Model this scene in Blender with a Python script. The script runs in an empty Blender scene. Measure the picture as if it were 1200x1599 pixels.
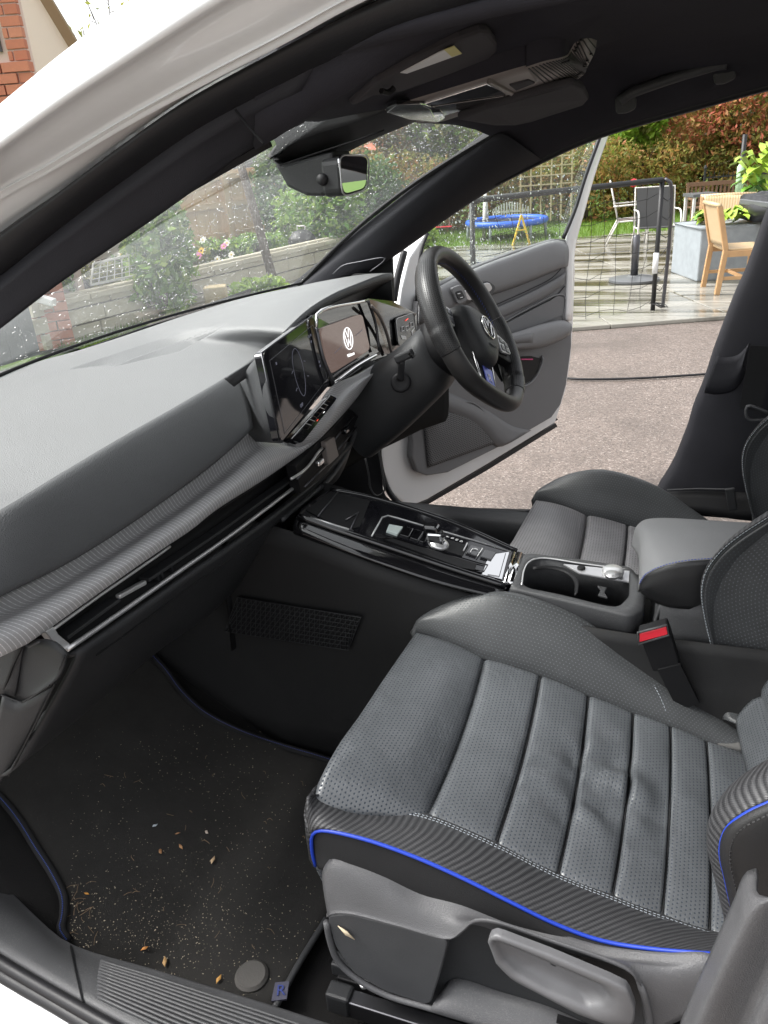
import bpy, bmesh, math, random
import numpy as np
from mathutils import Vector, Matrix, noise as mnoise

# ------------------------------------------------------------------ camera, sky, sun, exposure
scene = bpy.context.scene
CAM = np.array([.390, -1.198, 1.298]); YAW, PIT, ROL, FPX = 21.569, -24.713, -4.315, 1220.35
_y, _p, _r = np.radians([YAW, PIT, ROL])
FW = np.array([-np.sin(_y)*np.cos(_p), np.cos(_y)*np.cos(_p), np.sin(_p)])
RT = np.array([np.cos(_y), np.sin(_y), 0.]); UP = np.cross(RT, FW)
RT, UP = np.cos(_r)*RT+np.sin(_r)*UP, -np.sin(_r)*RT+np.cos(_r)*UP
cd = bpy.data.cameras.new('camera'); cam = bpy.data.objects.new('camera', cd)
scene.collection.objects.link(cam); scene.camera = cam
mw = Matrix.Identity(4)
for i in range(3):
    mw[i][0] = RT[i]; mw[i][1] = UP[i]; mw[i][2] = -FW[i]; mw[i][3] = CAM[i]
cam.matrix_world = mw
cd.sensor_fit = 'VERTICAL'; cd.sensor_height = 36; cd.lens = FPX/1599*36
cd.clip_start = .02; cd.clip_end = 2000

SUN_EL, SUN_AZ = 52, 258       # soft high daylight behind thin cloud
w = bpy.data.worlds.new('World'); scene.world = w; w.use_nodes = True
nt = w.node_tree; bg = nt.nodes['Background']
sky = nt.nodes.new('ShaderNodeTexSky'); sky.sky_type = 'NISHITA'; sky.sun_disc = False
sky.sun_elevation = math.radians(SUN_EL); sky.sun_rotation = math.radians(SUN_AZ)
sky.air_density = 1.0; sky.dust_density = 4.0
hs = nt.nodes.new('ShaderNodeHueSaturation'); hs.inputs['Saturation'].default_value = .12
hs.inputs['Value'].default_value = 1.0
nt.links.new(sky.outputs[0], hs.inputs['Color']); nt.links.new(hs.outputs[0], bg.inputs[0])
bg.inputs[1].default_value = .15
sd = bpy.data.lights.new('sun', 'SUN'); sd.energy = 1.35; sd.angle = math.radians(20); sd.color = (1, .97, .92)
so = bpy.data.objects.new('sun', sd); scene.collection.objects.link(so)
_az = math.radians(SUN_AZ); _el = math.radians(SUN_EL)
sdir = Vector((math.sin(_az)*math.cos(_el), math.cos(_az)*math.cos(_el), math.sin(_el)))
so.rotation_euler = sdir.to_track_quat('Z', 'Y').to_euler(); so.location = sdir*30
vs = scene.view_settings; vs.view_transform = 'Standard'; vs.look = 'None'; vs.exposure = 1.45; vs.gamma = 1
vs.use_curve_mapping = False

# ------------------------------------------------------------------ helpers
rng = np.random.default_rng(7); random.seed(7)
V = lambda *a: np.array(a, float)
def at(px, py, n, d):
    v = FW+RT*(px-600)/FPX-UP*(py-799.5)/FPX
    n = np.array(n, float); return CAM+v*(d-n@CAM)/(n@v)
def X(px, py, x): return at(px, py, (1, 0, 0), x)
def Y(px, py, y): return at(px, py, (0, 1, 0), y)
def Z(px, py, z): return at(px, py, (0, 0, 1), z)
def Ys(pts, y): return [Y(a, b, y) for a, b in pts]
def Zs(pts, z): return [Z(a, b, z) for a, b in pts]
def Xs(pts, x): return [X(a, b, x) for a, b in pts]
def pj(P):
    d = np.asarray(P)-CAM; q = d@FW
    return 600+FPX*(d@RT)/q, 799.5-FPX*(d@UP)/q
def nrm(v): v = np.asarray(v, float); return v/np.linalg.norm(v)
def cr(pts, n, sharp=False, closed=False):
    """resample a polyline to n points evenly by length, smoothly (Catmull-Rom) or straight"""
    P = np.array(pts, float)
    if closed: P = np.vstack([P, P[:1]])
    if len(P) == 1: return np.repeat(P, n, 0)
    if not sharp and len(P) > 2:
        Q = []
        m = len(P)
        for i in range(m-1):
            p1, p2 = P[i], P[i+1]
            if closed: p0, p3 = P[(i-1) % (m-1)], P[(i+2) % (m-1)]
            else:
                p0 = P[i-1] if i > 0 else 2*p1-p2
                p3 = P[i+2] if i+2 < m else 2*p2-p1
            d1 = max(np.linalg.norm(p1-p0), 1e-6)**.5; d2 = max(np.linalg.norm(p2-p1), 1e-6)**.5; d3 = max(np.linalg.norm(p3-p2), 1e-6)**.5
            m1 = d2*((p1-p0)/d1-(p2-p0)/(d1+d2)+(p2-p1)/d2); m2 = d2*((p2-p1)/d2-(p3-p1)/(d2+d3)+(p3-p2)/d3)
            t = np.linspace(0, 1, 16, endpoint=False)[:, None]
            Q.append((2*t**3-3*t**2+1)*p1+(t**3-2*t**2+t)*m1+(-2*t**3+3*t**2)*p2+(t**3-t**2)*m2)
        Q.append(P[-1:]); P = np.vstack(Q)
    L = np.concatenate([[0], np.cumsum(np.linalg.norm(np.diff(P, axis=0), axis=1))])
    s = np.linspace(0, L[-1], n+1)[:-1] if closed else np.linspace(0, L[-1], n)
    return np.stack([np.interp(s, L, P[:, k]) for k in range(3)], 1)
COL = scene.collection
def tag(o, label=None, cat=None, group=None, kind=None):
    if label: o['label'] = label
    if cat: o['category'] = cat
    if group: o['group'] = group
    if kind: o['kind'] = kind
    return o
def empty(name, loc, label, cat, group=None, rz=0):
    o = bpy.data.objects.new(name, None); COL.objects.link(o); o.location = loc; o.rotation_euler = (0, 0, rz)
    o.empty_display_size = .1
    return tag(o, label, cat, group)
def mesh(name, verts, faces, mat, parent=None, uv=None, smooth=True, label=None, kind=None, solid=0, bevel=0, face_cam=False, sub=0):
    me = bpy.data.meshes.new(name)
    me.from_pydata([tuple(v) for v in verts], [], [tuple(f) for f in faces])
    if uv is not None:
        l = me.uv_layers.new(name='UVMap')
        idx = np.empty(len(me.loops), int); me.loops.foreach_get('vertex_index', idx)
        l.data.foreach_set('uv', np.asarray(uv, 'f')[idx].ravel())
    me.update()
    if face_cam and len(me.polygons):
        s = 0
        for p in me.polygons: s += p.area*(Vector(CAM)-p.center).normalized().dot(p.normal)
        if s < 0: me.flip_normals()
    me.polygons.foreach_set('use_smooth', [smooth]*len(me.polygons))
    for m in (mat if isinstance(mat, (list, tuple)) else [mat]): me.materials.append(m)
    o = bpy.data.objects.new(name, me); COL.objects.link(o)
    if solid:
        q = o.modifiers.new('solid', 'SOLIDIFY'); q.thickness = solid; q.offset = -1
    if bevel:
        q = o.modifiers.new('bevel', 'BEVEL'); q.width = bevel; q.segments = 2; q.limit_method = 'ANGLE'; q.angle_limit = math.radians(35)
        q.harden_normals = False
    if sub:
        q = o.modifiers.new('sub', 'SUBSURF'); q.levels = sub; q.render_levels = sub
    if parent: o.parent = parent
    if label: o['label'] = label
    if kind: o['kind'] = kind
    return o
def loft(name, rows, mat, parent=None, nu=40, nv=4, sharp=False, sharpu=False, solid=.004, uvs=1.0, label=None, fn=None, kind=None, closeu=False, flip=None):
    """sheet through several curves; nv = spans between neighbouring curves (sharp = creased)"""
    R = np.array([cr(r, nu, sharpu, closed=closeu) for r in rows])
    m = len(R)
    if m > 1:
        cols = []
        t = np.linspace(0, m-1, (m-1)*nv+1)
        if sharp or m == 2:
            G = np.empty((len(t), nu, 3))
            for i, s in enumerate(t):
                k = min(int(s), m-2); f = s-k; G[i] = R[k]*(1-f)+R[k+1]*f
        else:
            G = np.empty((len(t), nu, 3))
            for i, s in enumerate(t):
                k = min(int(s), m-2); f = s-k
                p1, p2 = R[k], R[k+1]; p0 = R[k-1] if k > 0 else 2*p1-p2; p3 = R[k+2] if k+2 < m else 2*p2-p1
                G[i] = .5*((2*p1)+(-p0+p2)*f+(2*p0-5*p1+4*p2-p3)*f*f+(-p0+3*p1-3*p2+p3)*f**3)
    else: G = R
    if fn is not None: G = fn(G)
    return grid(name, G, mat, parent, solid, uvs, label, kind, closeu)
def grid(name, G, mat, parent=None, solid=.004, uvs=1.0, label=None, kind=None, closeu=False, face_cam=True):
    nv_, nu_ = G.shape[:2]
    mu = G[nv_//2]; u = np.concatenate([[0], np.cumsum(np.linalg.norm(np.diff(mu, axis=0), axis=1))])
    mv = G[:, nu_//2]; v = np.concatenate([[0], np.cumsum(np.linalg.norm(np.diff(mv, axis=0), axis=1))])
    uv = np.stack(np.broadcast_arrays(u[None, :], v[:, None]), -1).reshape(-1, 2)*uvs
    F = []
    for j in range(nv_-1):
        for i in range(nu_ if closeu else nu_-1):
            i2 = (i+1) % nu_
            F.append((j*nu_+i, j*nu_+i2, (j+1)*nu_+i2, (j+1)*nu_+i))
    return mesh(name, G.reshape(-1, 3), F, mat, parent, uv, solid=solid, label=label, face_cam=face_cam, kind=kind)
def tube_data(path, r, k=8, closed=False, caps=True, squash=None):
    P = np.array(path, float); n = len(P)
    r = np.broadcast_to(np.array(r, float), (n,))
    T = np.roll(P, -1, 0)-np.roll(P, 1, 0) if closed else np.gradient(P, axis=0)
    T /= np.maximum(np.linalg.norm(T, axis=1, keepdims=True), 1e-9)
    ref = np.array([0, 0, 1.]) if abs(T[0][2]) < .9 else np.array([1., 0, 0])
    nn = nrm(np.cross(T[0], ref)); Vv = []
    L = np.concatenate([[0], np.cumsum(np.linalg.norm(np.diff(P, axis=0), axis=1))]); UVc = []
    for i in range(n):
        nn = nn-T[i]*(nn@T[i]); nn = nrm(nn); b = np.cross(T[i], nn)
        for j in range(k):
            a = 2*math.pi*j/k
            Vv.append(P[i]+r[i]*(math.cos(a)*nn+math.sin(a)*b)); UVc.append((L[i], j/k*2*math.pi*r[i]))
    F = []
    for i in range(n if closed else n-1):
        for j in range(k):
            i2 = (i+1) % n; j2 = (j+1) % k
            F.append((i*k+j, i*k+j2, i2*k+j2, i2*k+j))
    if caps and not closed:
        F.append(tuple(range(k-1, -1, -1))); F.append(tuple((n-1)*k+j for j in range(k)))
    return Vv, F, UVc
class MB:
    """collects shapes into one mesh"""
    def __init__(s): s.v = []; s.f = []; s.uv = []
    def add(s, v, f, uv=None):
        o = len(s.v); s.v += [tuple(p) for p in v]; s.f += [tuple(i+o for i in q) for q in f]
        s.uv += list(uv) if uv is not None else [(p[0], p[1]) for p in v]; return s
    def tube(s, path, r, k=8, closed=False, caps=True): return s.add(*tube_data(path, r, k, closed, caps))
    def bar(s, a, b, r, k=8): return s.tube([a, b], r, k)
    def box(s, c, sx, sy, sz, R=None):
        c = np.asarray(c, float); R = np.eye(3) if R is None else R
        v = [c+R@np.array([x*sx/2, y*sy/2, z*sz/2]) for x in (-1, 1) for y in (-1, 1) for z in (-1, 1)]
        return s.add(v, [(0, 1, 3, 2), (4, 6, 7, 5), (0, 4, 5, 1), (2, 3, 7, 6), (0, 2, 6, 4), (1, 5, 7, 3)])
    def beam(s, a, b, w_, h, up=(0, 0, 1)):
        a = np.asarray(a, float); b = np.asarray(b, float); t = nrm(b-a)
        if abs(t@np.asarray(up)) > .98: up = (1, 0, 0)
        sd_ = nrm(np.cross(t, up)); u = np.cross(sd_, t)
        return s.box((a+b)/2, np.linalg.norm(b-a), w_, h, np.stack([t, sd_, u], 1))
    def prism(s, pts, vec):
        n = len(pts); vec = np.asarray(vec, float); P = np.asarray(pts, float)
        v = list(P)+list(P+vec)
        return s.add(v, [tuple(range(n))[::-1], tuple(range(n, 2*n))]+[(i, (i+1) % n, n+(i+1) % n, n+i) for i in range(n)])
    def lathe(s, prof, c, k=20, axis=None):
        c = np.asarray(c, float); ax = nrm(axis if axis is not None else (0, 0, 1))
        e1 = nrm(np.cross(ax, (1, 0, 0) if abs(ax[0]) < .9 else (0, 1, 0))); e2 = np.cross(ax, e1)
        v = []; f = []
        for r, h in prof:
            for j in range(k):
                a = 2*math.pi*j/k; v.append(c+ax*h+r*(math.cos(a)*e1+math.sin(a)*e2))
        for i in range(len(prof)-1):
            for j in range(k): f.append((i*k+j, i*k+(j+1) % k, (i+1)*k+(j+1) % k, (i+1)*k+j))
        f.append(tuple(range(k))[::-1]); f.append(tuple((len(prof)-1)*k+j for j in range(k)))
        return s.add(v, f)
    def build(s, name, mat, parent=None, smooth=False, bevel=0, label=None, kind=None, sub=0):
        o = mesh(name, s.v, s.f, mat, parent, s.uv, smooth=smooth, bevel=bevel, label=label, kind=kind, sub=sub)
        bm = bmesh.new(); bm.from_mesh(o.data); bmesh.ops.recalc_face_normals(bm, faces=bm.faces); bm.to_mesh(o.data); bm.free()
        return o
def smooth_by_angle(o, deg=35):
    o.data.polygons.foreach_set('use_smooth', [True]*len(o.data.polygons))
    o.data.set_sharp_from_angle(angle=math.radians(deg)); return o
def poly(name, pts, mat, parent=None, depth=.004, bevel=0, label=None, kind=None, away=None):
    """flat-ish outline (3D points) given thickness away from the viewer side"""
    P = np.array(pts, float)
    n = np.zeros(3)
    for i in range(len(P)): n += np.cross(P[i]-P[0], P[(i+1) % len(P)]-P[0])
    n = nrm(n)
    if n@(CAM-P.mean(0)) < 0: n = -n
    if away is not None: n = -nrm(away)
    return MB().prism(P, -n*depth).build(name, mat, parent, bevel=bevel, label=label, kind=kind)
def rounded(pts, r=.25, k=5):
    """round the corners of a closed outline"""
    P = np.array(pts, float); n = len(P); out = []
    for i in range(n):
        a, b, c = P[i-1], P[i], P[(i+1) % n]
        rr = r if np.isscalar(r) else r[i]
        p = b+(a-b)*rr; q = b+(c-b)*rr
        for t in np.linspace(0, 1, k): out.append((1-t)**2*p+2*t*(1-t)*b+t*t*q)
    return out
def quadpt(q, u, v):
    """bilinear point in quad tl,tr,br,bl"""
    tl, tr, br, bl = [np.asarray(p, float) for p in q]
    return (tl*(1-u)+tr*u)*(1-v)+(bl*(1-u)+br*u)*v
def text3d(body, o, ex, ey, size, mat, parent, name='lettering', depth=.0004, align='CENTER'):
    c = bpy.data.curves.new(name, 'FONT'); c.body = body; c.size = size; c.extrude = depth; c.align_x = align; c.align_y = 'CENTER'
    t = bpy.data.objects.new(name, c); COL.objects.link(t)
    dg = bpy.context.evaluated_depsgraph_get(); me = bpy.data.meshes.new_from_object(t.evaluated_get(dg))
    bpy.data.objects.remove(t); bpy.data.curves.remove(c)
    ex = nrm(ex); ez = nrm(np.cross(ex, ey)); ey = np.cross(ez, ex)
    M = Matrix.Identity(4)
    for i in range(3): M[i][0], M[i][1], M[i][2], M[i][3] = ex[i], ey[i], ez[i], o[i]
    me.transform(M); me.materials.clear(); me.materials.append(mat)
    ob = bpy.data.objects.new(name, me); COL.objects.link(ob)
    if parent: ob.parent = parent
    return ob
def copy_tree(o, parent=None, shift=None):
    c = o.copy(); COL.objects.link(c)
    if parent is not None: c.parent = parent
    if shift is not None: c.location = Vector(c.location)+Vector(shift)
    for ch in list(o.children): copy_tree(ch, c)
    return c

# ------------------------------------------------------------------ materials
class NT:
    def __init__(s, m): s.t = m.node_tree; s.n = s.t.nodes; s.l = s.t.links
    def new(s, typ, **k):
        n = s.n.new(typ)
        for a, b in k.items(): setattr(n, a, b)
        return n
    def link(s, a, b): s.l.new(a, b)
    def m(s, op, a, b=None, c=None, clamp=False):
        n = s.new('ShaderNodeMath', operation=op, use_clamp=clamp)
        for i, q in enumerate((a, b, c)):
            if q is None: continue
            if isinstance(q, (int, float)): n.inputs[i].default_value = q
            else: s.link(q, n.inputs[i])
        return n.outputs[0]
    def mix(s, f, a, b):
        n = s.new('ShaderNodeMix', data_type='RGBA')
        for i, q in ((0, f), (6, a), (7, b)):
            if isinstance(q, (int, float)): n.inputs[i].default_value = q
            elif isinstance(q, (tuple, list)): n.inputs[i].default_value = (*q[:3], 1)
            else: s.link(q, n.inputs[i])
        return n.outputs[2]
    def noise(s, scale, detail=3, rough=.6, vec=None, dist=0, out=0):
        n = s.new('ShaderNodeTexNoise'); n.inputs['Scale'].default_value = scale; n.inputs['Detail'].default_value = detail
        n.inputs['Roughness'].default_value = rough; n.inputs['Distortion'].default_value = dist
        if vec is not None: s.link(vec, n.inputs['Vector'])
        return n.outputs[out]
    def vor(s, scale, vec=None, feature='F1', out='Distance', rand=1):
        n = s.new('ShaderNodeTexVoronoi', feature=feature); n.inputs['Scale'].default_value = scale; n.inputs['Randomness'].default_value = rand
        if vec is not None: s.link(vec, n.inputs['Vector'])
        return n.outputs[out]
    def ramp(s, f, stops):
        n = s.new('ShaderNodeValToRGB'); e = n.color_ramp.elements
        while len(e) < len(stops): e.new(.5)
        for i, (p, c) in enumerate(stops):
            e[i].position = p; e[i].color = (*c, 1) if len(c) == 3 else c
        s.link(f, n.inputs[0]); return n.outputs[0]
    def bump(s, h, strength=.3, dist=.001, normal=None):
        n = s.new('ShaderNodeBump'); n.inputs['Strength'].default_value = strength; n.inputs['Distance'].default_value = dist
        s.link(h, n.inputs['Height'])
        if normal is not None: s.link(normal, n.inputs['Normal'])
        return n.outputs[0]
    def obj(s): return s.new('ShaderNodeTexCoord').outputs['Object']
    def uv(s):
        n = s.new('ShaderNodeTexCoord'); q = s.new('ShaderNodeSeparateXYZ'); s.link(n.outputs['UV'], q.inputs[0]); return q.outputs[0], q.outputs[1]
    def geo(s): return s.new('ShaderNodeNewGeometry').outputs['Position']
def base(name, col, rough=.5, metal=0, spec=.5, coat=0, sheen=0, emit=None, es=1):
    m = bpy.data.materials.new(name); m.use_nodes = True; b = m.node_tree.nodes['Principled BSDF']
    b.inputs['Base Color'].default_value = (*col, 1); b.inputs['Roughness'].default_value = rough
    b.inputs['Metallic'].default_value = metal; b.inputs['Specular IOR Level'].default_value = spec
    b.inputs['Coat Weight'].default_value = coat; b.inputs['Coat Roughness'].default_value = .05
    b.inputs['Sheen Weight'].default_value = sheen
    if emit: b.inputs['Emission Color'].default_value = (*emit, 1); b.inputs['Emission Strength'].default_value = es
    return m, NT(m), b
def grained(name, col, rough=.55, grain=900, strength=.25, spec=.4, dist=.0006, var=.25, dust=0):
    """moulded plastic with a leather-like grain and slight unevenness"""
    m, n, b = base(name, col, rough, spec=spec)
    g = n.vor(grain, n.geo()); n.link(n.bump(g, strength, dist), b.inputs['Normal'])
    f = n.noise(14, 4, .6, n.geo()); fine = n.noise(500, 2, .6, n.geo())
    c2 = n.mix(f, tuple(c*(1-var) for c in col), tuple(c*(1+var) for c in col))
    if dust:
        d = n.m('MULTIPLY', n.m('SUBTRACT', fine, .52, clamp=True), dust); d = n.m('MULTIPLY', d, n.m('SUBTRACT', n.noise(9, 4, .7, n.geo()), .35, clamp=True))
        c2 = n.mix(d, c2, (.3, .29, .27))
    n.link(c2, b.inputs['Base Color'])
    n.link(n.m('MULTIPLY_ADD', f, .2, rough-.1), b.inputs['Roughness'])
    return m
def perforated(name, col, dot, step=.006, rad=.17, rough=.4, spec=.5, wr=.25, sp=.006):
    m, n, b = base(name, col, rough, spec=spec)
    u, v = n.uv()
    su = n.m('DIVIDE', u, step); sv = n.m('DIVIDE', v, step*.87)
    row = n.m('FLOOR', sv); off = n.m('MULTIPLY', n.m('MODULO', row, 2), .5)
    fu = n.m('SUBTRACT', n.m('FRACT', n.m('ADD', su, off)), .5); fv = n.m('SUBTRACT', n.m('FRACT', sv), .5)
    d = n.m('SQRT', n.m('ADD', n.m('MULTIPLY', fu, fu), n.m('MULTIPLY', fv, fv)))
    hole = n.m('SUBTRACT', 1, n.m('DIVIDE', n.m('SUBTRACT', d, rad*.75), rad*.6, clamp=True), clamp=True)
    f = n.noise(22, 4, .6, n.geo())
    c = n.mix(f, tuple(x*.75 for x in col), tuple(x*1.25 for x in col))
    n.link(n.mix(hole, c, dot), b.inputs['Base Color'])
    n.link(n.m('MULTIPLY_ADD', hole, .4, rough), b.inputs['Roughness'])
    n.link(n.m('MULTIPLY', n.m('SUBTRACT', 1, n.m('MULTIPLY', hole, .8)), spec), b.inputs['Specular IOR Level'])
    g = n.vor(700, n.geo()); nb = n.bump(g, .12, .0004)
    nb = n.bump(n.m('SUBTRACT', 1, hole), .5, .0008, nb)
    nb = n.bump(n.noise(28, 3, .55, n.geo(), .6), wr, sp, nb)
    n.link(nb, b.inputs['Normal']); return m
def ribbed(name, ca, cb, step=.009, slope=.55, rough=.42):
    m, n, b = base(name, ca, rough)
    u, v = n.uv()
    ph = n.m('MULTIPLY', n.m('ADD', u, n.m('MULTIPLY', v, slope)), 2*math.pi/step)
    wv = n.m('MULTIPLY_ADD', n.m('SINE', ph), .5, .5)
    fine = n.m('MULTIPLY_ADD', n.m('SINE', n.m('MULTIPLY', n.m('SUBTRACT', n.m('MULTIPLY', u, slope), v), 2*math.pi/.0035)), .5, .5)
    h = n.m('MULTIPLY_ADD', fine, .25, wv)
    n.link(n.mix(n.m('MULTIPLY', h, .8), ca, cb), b.inputs['Base Color'])
    nb = n.bump(n.noise(24, 3, .5, n.geo()), .2, .005)
    n.link(n.bump(h, .6, .0012, nb), b.inputs['Normal']); return m
def glass(name, tint=(1, 1, 1), haze=.03, ior=1.45):
    m = bpy.data.materials.new(name); m.use_nodes = True; n = NT(m); n.n.remove(n.n['Principled BSDF'])
    o = n.n['Material Output']; tr = n.new('ShaderNodeBsdfTransparent'); tr.inputs[0].default_value = (*tint, 1)
    gl = n.new('ShaderNodeBsdfGlossy'); gl.inputs['Roughness'].default_value = .02
    fr = n.new('ShaderNodeFresnel'); bf = n.new('ShaderNodeNewGeometry').outputs['Backfacing']
    n.link(n.m('MULTIPLY_ADD', bf, 1/ior-ior, ior), fr.inputs[0])      # a thin pane reflects alike from both sides
    mx = n.new('ShaderNodeMixShader'); n.link(fr.outputs[0], mx.inputs[0]); n.link(tr.outputs[0], mx.inputs[1]); n.link(gl.outputs[0], mx.inputs[2])
    df = n.new('ShaderNodeBsdfTranslucent'); df.inputs[0].default_value = (.9, .93, .95, 1)
    m2 = n.new('ShaderNodeMixShader')
    f = n.m('MULTIPLY', n.noise(7, 4, .65, n.geo()), haze*2); n.link(f, m2.inputs[0])
    n.link(mx.outputs[0], m2.inputs[1]); n.link(df.outputs[0], m2.inputs[2]); n.link(m2.outputs[0], o.inputs[0]); return m
def foliage(name, cols, rough=.6, trans=.42):
    m, n, b = base(name, cols[0], rough, spec=.3)
    oi = n.new('ShaderNodeNewGeometry').outputs['Random Per Island']
    k = len(cols); st = [(i/max(k-1, 1), c) for i, c in enumerate(cols)]
    c = n.ramp(oi, st); n.link(c, b.inputs['Base Color'])
    tl = n.new('ShaderNodeBsdfTranslucent'); n.link(n.mix(.25, c, (.55, .55, .12)), tl.inputs[0])
    mx = n.new('ShaderNodeMixShader'); mx.inputs[0].default_value = trans; n.link(b.outputs[0], mx.inputs[1]); n.link(tl.outputs[0], mx.inputs[2])
    n.link(mx.outputs[0], n.n['Material Output'].inputs[0]); return m
M = {}
def setup_materials():
    M['paint'] = base('white_car_paint', (.72, .72, .72), .3, coat=1)[0]
    m, n, b = base('wet_white_paint', (.70, .70, .70), .28, coat=1)
    n.link(n.bump(n.vor(90, n.geo(), 'SMOOTH_F1'), .06, .002), b.inputs['Normal']); M['wetpaint'] = m
    M['rubber'] = grained('black_rubber', (.012, .012, .014), .5, 600, .1)
    M['trim'] = grained('dark_grained_trim', (.016, .016, .02), .55, 900, .3, dust=1.2)
    M['pillar'] = grained('soft_dark_pillar_trim', (.024, .024, .029), .7, 1200, .2, spec=.25)
    M['headliner'] = grained('dark_headliner_cloth', (.034, .033, .040), .9, 1800, .4, spec=.1)
    M['visor'] = grained('grey_visor_cloth', (.06, .057, .062), .85, 1500, .3, spec=.15)
    M['dashtop'] = grained('soft_touch_dash_top', (.178, .181, .183), .5, 700, .55, spec=.5, dist=.0008, var=.06)  # pale tone puts the daylight on the dark dash top into the colour
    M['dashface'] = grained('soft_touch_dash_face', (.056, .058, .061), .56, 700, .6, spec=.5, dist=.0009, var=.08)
    M['plastic'] = grained('charcoal_plastic', (.026, .027, .029), .5, 900, .35, dust=.8)
    M['sideplastic'] = grained('black_console_side', (.013, .013, .0135), .6, 900, .3, spec=.3)
    M['plasticmid'] = grained('grey_plastic', (.05, .051, .054), .5, 900, .35, dust=2.5)
    M['seatplastic'] = grained('scuffed_seat_plastic', (.078, .078, .082), .45, 800, .5, dust=3)
    M['doorgrey'] = grained('grey_door_card', (.155, .154, .158), .62, 900, .25, spec=.35, var=.08)
    M['doorlight'] = grained('light_grey_door_top', (.19, .19, .195), .6, 900, .25, spec=.4, var=.08)
    M['black'] = base('deep_black_plastic', (.006, .006, .007), .6, spec=.3)[0]
    M['matte'] = base('matte_black_lining', (.008, .008, .008), .9, spec=.05)[0]
    M['piano'] = base('gloss_black_panel', (.006, .006, .007), .06, spec=.6, coat=.6)[0]
    m, n, b = base('dusty_gloss_black', (.006, .006, .008), .09, spec=.6)
    d = n.m('MULTIPLY', n.m('SUBTRACT', n.noise(900, 2, .6, n.geo()), .62, clamp=True), 1.6)
    n.link(n.mix(d, (.006, .006, .008), (.4, .4, .42)), b.inputs['Base Color']); n.link(n.m('MULTIPLY_ADD', d, 1.2, .08), b.inputs['Roughness']); M['dusty'] = m
    M['chrome'] = base('satin_chrome', (.72, .72, .72), .33, .75)[0]
    M['brightchrome'] = base('polished_chrome', (.75, .75, .75), .08, 1)[0]
    M['silver'] = base('silver_paint', (.5, .5, .51), .35, .6)[0]
    M['darkmetal'] = base('dark_steel', (.12, .12, .13), .35, .9)[0]
    M['leather'] = perforated('perforated_grey_leather', (.100, .106, .113), (.035, .045, .06), .0060, .19, .29, .75, wr=.3)
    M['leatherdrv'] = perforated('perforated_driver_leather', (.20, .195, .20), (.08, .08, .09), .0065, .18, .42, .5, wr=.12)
    M['leatherdark'] = perforated('perforated_black_leather', (.048, .050, .052), (.13, .14, .15), .0062, .15, .42, .5, wr=.14)
    M['leatherplain'] = grained('smooth_black_leather', (.018, .018, .019), .42, 900, .3, spec=.45)
    M['sidecloth'] = grained('black_side_cloth', (.02, .02, .021), .85, 1500, .5, spec=.15)
    M['carbon'] = ribbed('carbon_look_leather', (.018, .018, .020), (.066, .066, .069))
    M['blue'] = base('blue_piping', (.015, .05, .42), .4)[0]
    M['matblue'] = base('mat_edge_blue_thread', (.03, .07, .30), .6)[0]
    M['bluestitch'] = base('dark_blue_thread', (.03, .05, .22), .6)[0]
    M['thread'] = base('pale_thread', (.3, .33, .36), .7)[0]
    m, n, b = base('carpet', (.008, .008, .009), .95, spec=.05)
    n.link(n.bump(n.noise(900, 2, .7, n.geo()), .8, .003), b.inputs['Normal'])
    f = n.noise(10, 5, .7, n.geo()); n.link(n.mix(f, (.012, .012, .013), (.028, .027, .026)), b.inputs['Base Color']); M['carpet'] = m
    m, n, b = base('mat_pile', (.009, .009, .010), .95, spec=.05)
    n.link(n.bump(n.noise(1100, 2, .7, n.geo()), .8, .003), b.inputs['Normal'])
    f = n.noise(7, 6, .75, n.geo()); s_ = n.noise(420, 2, .6, n.geo())
    sp = n.m('MULTIPLY', n.m('SUBTRACT', s_, .66, clamp=True), n.m('MULTIPLY', n.m('SUBTRACT', f, .4, clamp=True), 14))
    n.link(n.mix(sp, n.mix(f, (.026, .0255, .025), (.062, .060, .057)), (.28, .25, .2)), b.inputs['Base Color']); M['mat'] = m
    # patterned dash trim: rows of pale dots over a fine weave
    m, n, b = base('dotted_dash_trim', (.10, .10, .105), .36)
    u, v = n.uv()
    fu = n.m('ABSOLUTE', n.m('SUBTRACT', n.m('FRACT', n.m('DIVIDE', n.m('ADD', u, n.m('MULTIPLY', v, -.25)), .0068)), .5))
    fv = n.m('ABSOLUTE', n.m('SUBTRACT', n.m('FRACT', n.m('DIVIDE', v, .0034)), .5))
    ln = n.m('SUBTRACT', 1, n.m('DIVIDE', fu, .125), clamp=True); dt = n.m('SUBTRACT', 1, n.m('MULTIPLY', n.m('SUBTRACT', fv, .15, clamp=True), 3.2), clamp=True)
    wv = n.m('MULTIPLY_ADD', n.m('SINE', n.m('MULTIPLY', v, 2*math.pi/.0034)), .5, .5)
    dm = n.m('MULTIPLY', ln, n.m('MULTIPLY_ADD', dt, .45, .55))
    cb = n.mix(n.noise(900, 2, .6, n.geo()), (.32, .32, .325), (.42, .42, .425)); n.link(n.mix(dm, cb, (.85, .85, .87)), b.inputs['Base Color'])
    n.link(n.bump(dm, .3, .0005), b.inputs['Normal']); M['dots'] = m
    M['glass'] = glass('windscreen_glass', (.95, .97, .96), .03)
    M['doorglass'] = glass('door_glass', (.88, .94, .91), .02)
    m, n, b = base('rain_water', (1, 1, 1), .0, spec=.5); b.inputs['Transmission Weight'].default_value = 1; b.inputs['IOR'].default_value = 1.33; M['water'] = m
    M['mirror'] = base('mirror_glass', (.85, .87, .88), .015, 1)[0]
    M['red'] = base('red_button', (.75, .03, .05), .3, emit=(.8, .03, .05), es=.0)[0]
    M['white'] = base('white_print', (.7, .7, .7), .5)[0]
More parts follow.
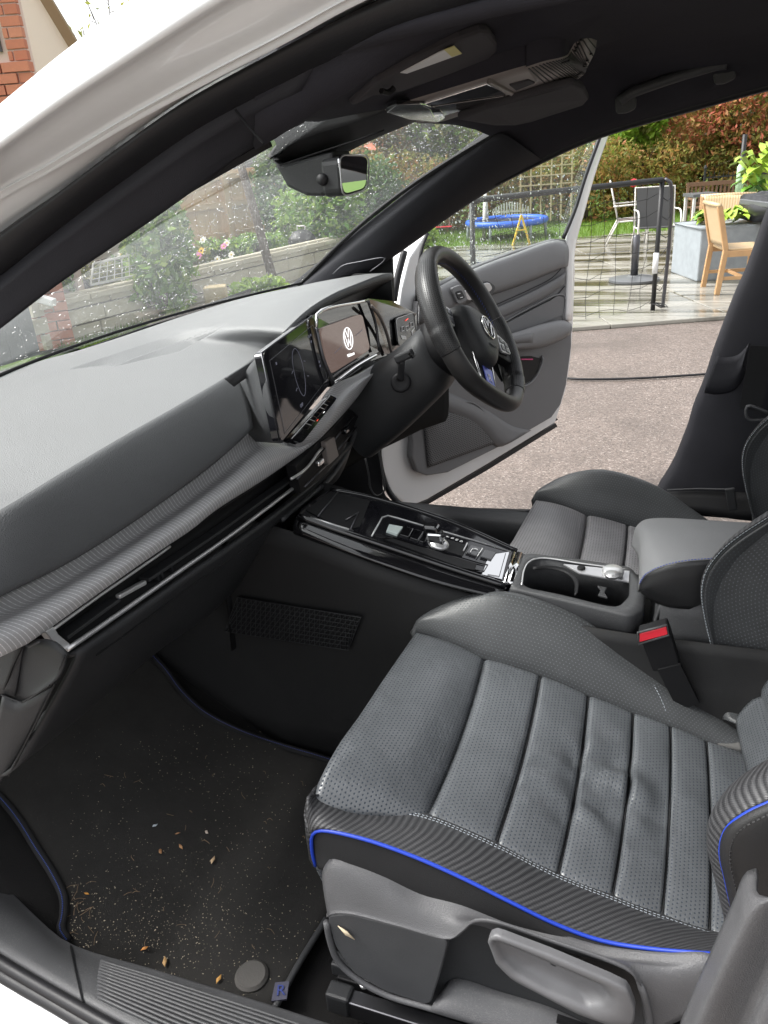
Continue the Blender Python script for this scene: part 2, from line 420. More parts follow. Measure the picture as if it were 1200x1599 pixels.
    M['whitelit'] = base('lit_white_graphics', (.8, .8, .8), .4, emit=(1, 1, 1), es=.55)[0]
    M['dimlit'] = base('dim_screen_graphics', (.1, .1, .12), .4, emit=(.5, .52, .7), es=.045)[0]
    M['redlit'] = base('lit_red_graphics', (.5, .02, .02), .4, emit=(1, .08, .05), es=.5)[0]
    m, n, b = base('lit_cluster_screen', (.02, .015, .014), .12, emit=(.2, .14, .12), es=.28)  # brown glow stands in for sky reflected in the display
    M['cluster'] = m
    M['screen'] = base('dark_touchscreen', (.004, .004, .006), .05, spec=.7, emit=(.04, .04, .045), es=.03)[0]
    M['levergrey'] = grained('lever_grey_plastic', (.12, .12, .125), .4, 900, .2, spec=.5)
    M['lens'] = base('pale_light_lens', (.55, .62, .6), .12, spec=.6)[0]
    M['yellow'] = base('yellow_print', (.62, .56, .22), .6)[0]
    m, n, b = base('speaker_mesh', (.05, .05, .053), .6)
    u, v = n.uv(); st = .0085
    su = n.m('DIVIDE', u, st); sv = n.m('DIVIDE', v, st*.87); off = n.m('MULTIPLY', n.m('MODULO', n.m('FLOOR', sv), 2), .5)
    fu = n.m('SUBTRACT', n.m('FRACT', n.m('ADD', su, off)), .5); fv = n.m('SUBTRACT', n.m('FRACT', sv), .5)
    d = n.m('SQRT', n.m('ADD', n.m('MULTIPLY', fu, fu), n.m('MULTIPLY', fv, fv))); hole = n.m('LESS_THAN', d, .34)
    n.link(n.mix(hole, (.13, .13, .135), (.008, .008, .008)), b.inputs['Base Color']); n.link(n.bump(n.m('SUBTRACT', 1, hole), .5, .001), b.inputs['Normal']); M['speaker'] = m
    M['overgrey'] = base('warm_grey_grille', (.21, .185, .172), .5, .2)[0]
setup_materials()
# ================================================================== THE CAR
car = empty('car', (0, 0, 0), 'white hatchback parked on the driveway with open doors and a black leather interior', 'car')
NB = (0, 1, -.35)
def NP(pts, d): return [at(a, b, NB, d) for a, b in pts]
r1 = NP([(-120, 265), (0, 168), (50, 126), (110, 76), (160, 38), (208, 0), (330, -80), (600, -230), (900, -340)], -1.055)
r2 = NP([(-120, 295), (0, 208), (56, 167), (139, 108), (195, 65), (260, 13), (400, -75), (650, -200), (900, -300)], -1.078)
r3 = NP([(-120, 325), (0, 230), (41, 200), (108, 152), (184, 102), (260, 52), (325, 10), (450, -60), (700, -175), (900, -260)], -1.092)
r4 = NP([(-120, 395), (0, 300), (75, 258), (200, 183), (325, 115), (450, 50), (540, 0), (700, -75), (900, -165)], -1.045)
r5 = NP([(-120, 460), (0, 362), (100, 293), (210, 212), (300, 150), (400, 95), (500, 43), (575, 5), (700, -50), (900, -130)], -1.022)
r6 = NP([(-120, 520), (0, 425), (100, 345), (200, 270), (300, 200), (400, 145), (500, 95), (600, 55), (750, 5), (900, -40)], -1.005)
# near aperture: outer skin with its gutter, the shaded inner flange, rubber, trim
def jog(r, n=30): return cr(r, n)
r0 = [p+V(0, .09, -.012) for p in r1]
a1, a2, a3, a4, a5 = [cr(r, 60) for r in (r1, r2, r3, r4, r5)]
up_ = V(0, -.004, .003)
rows = [cr(r0, 60), a1, a1*.35+a2*.65+V(0, -.004, .002), a2*.9+a1*.1, a2, a2*.93+a3*.07+V(0, -.003, .0015), a2*.4+a3*.6+V(0, -.006, .002), a3, a3*.85+a4*.15+V(0, .004, 0), a3*.4+a4*.6, a4*.96+a3*.04, a4+V(0, -.004, -.001), a4*.8+a5*.2+V(0, -.002, 0), a5+V(0, .004, 0)]
shell = loft('body_shell', rows, M['wetpaint'], car, nu=60, nv=3, solid=.006)
a6 = cr(r6, 60)
loft('door_seal', [a5+V(0, .002, .0), a5*.75+a6*.25+V(0, -.014, .0), a5*.4+a6*.6+V(0, -.012, -.002), a6+V(0, .0, 0), a6+V(0, .02, -.004)], M['rubber'], car, nu=60, nv=4, solid=.003, label='black rubber seal round the open front passenger door')
# trim of the near A pillar
tl_ = [at(a, b, NB, d) for a, b, d in [(-120, 600, -1.0), (0, 514, -.985), (90, 445, -.975), (200, 370, -.965), (300, 300, -.957), (375, 245, -.95), (412, 223, -.947), (440, 209, -.945), (475, 192, -.945)]]
c6 = NP([(-120, 520), (0, 425), (100, 345), (200, 270), (300, 200), (370, 160), (430, 130), (490, 101)], -1.003)
m6 = cr(c6, 40)*.5+cr(tl_, 40)*.5
loft('pillar_trim', [cr(c6, 40)+V(0, .004, .0), cr(c6, 40)*.7+cr(tl_, 40)*.3+V(-.004, -.006, -.002), m6+V(-.003, -.006, 0), cr(tl_, 40), cr(tl_, 40)+V(-.02, .004, .02)], M['pillar'], car, nu=40, label='dark trim of the windscreen pillar nearest the camera')
MB().tube(cr(NP([(368, 172), (390, 200), (412, 224)], -1.0)+np.array([0, 0, 0.]), 8), .0012, 5).build('trim_seam', M['black'], car)
# headliner
def hz(x, y):
    w_ = np.exp(-(np.abs(y)/.15)**4)
    cen = np.interp(x, [-.08, 0, .1, .2, .24, .27, .4, .8, 1.4], [1.347, 1.352, 1.368, 1.386, 1.396, 1.429, 1.440, 1.45, 1.45])
    sid = np.interp(x, [-.06, .0, .03, .2, .3, .8, 1.4], [1.335, 1.342, 1.352, 1.424, 1.430, 1.44, 1.44])-.04*(abs(y)/.5)**5
    return cen*w_+sid*(1-w_)
G = []
ys = np.concatenate([np.linspace(-.5, .5, 15)])
nearrow = cr([at(a, b, NB, d) for a, b, d in [(398, 150, -1.0), (500, 97, -1.0), (600, 58, -1.01), (750, 8, -1.01), (900, -37, -1.01), (1300, -140, -1.0)]], 30)
farrow = cr([Y(a, b, .6) for a, b in [(770, 285), (840, 250), (900, 222), (960, 200), (1080, 166), (1200, 133), (1500, 60)]], 30)
G.append(nearrow)
for y in ys:
    x0 = .015-.075*(1-(y/.5)**2); xs_ = np.linspace(x0, 1.3, 30)**1
    t = (y+.5); xs_ = x0+(1.3-x0)*np.linspace(0, 1, 30)**1.2
    G.append(np.stack([xs_, np.full(30, y), hz(xs_, y)], 1))
G.append(farrow+V(0, -.03, .012)); G.append(farrow)
G.append(farrow+V(0, .03, .0))
grid('headliner', np.array(G), M['headliner'], car, solid=.006)
# far roof rail edge seal
MB().tube([p+V(0, .015, 0) for p in farrow], .010, 8).build('door_seal', M['rubber'], car, smooth=True, label='black seal along the roof above the driver door')
# outer roof skin
G = []
for y in np.linspace(-.52, .57, 12):
    xs_ = np.linspace(-.04, 1.9, 14); G.append(np.stack([xs_, np.full(14, y), 1.430+.04*(1-(y/.6)**2)-.045*np.clip((.2-xs_)/.3, 0, 1)], 1))
grid('roof_skin', np.array(G), M['wetpaint'], car, solid=.004, face_cam=False)
# windscreen
def WS(u, v):
    """u 0 near .. 1 far, v 0 bottom .. 1 top"""
    s = 2*u-1
    bot = V(-.70+.172*s*s, .668*s, 1.0+.006*s*s); top = V(-.065+.084*s*s, .49*s, 1.362-.044*s*s)
    p = bot*(1-v)+top*v
    return p+V(-.012, 0, .02)*math.sin(math.pi*v)
G = np.array([[WS(u, v) for u in np.linspace(-.01, 1.01, 24)] for v in np.linspace(-.03, 1.03, 10)])
ws = grid('windscreen', G, M['glass'], car, solid=0)
def drops(name, fn, n, parent, rmin, rmax, streak=.25, mask=None, seed=1, nseg=6):
    r_ = np.random.default_rng(seed); Vv = []; F = []
    for i in range(n):
        u, v = r_.random(2)
        if mask is not None and r_.random() > mask(u, v): continue
        p = fn(u, v); e = 1e-3; tu = nrm(fn(u+e, v)-p); tv = nrm(fn(u, v+e)-p); nn = nrm(np.cross(tu, tv)); tv = np.cross(nn, tu)
        if nn@(CAM-p) > 0: nn = -nn
        r = rmin+(rmax-rmin)*r_.random()**3.5
        if r_.random() < streak: ang = r_.normal(.9, .25); sx = r*r_.uniform(1.3, 2.8); sy = r*.55
        else: ang = r_.random()*6; sx = r*r_.uniform(.8, 1.3); sy = r*r_.uniform(.7, 1.1)
        ca, sa = math.cos(ang), math.sin(ang); ax = tu*ca+tv*sa; ay = -tu*sa+tv*ca
        o = len(Vv)
        for rr, h in ((1, 0.0), (.76, .46)):
            for k in range(nseg):
                a = 2*math.pi*k/nseg; Vv.append(p+nn*(.0004+h*r)+ax*sx*rr*math.cos(a)+ay*sy*rr*math.sin(a))
        Vv.append(p+nn*(.0004+.63*r)); Vv.append(p+nn*.0004)
        for k in range(nseg):
            k2 = (k+1) % nseg
            F += [(o+k, o+k2, o+nseg+k2, o+nseg+k), (o+nseg+k, o+nseg+k2, o+2*nseg), (o+k2, o+k, o+2*nseg+1)]
    return mesh(name, Vv, F, M['water'], parent, kind='stuff')
drops('raindrops', WS, 12000, ws, .0004, .0017, .18, seed=3, mask=lambda u, v: .22+.78*min(1, max(0, (u-.35)/.3)))
# seal along the glass edges and at the cowl
MB().tube([WS(0, v)+V(.002, .008, -.004) for v in np.linspace(0, 1, 14)], .006, 6).build('edge_seal', M['black'], ws)
MB().tube([WS(1, v)+V(.0, -.004, -.002) for v in np.linspace(-.02, 1, 14)], .005, 6).build('edge_seal', M['black'], ws)
MB().tube([WS(u, 0)+V(.012, 0, .002) for u in np.linspace(0, 1, 20)], .003, 6).build('cowl_seal', M['black'], ws)
# far A pillar
e1 = [V(-.529, .665, 1.004)*(1-t)+V(.019, .486, 1.316)*t+V(0, 0, .004*math.sin(math.pi*t)) for t in (-.12, .2, .5, .8, 1)]
e2 = [Y(480, 475, .66), Y(598, 408, .635), Y(700, 336, .62), Y(770, 291, .61), Y(845, 249, .60)]
E1, E2 = cr(e1, 30), cr(e2, 30)
loft('pillar_trim', [E1+V(-.02, 0.01, .005), E1, E1*.8+E2*.2+V(.008, -.018, .004), E1*.4+E2*.6+V(.010, -.022, .0), E2, E2+V(.0, .03, -.004)], M['pillar'], car, nu=30, nv=4, solid=.004, label='dark trim of the windscreen pillar beyond the steering wheel')
# tweeter corner with its silver line
tw = [Y(a, b, .655) for a, b in [(455, 470), (478, 443), (500, 425), (530, 412), (602, 403), (585, 425), (560, 450), (640, 470)]]
poly('corner_panel', [Y(a, b, .665) for a, b in [(450, 480), (478, 440), (530, 408), (612, 398), (615, 470), (600, 500)]], M['black'], car, .01)
MB().tube(cr([Y(a, b, .590) for a, b in [(520, 428), (535, 415), (560, 409), (602, 403), (598, 409), (578, 424)]], 24), .0013, 6).build('corner_trim_line', M['darkmetal'], car, smooth=True)

# ------------------------------------------------------------------ dashboard
dash = empty('dashboard', (0, 0, 0), None, None); dash.parent = car
base_line = [V(-.53, -.72, .995), V(-.60, -.5, 1.0), V(-.685, -.19, 1.0), V(-.652, .0, 1.0), V(-.632, .30, 1.0), V(-.59, .50, 1.002), V(-.50, .70, 1.0)]
crest = [V(-.315, -.74, .962)]+[Z(a, b, .97) for a, b in [(0, 797), (98, 738), (196, 680), (274, 636), (352, 590)]]
hood = [Z(400, 558, .974), Z(423, 541, .984)]+[X(a, b, -.264) for a, b in [(445, 517), (480, 484), (520, 459), (560, 442), (598, 428), (612, 426)]]
rear = crest+hood
B_, R_ = cr(base_line, 60), cr(rear, 60)
mid = B_*.5+R_*.5
bulge = np.array([max(0, math.sin(math.pi*np.clip((p[1]-.0)/.75, 0, 1))) for p in mid])[:, None]
rows = [B_+V(-.03, 0, -.02), B_, B_*.72+R_*.28+bulge*V(0, 0, .004), mid+bulge*V(0, 0, .010), B_*.2+R_*.8+bulge*V(0, 0, .010), R_]
def carve(G):
    """two shallow wedges pressed into the pad"""
    G = G.copy()
    xb = [112, 190, 280, 352]; yb = [575, 549, 520, 505]; ym = [576, 566, 533, 507]; yf = [577, 570, 549, 509]
    for i in range(G.shape[0]):
        for j in range(G.shape[1]):
            a, c = pj(G[i, j])
            if 112 < a < 352:
                b0, b1, b2 = np.interp(a, xb, yb), np.interp(a, xb, ym), np.interp(a, xb, yf)
                if b0 < c < b1: G[i, j, 2] -= .0085*(c-b0)/max(b1-b0, 1)*min(1, (b1-b0)/10)
                elif b1 <= c < b2: G[i, j, 2] -= .0075*(c-b1)/max(b2-b1, 1)*min(1, (b2-b1)/9)
    return G
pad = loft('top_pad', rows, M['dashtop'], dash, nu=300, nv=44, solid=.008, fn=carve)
# lip and dark underside of the instrument hood
H = cr([crest[-1]+V(.0, .0, -.002)]+hood, 40)
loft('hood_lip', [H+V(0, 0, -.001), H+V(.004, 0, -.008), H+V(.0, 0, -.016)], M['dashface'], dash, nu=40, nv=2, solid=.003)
loft('hood_underside', [H+V(.0, 0, -.016), H+V(-.05, 0, -.045), H+V(-.12, 0, -.09)], M['black'], dash, nu=40, nv=2, solid=.003)
mesh('hood_end', [hood[-1], hood[-1]+V(0, .0, -.07), hood[-1]+V(-.2, .03, -.06), hood[-1]+V(-.2, .02, .0)], [(0, 1, 2, 3)], M['plastic'], dash, solid=.005)
# passenger face pad under the crest
F0 = cr([V(-.315, -.74, .962)]+[Z(a, b, .97) for a, b in [(0, 797), (98, 738), (196, 680), (274, 636), (352, 590), (368, 579)]], 40)
F1 = cr([V(-.245, -.74, .915)]+[X(a, b, -.245) for a, b in [(0, 925), (100, 876), (200, 815), (325, 726), (375, 684), (396, 663)]], 40)
F0u = [crest[-1], *hood[:3]]
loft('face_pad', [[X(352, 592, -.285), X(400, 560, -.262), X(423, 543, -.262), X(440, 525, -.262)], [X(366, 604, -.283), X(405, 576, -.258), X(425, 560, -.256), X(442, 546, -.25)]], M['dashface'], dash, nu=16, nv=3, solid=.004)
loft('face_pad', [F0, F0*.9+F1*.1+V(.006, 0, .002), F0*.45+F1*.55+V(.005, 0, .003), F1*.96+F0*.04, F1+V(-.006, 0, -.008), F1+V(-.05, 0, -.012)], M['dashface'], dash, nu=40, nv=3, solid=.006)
# smooth block beside the touchscreen
loft('screen_surround', [[Z(364, 592, .955), X(384, 662, -.285), X(392, 690, -.295)], [Z(374, 594, .962), X(398, 664, -.262), X(404, 690, -.27)], [X(392, 568, -.245), X(418, 670, -.225), X(432, 692, -.225)], [X(409, 552, -.224), X(424, 630, -.208), X(440, 692, -.203)]], M['dashface'], dash, nu=14, nv=5, solid=.004)
# dotted trim
T0 = cr([V(-.292, -.74, .905)]+[X(a, b, -.292) for a, b in [(0, 930), (100, 880), (200, 818), (325, 730), (396, 670), (440, 690)]]+[X(a, b, -.215) for a, b in [(470, 683), (517, 606), (560, 584), (604, 559), (650, 545)]], 60)
T2 = cr([V(-.255, -.71, .845)]+[X(a, b, -.255) for a, b in [(38, 1006), (70, 984), (150, 927), (250, 858), (298, 826), (330, 800), (420, 742), (490, 690)]]+[X(a, b, -.235) for a, b in [(530, 650), (556, 619), (568, 600), (592, 584), (650, 562)]], 60)
T1 = T0*.5+T2*.5
loft('patterned_trim', [T0, T0*.78+T2*.22+V(.010, 0, -.004), T0*.55+T2*.45+V(.022, 0, .007), T0*.3+T2*.7+V(.024, 0, .009), T0*.1+T2*.9+V(.014, 0, .004), T2+V(.003, 0, 0), T2+V(-.012, 0, -.006)], M['dots'], dash, nu=60, nv=5, solid=.004)
# vent band: black recess, chrome frame, slats, adjuster tab
VT = [X(a, b, -.258) for a, b in [(72, 987), (150, 931), (250, 862), (330, 806), (420, 747), (480, 700), (505, 678)]]
VB = [X(a, b, -.256) for a, b in [(100, 1017), (180, 962), (280, 892), (350, 843), (430, 783), (490, 735), (520, 700)]]
A_, B2 = cr(VT, 40), cr(VB, 40)
loft('vent_band', [A_, A_+V(-.03, 0, -.006), B2+V(-.03, 0, .006), B2], M['black'], dash, nu=40, nv=1, sharp=True, solid=.003)
ch = MB(); ch.tube(list(cr(VB, 40)+V(.005, 0, .003)), .0033, 8)
ch.build('vent_chrome_strip', M['chrome'], dash, smooth=True)
MB().tube(list(cr(VT[:3]+[X(262, 853, -.258)], 16)+V(.004, 0, 0)), .0020, 6).build('vent_chrome_strip', M['chrome'], dash, smooth=True)
MB().prism([X(a, b, -.252) for a, b in [(71, 986), (85, 978), (92, 990), (111, 1006), (103, 1019), (94, 1015)]], (-.012, 0, 0)).build('vent_end_frame', M['chrome'], dash, bevel=.0015)
for k, (t0, t1) in enumerate([((97, 995), (180, 935)), ((225, 905), (330, 835)), ((330, 835), (470, 735))]):
    MB().beam(X(*t0, -.266), X(*t1, -.266), .018, .005).build('vent_slat', M['plastic'], dash, bevel=.001)
MB().beam(X(184, 932, -.255), X(226, 909, -.255), .008, .006).build('vent_tab', M['chrome'], dash, bevel=.0018)
for a, b in [(240, 893), (246, 888), (262, 880)]:
    MB().beam(X(a, b, -.268), X(a+4, b+14, -.268), .004, .012).build('vent_fin', M['plastic'], dash)
# lower chrome-edged centre vents
cv = [X(a, b, -.235) for a, b in [(462, 728), (505, 682), (548, 640), (560, 650), (535, 705), (505, 745), (470, 770)]]
poly('centre_vent', cv, M['black'], dash, .02)
for a, b, c, d in [((464), 748, 512, 695), (476, 760, 520, 716), (520, 690, 552, 650), (528, 702, 556, 668)]:
    MB().tube([X(a, b, -.228), X(c, d, -.228)], .0022, 6).build('vent_slat', M['darkmetal'], dash, smooth=True)
MB().tube(cr([X(a, b, -.226) for a, b in [(455, 748), (475, 735), (488, 720), (496, 708), (503, 700)]], 12), .0026, 6).build('vent_chrome_strip', M['chrome'], dash, smooth=True)
MB().box(X(499, 722, -.222), .012, .024, .011).build('vent_tab', M['brightchrome'], dash, bevel=.003)
MB().box(X(540, 672, -.222), .012, .024, .011).build('vent_tab', M['piano'], dash, bevel=.003)
poly('hazard_switch', [X(a, b, -.224) for a, b in [(509, 690), (523, 682), (530, 712), (514, 727)]], M['overgrey'], dash, .012, bevel=.002)
MB().tube(cr([X(a, b, -.245) for a, b in [(440, 812), (490, 770), (520, 742), (545, 700), (562, 655)]], 20), .005, 8).build('vent_lower_edge', M['plasticmid'], dash, smooth=True)
# glovebox and knee panel
G0 = cr([X(a, b, -.252) for a, b in [(104, 1021), (190, 963), (290, 893), (360, 846), (440, 788), (500, 735), (540, 690)]], 40)
G1 = cr([at(a, b, (0, 0, 1), .74) for a, b in [(130, 1060), (200, 1010), (300, 935), (370, 885), (440, 820), (505, 760), (560, 700)]], 40)
G2 = cr([at(a, b, (1, 0, 0), -.355) for a, b in [(10, 1212), (120, 1125), (240, 1023), (330, 957), (400, 880), (460, 806), (520, 755)]], 40)
loft('glovebox', [G0, G0*.93+G1*.07+V(.012, 0, -.004), G0*.3+G2*.7*1+V(.02, 0, .01), G2, G2+V(-.06, 0, -.004)], M['plastic'], dash, nu=40, nv=4, solid=.005)
MB().tube(cr([G0[i]*.86+G2[i]*.14+V(.0195, 0, .001) for i in range(2, 34)], 30), .0010, 5).build('glovebox_seam', M['black'], dash)
MB().tube([G0[22]*.35+G2[22]*.65+V(.024, 0, .01), G0[26]*.45+G2[26]*.55+V(.026, 0, .01)], .002, 6).build('glovebox_latch', M['plasticmid'], dash, smooth=True)
# end caps on the door side of the dash
def EC(pts, y): return [Y(a, b, y) for a, b in pts]
loft('end_cap', [EC([(-60, 965), (0, 980), (18, 990), (36, 1008)], -.66), EC([(-60, 1150), (-10, 1085), (5, 1083), (22, 1088)], -.67), ], M['plastic'], dash, nu=10, nv=5, solid=.004)
loft('end_cap', [EC([(36, 1008), (60, 1000), (85, 1005), (104, 1022)], -.655), EC([(18, 1018), (40, 1040), (62, 1060), (95, 1050)], -.66), EC([(6, 1084), (32, 1096), (50, 1088), (76, 1070)], -.665)], M['plastic'], dash, nu=12, nv=5, solid=.004)
loft('end_cap', [EC([(104, 1022), (95, 1050), (84, 1070)], -.655), EC([(60, 1120), (40, 1160), (12, 1212)], -.655)], M['plastic'], dash, nu=10, nv=6, solid=.004)
loft('end_cap', [EC([(4, 1086), (-10, 1150), (-40, 1260)], -.672), EC([(33, 1098), (14, 1170), (-8, 1235)], -.668), EC([(84, 1072), (55, 1130), (8, 1216)], -.66)], M['plastic'], dash, nu=10, nv=5, solid=.004)
MB().tube(EC([(34, 1010), (20, 1040), (3, 1086)], -.668), .0016, 5).build('cap_seam', M['black'], dash)
MB().tube(EC([(2, 1085), (20, 1092), (34, 1097), (50, 1089), (78, 1070)], -.672), .0012, 5).build('cap_seam', M['black'], dash)
MB().tube(EC([(86, 1068), (60, 1122), (14, 1212)], -.664), .0014, 5).build('cap_seam', M['black'], dash)
MB().tube(EC([(0, 970), (20, 980), (34, 1004), (45, 1010), (62, 1002)], -.664), .0014, 5).build('cap_seam', M['plasticmid'], dash)
# ---- touchscreen
tsq = [X(411, 551, -.218), X(489, 494, -.244), X(515, 600, -.222), X(440, 690, -.197)]
ts = poly('touchscreen', rounded(tsq, .05), M['screen'], dash, .016)
for a, b in ((3, 0), (0, 1)):
    MB().tube([tsq[a]+V(-.003, 0, 0), tsq[b]+V(-.003, 0, 0)], .0013, 6).build('screen_edge', M['darkmetal'], ts, smooth=True)
nS = nrm(np.cross(tsq[1]-tsq[0], tsq[3]-tsq[0])); nS = nS if nS@(CAM-tsq[0]) > 0 else -nS
QS = lambda u, v: quadpt(tsq, u, v)+nS*.0008
inn = [QS(.07, .12), QS(.95, .10), QS(.97, .9), QS(.07, .96)]
MB().tube(inn, .0004, 4, closed=True).build('display_outline', M['darkmetal'], ts)
# car outline graphic, icons and line of text on the dark display
cp = [QS(.50+.085*math.cos(t)*(1-.15*math.sin(t)), .50+.30*math.sin(t)) for t in np.linspace(0, 2*math.pi, 40)]
MB().tube(cp, .0005, 4, closed=True).build('car_graphic', M['dimlit'], ts)
for u, v in [(.40, .42), (.62, .42), (.41, .64), (.62, .62)]:
    MB().tube([QS(u, v), QS(u+.03*(1 if u > .5 else -1), v+.02)], .0006, 4).build('car_graphic', M['dimlit'], ts)
text3d('OFF', QS(.42, .87), tsq[1]-tsq[0], tsq[0]-tsq[3], .008, M['dimlit'], ts)
for u, v in [(.82, .2), (.86, .2), (.84, .28), (.16, .2), (.9, .6), (.9, .66)]:
    MB().box(QS(u, v), .0008, .004, .004).build('screen_icon', M['dimlit'], ts)
# touch strip with keys
kq = [X(452, 686, -.200), X(515, 616, -.206), X(527, 622, -.2), X(472, 692, -.194)]
ks = poly('key_strip', rounded(kq, .12), M['dusty'], dash, .012)
nK = nrm(np.cross(kq[1]-kq[0], kq[3]-kq[0])); nK = nK if nK@(CAM-kq[0]) > 0 else -nK
for i in range(8):
    u = .25+i*.09
    q = [quadpt(kq, u, .14)+nK*.0012, quadpt(kq, u+.078, .14)+nK*.0012, quadpt(kq, u+.078, .62)+nK*.0012, quadpt(kq, u, .62)+nK*.0012]
    poly('key', q, M['piano'], ks, .003, bevel=.0006)
    MB().tube([quadpt(kq, u-.006, .1)+nK*.002, quadpt(kq, u-.006, .62)+nK*.002], .0005, 4).build('key_line', M['chrome'], ks) if i in (1, 2, 5, 6) else None
    if i in (2, 4): MB().tube([quadpt(kq, u+.02, .78)+nK*.001, quadpt(kq, u+.05, .78)+nK*.001], .0007, 4).build('key_mark', M['redlit'] if i == 2 else M['whitelit'], ks)
MB().tube([quadpt(kq, .02, .08)+nK*.001, quadpt(kq, .98, .08)+nK*.001], .0009, 5).build('strip_edge', M['chrome'], ks)
# ---- gloss panel and instrument cluster
gq = [X(489, 492, -.247), X(575, 466, -.247), X(600, 562, -.232), X(519, 604, -.222)]
gp = poly('instrument_panel', [gq[0], X(530, 476, -.247), gq[1], X(612, 470, -.247), X(651, 490, -.243), X(650, 542, -.238), X(608, 556, -.235), X(560, 582, -.228), gq[3], X(503, 560, -.23)], M['piano'], dash, .014)
clq = [X(497, 514, -.2405), X(563, 490, -.2405), X(576, 546, -.2335), X(512, 586, -.2295)]
nC = nrm(np.cross(clq[1]-clq[0], clq[3]-clq[0])); nC = nC if nC@(CAM-clq[0]) > 0 else -nC
clq = [p+nC*.004 for p in clq]
cl = poly('instrument_cluster', rounded(clq, .12), M['cluster'], dash, .006, label='lit instrument display with a white round emblem and welcome text')
for pts, mt in (([X(491, 512, -.236), X(491, 494, -.238), X(572, 469, -.239)], 'brightchrome'), ([X(572, 469, -.239), X(584, 505, -.235), X(590, 548, -.23)], 'darkmetal'), ([X(590, 552, -.226), X(555, 572, -.222), X(520, 598, -.216)], 'brightchrome'), ([X(491, 512, -.236), X(502, 560, -.226), X(518, 598, -.216)], 'darkmetal')):
    MB().tube(cr([p+nC*.004 for p in pts], 12), .0035, 6).build('cluster_frame', M[mt], cl, smooth=True)
def emblem(o, ex, ey, R, mat, parent, name='emblem', t=.0008):
    """ring with the two stacked letters inside"""
    ex = nrm(ex); ez = nrm(np.cross(ex, ey)); ey = np.cross(ez, ex); o = np.asarray(o, float)
    P = lambda x, y: o+ex*x*R+ey*y*R
    b = MB(); b.tube([P(math.cos(a), math.sin(a)) for a in np.linspace(0, 2*math.pi, 40, endpoint=False)], t*1.2, 6, closed=True)
    s = 1
    b.tube([P(-.36, .86), P(0, .10), P(.36, .86)], t, 5)
    b.tube([P(-.72, .60), P(-.32, -.72), P(0, -.02), P(.32, -.72), P(.72, .60)], t, 5)
    return b.build(name, mat, parent, smooth=True)
qc = lambda u, v: quadpt(clq, u, v)+nC*.0008
emblem(qc(.54, .45), clq[1]-clq[0], clq[0]-clq[3], .0215, M['whitelit'], cl, t=.0007)
text3d('Welcome', qc(.52, .84), clq[1]-clq[0], clq[0]-clq[3], .009, M['whitelit'], cl)
for a, b in [((.18, .62), (.36, .55)), ((.72, .47), (.92, .40))]:
    MB().tube([qc(*a), qc(*b)], .0006, 4).build('light_streak', M['dimlit'], cl)
# light switch pad
lq = [X(616, 498, -.238), X(645, 488, -.238), X(650, 532, -.232), X(621, 541, -.231)]
nL = nrm(np.cross(lq[1]-lq[0], lq[3]-lq[0])); nL = nL if nL@(CAM-lq[0]) > 0 else -nL
lq = [p+nL*.003 for p in lq]
lp = poly('light_switch_pad', rounded(lq, .15), M['dusty'], dash, .004)
MB().tube([p+nL*.001 for p in rounded(lq, .15)], .0008, 5, closed=True).build('pad_outline', M['silver'], lp)
ql = lambda u, v: quadpt(lq, u, v)+nL*.001
for u, v in [(.3, .42), (.52, .45), (.78, .38)]:
    MB().tube([ql(u-.08, v-.06), ql(u+.08, v-.06), ql(u+.08, v+.08), ql(u-.08, v+.08)], .0009, 4, closed=True).build('switch_icon', M['white'], lp)
poly('switch_icon', [ql(.14, .62), ql(.4, .72), ql(.42, .84), ql(.2, .78)], M['white'], lp, .0006); poly('switch_icon', [ql(.72, .6), ql(.95, .5), ql(.78, .68), ql(.76, .85)], M['white'], lp, .0006)
MB().tube([ql(.48, .18), ql(.62, .14)], .0012, 4).build('switch_icon', M['redlit'], lp)
MB().tube(cr([X(a, b, -.225) for a, b in [(580, 478), (592, 492), (604, 520), (612, 552)]], 14), .004, 6).build('panel_sweep', M['overgrey'], dash, smooth=True)
# dark body below: knee panel and centre stack
loft('knee_panel', [[X(a, b, -.262) for a, b in [(545, 660), (575, 625), (620, 590), (660, 570), (700, 560)]], [X(a, b, -.262) for a, b in [(520, 730), (560, 690), (600, 668), (650, 660), (700, 650)]], [X(a, b, -.34) for a, b in [(480, 790), (530, 740), (575, 712), (620, 690), (680, 660)]]], M['matte'], dash, nu=16, nv=4, solid=.005)
loft('kick_panel', [Ys([(380, 640), (500, 640), (594, 650)], .70), Ys([(380, 720), (500, 720), (597, 735)], .68), Ys([(400, 790), (500, 790), (602, 775)], .665), Ys([(430, 860), (560, 845), (640, 800)], .66)], M['black'], dash, nu=8, nv=3, solid=.004)
MB().tube(cr(Ys([(571, 716), (576, 740), (580, 765), (588, 774), (600, 768), (597, 735), (592, 702)], .655), 26), .0025, 6).build('kick_trim_line', M['plasticmid'], dash, smooth=True)
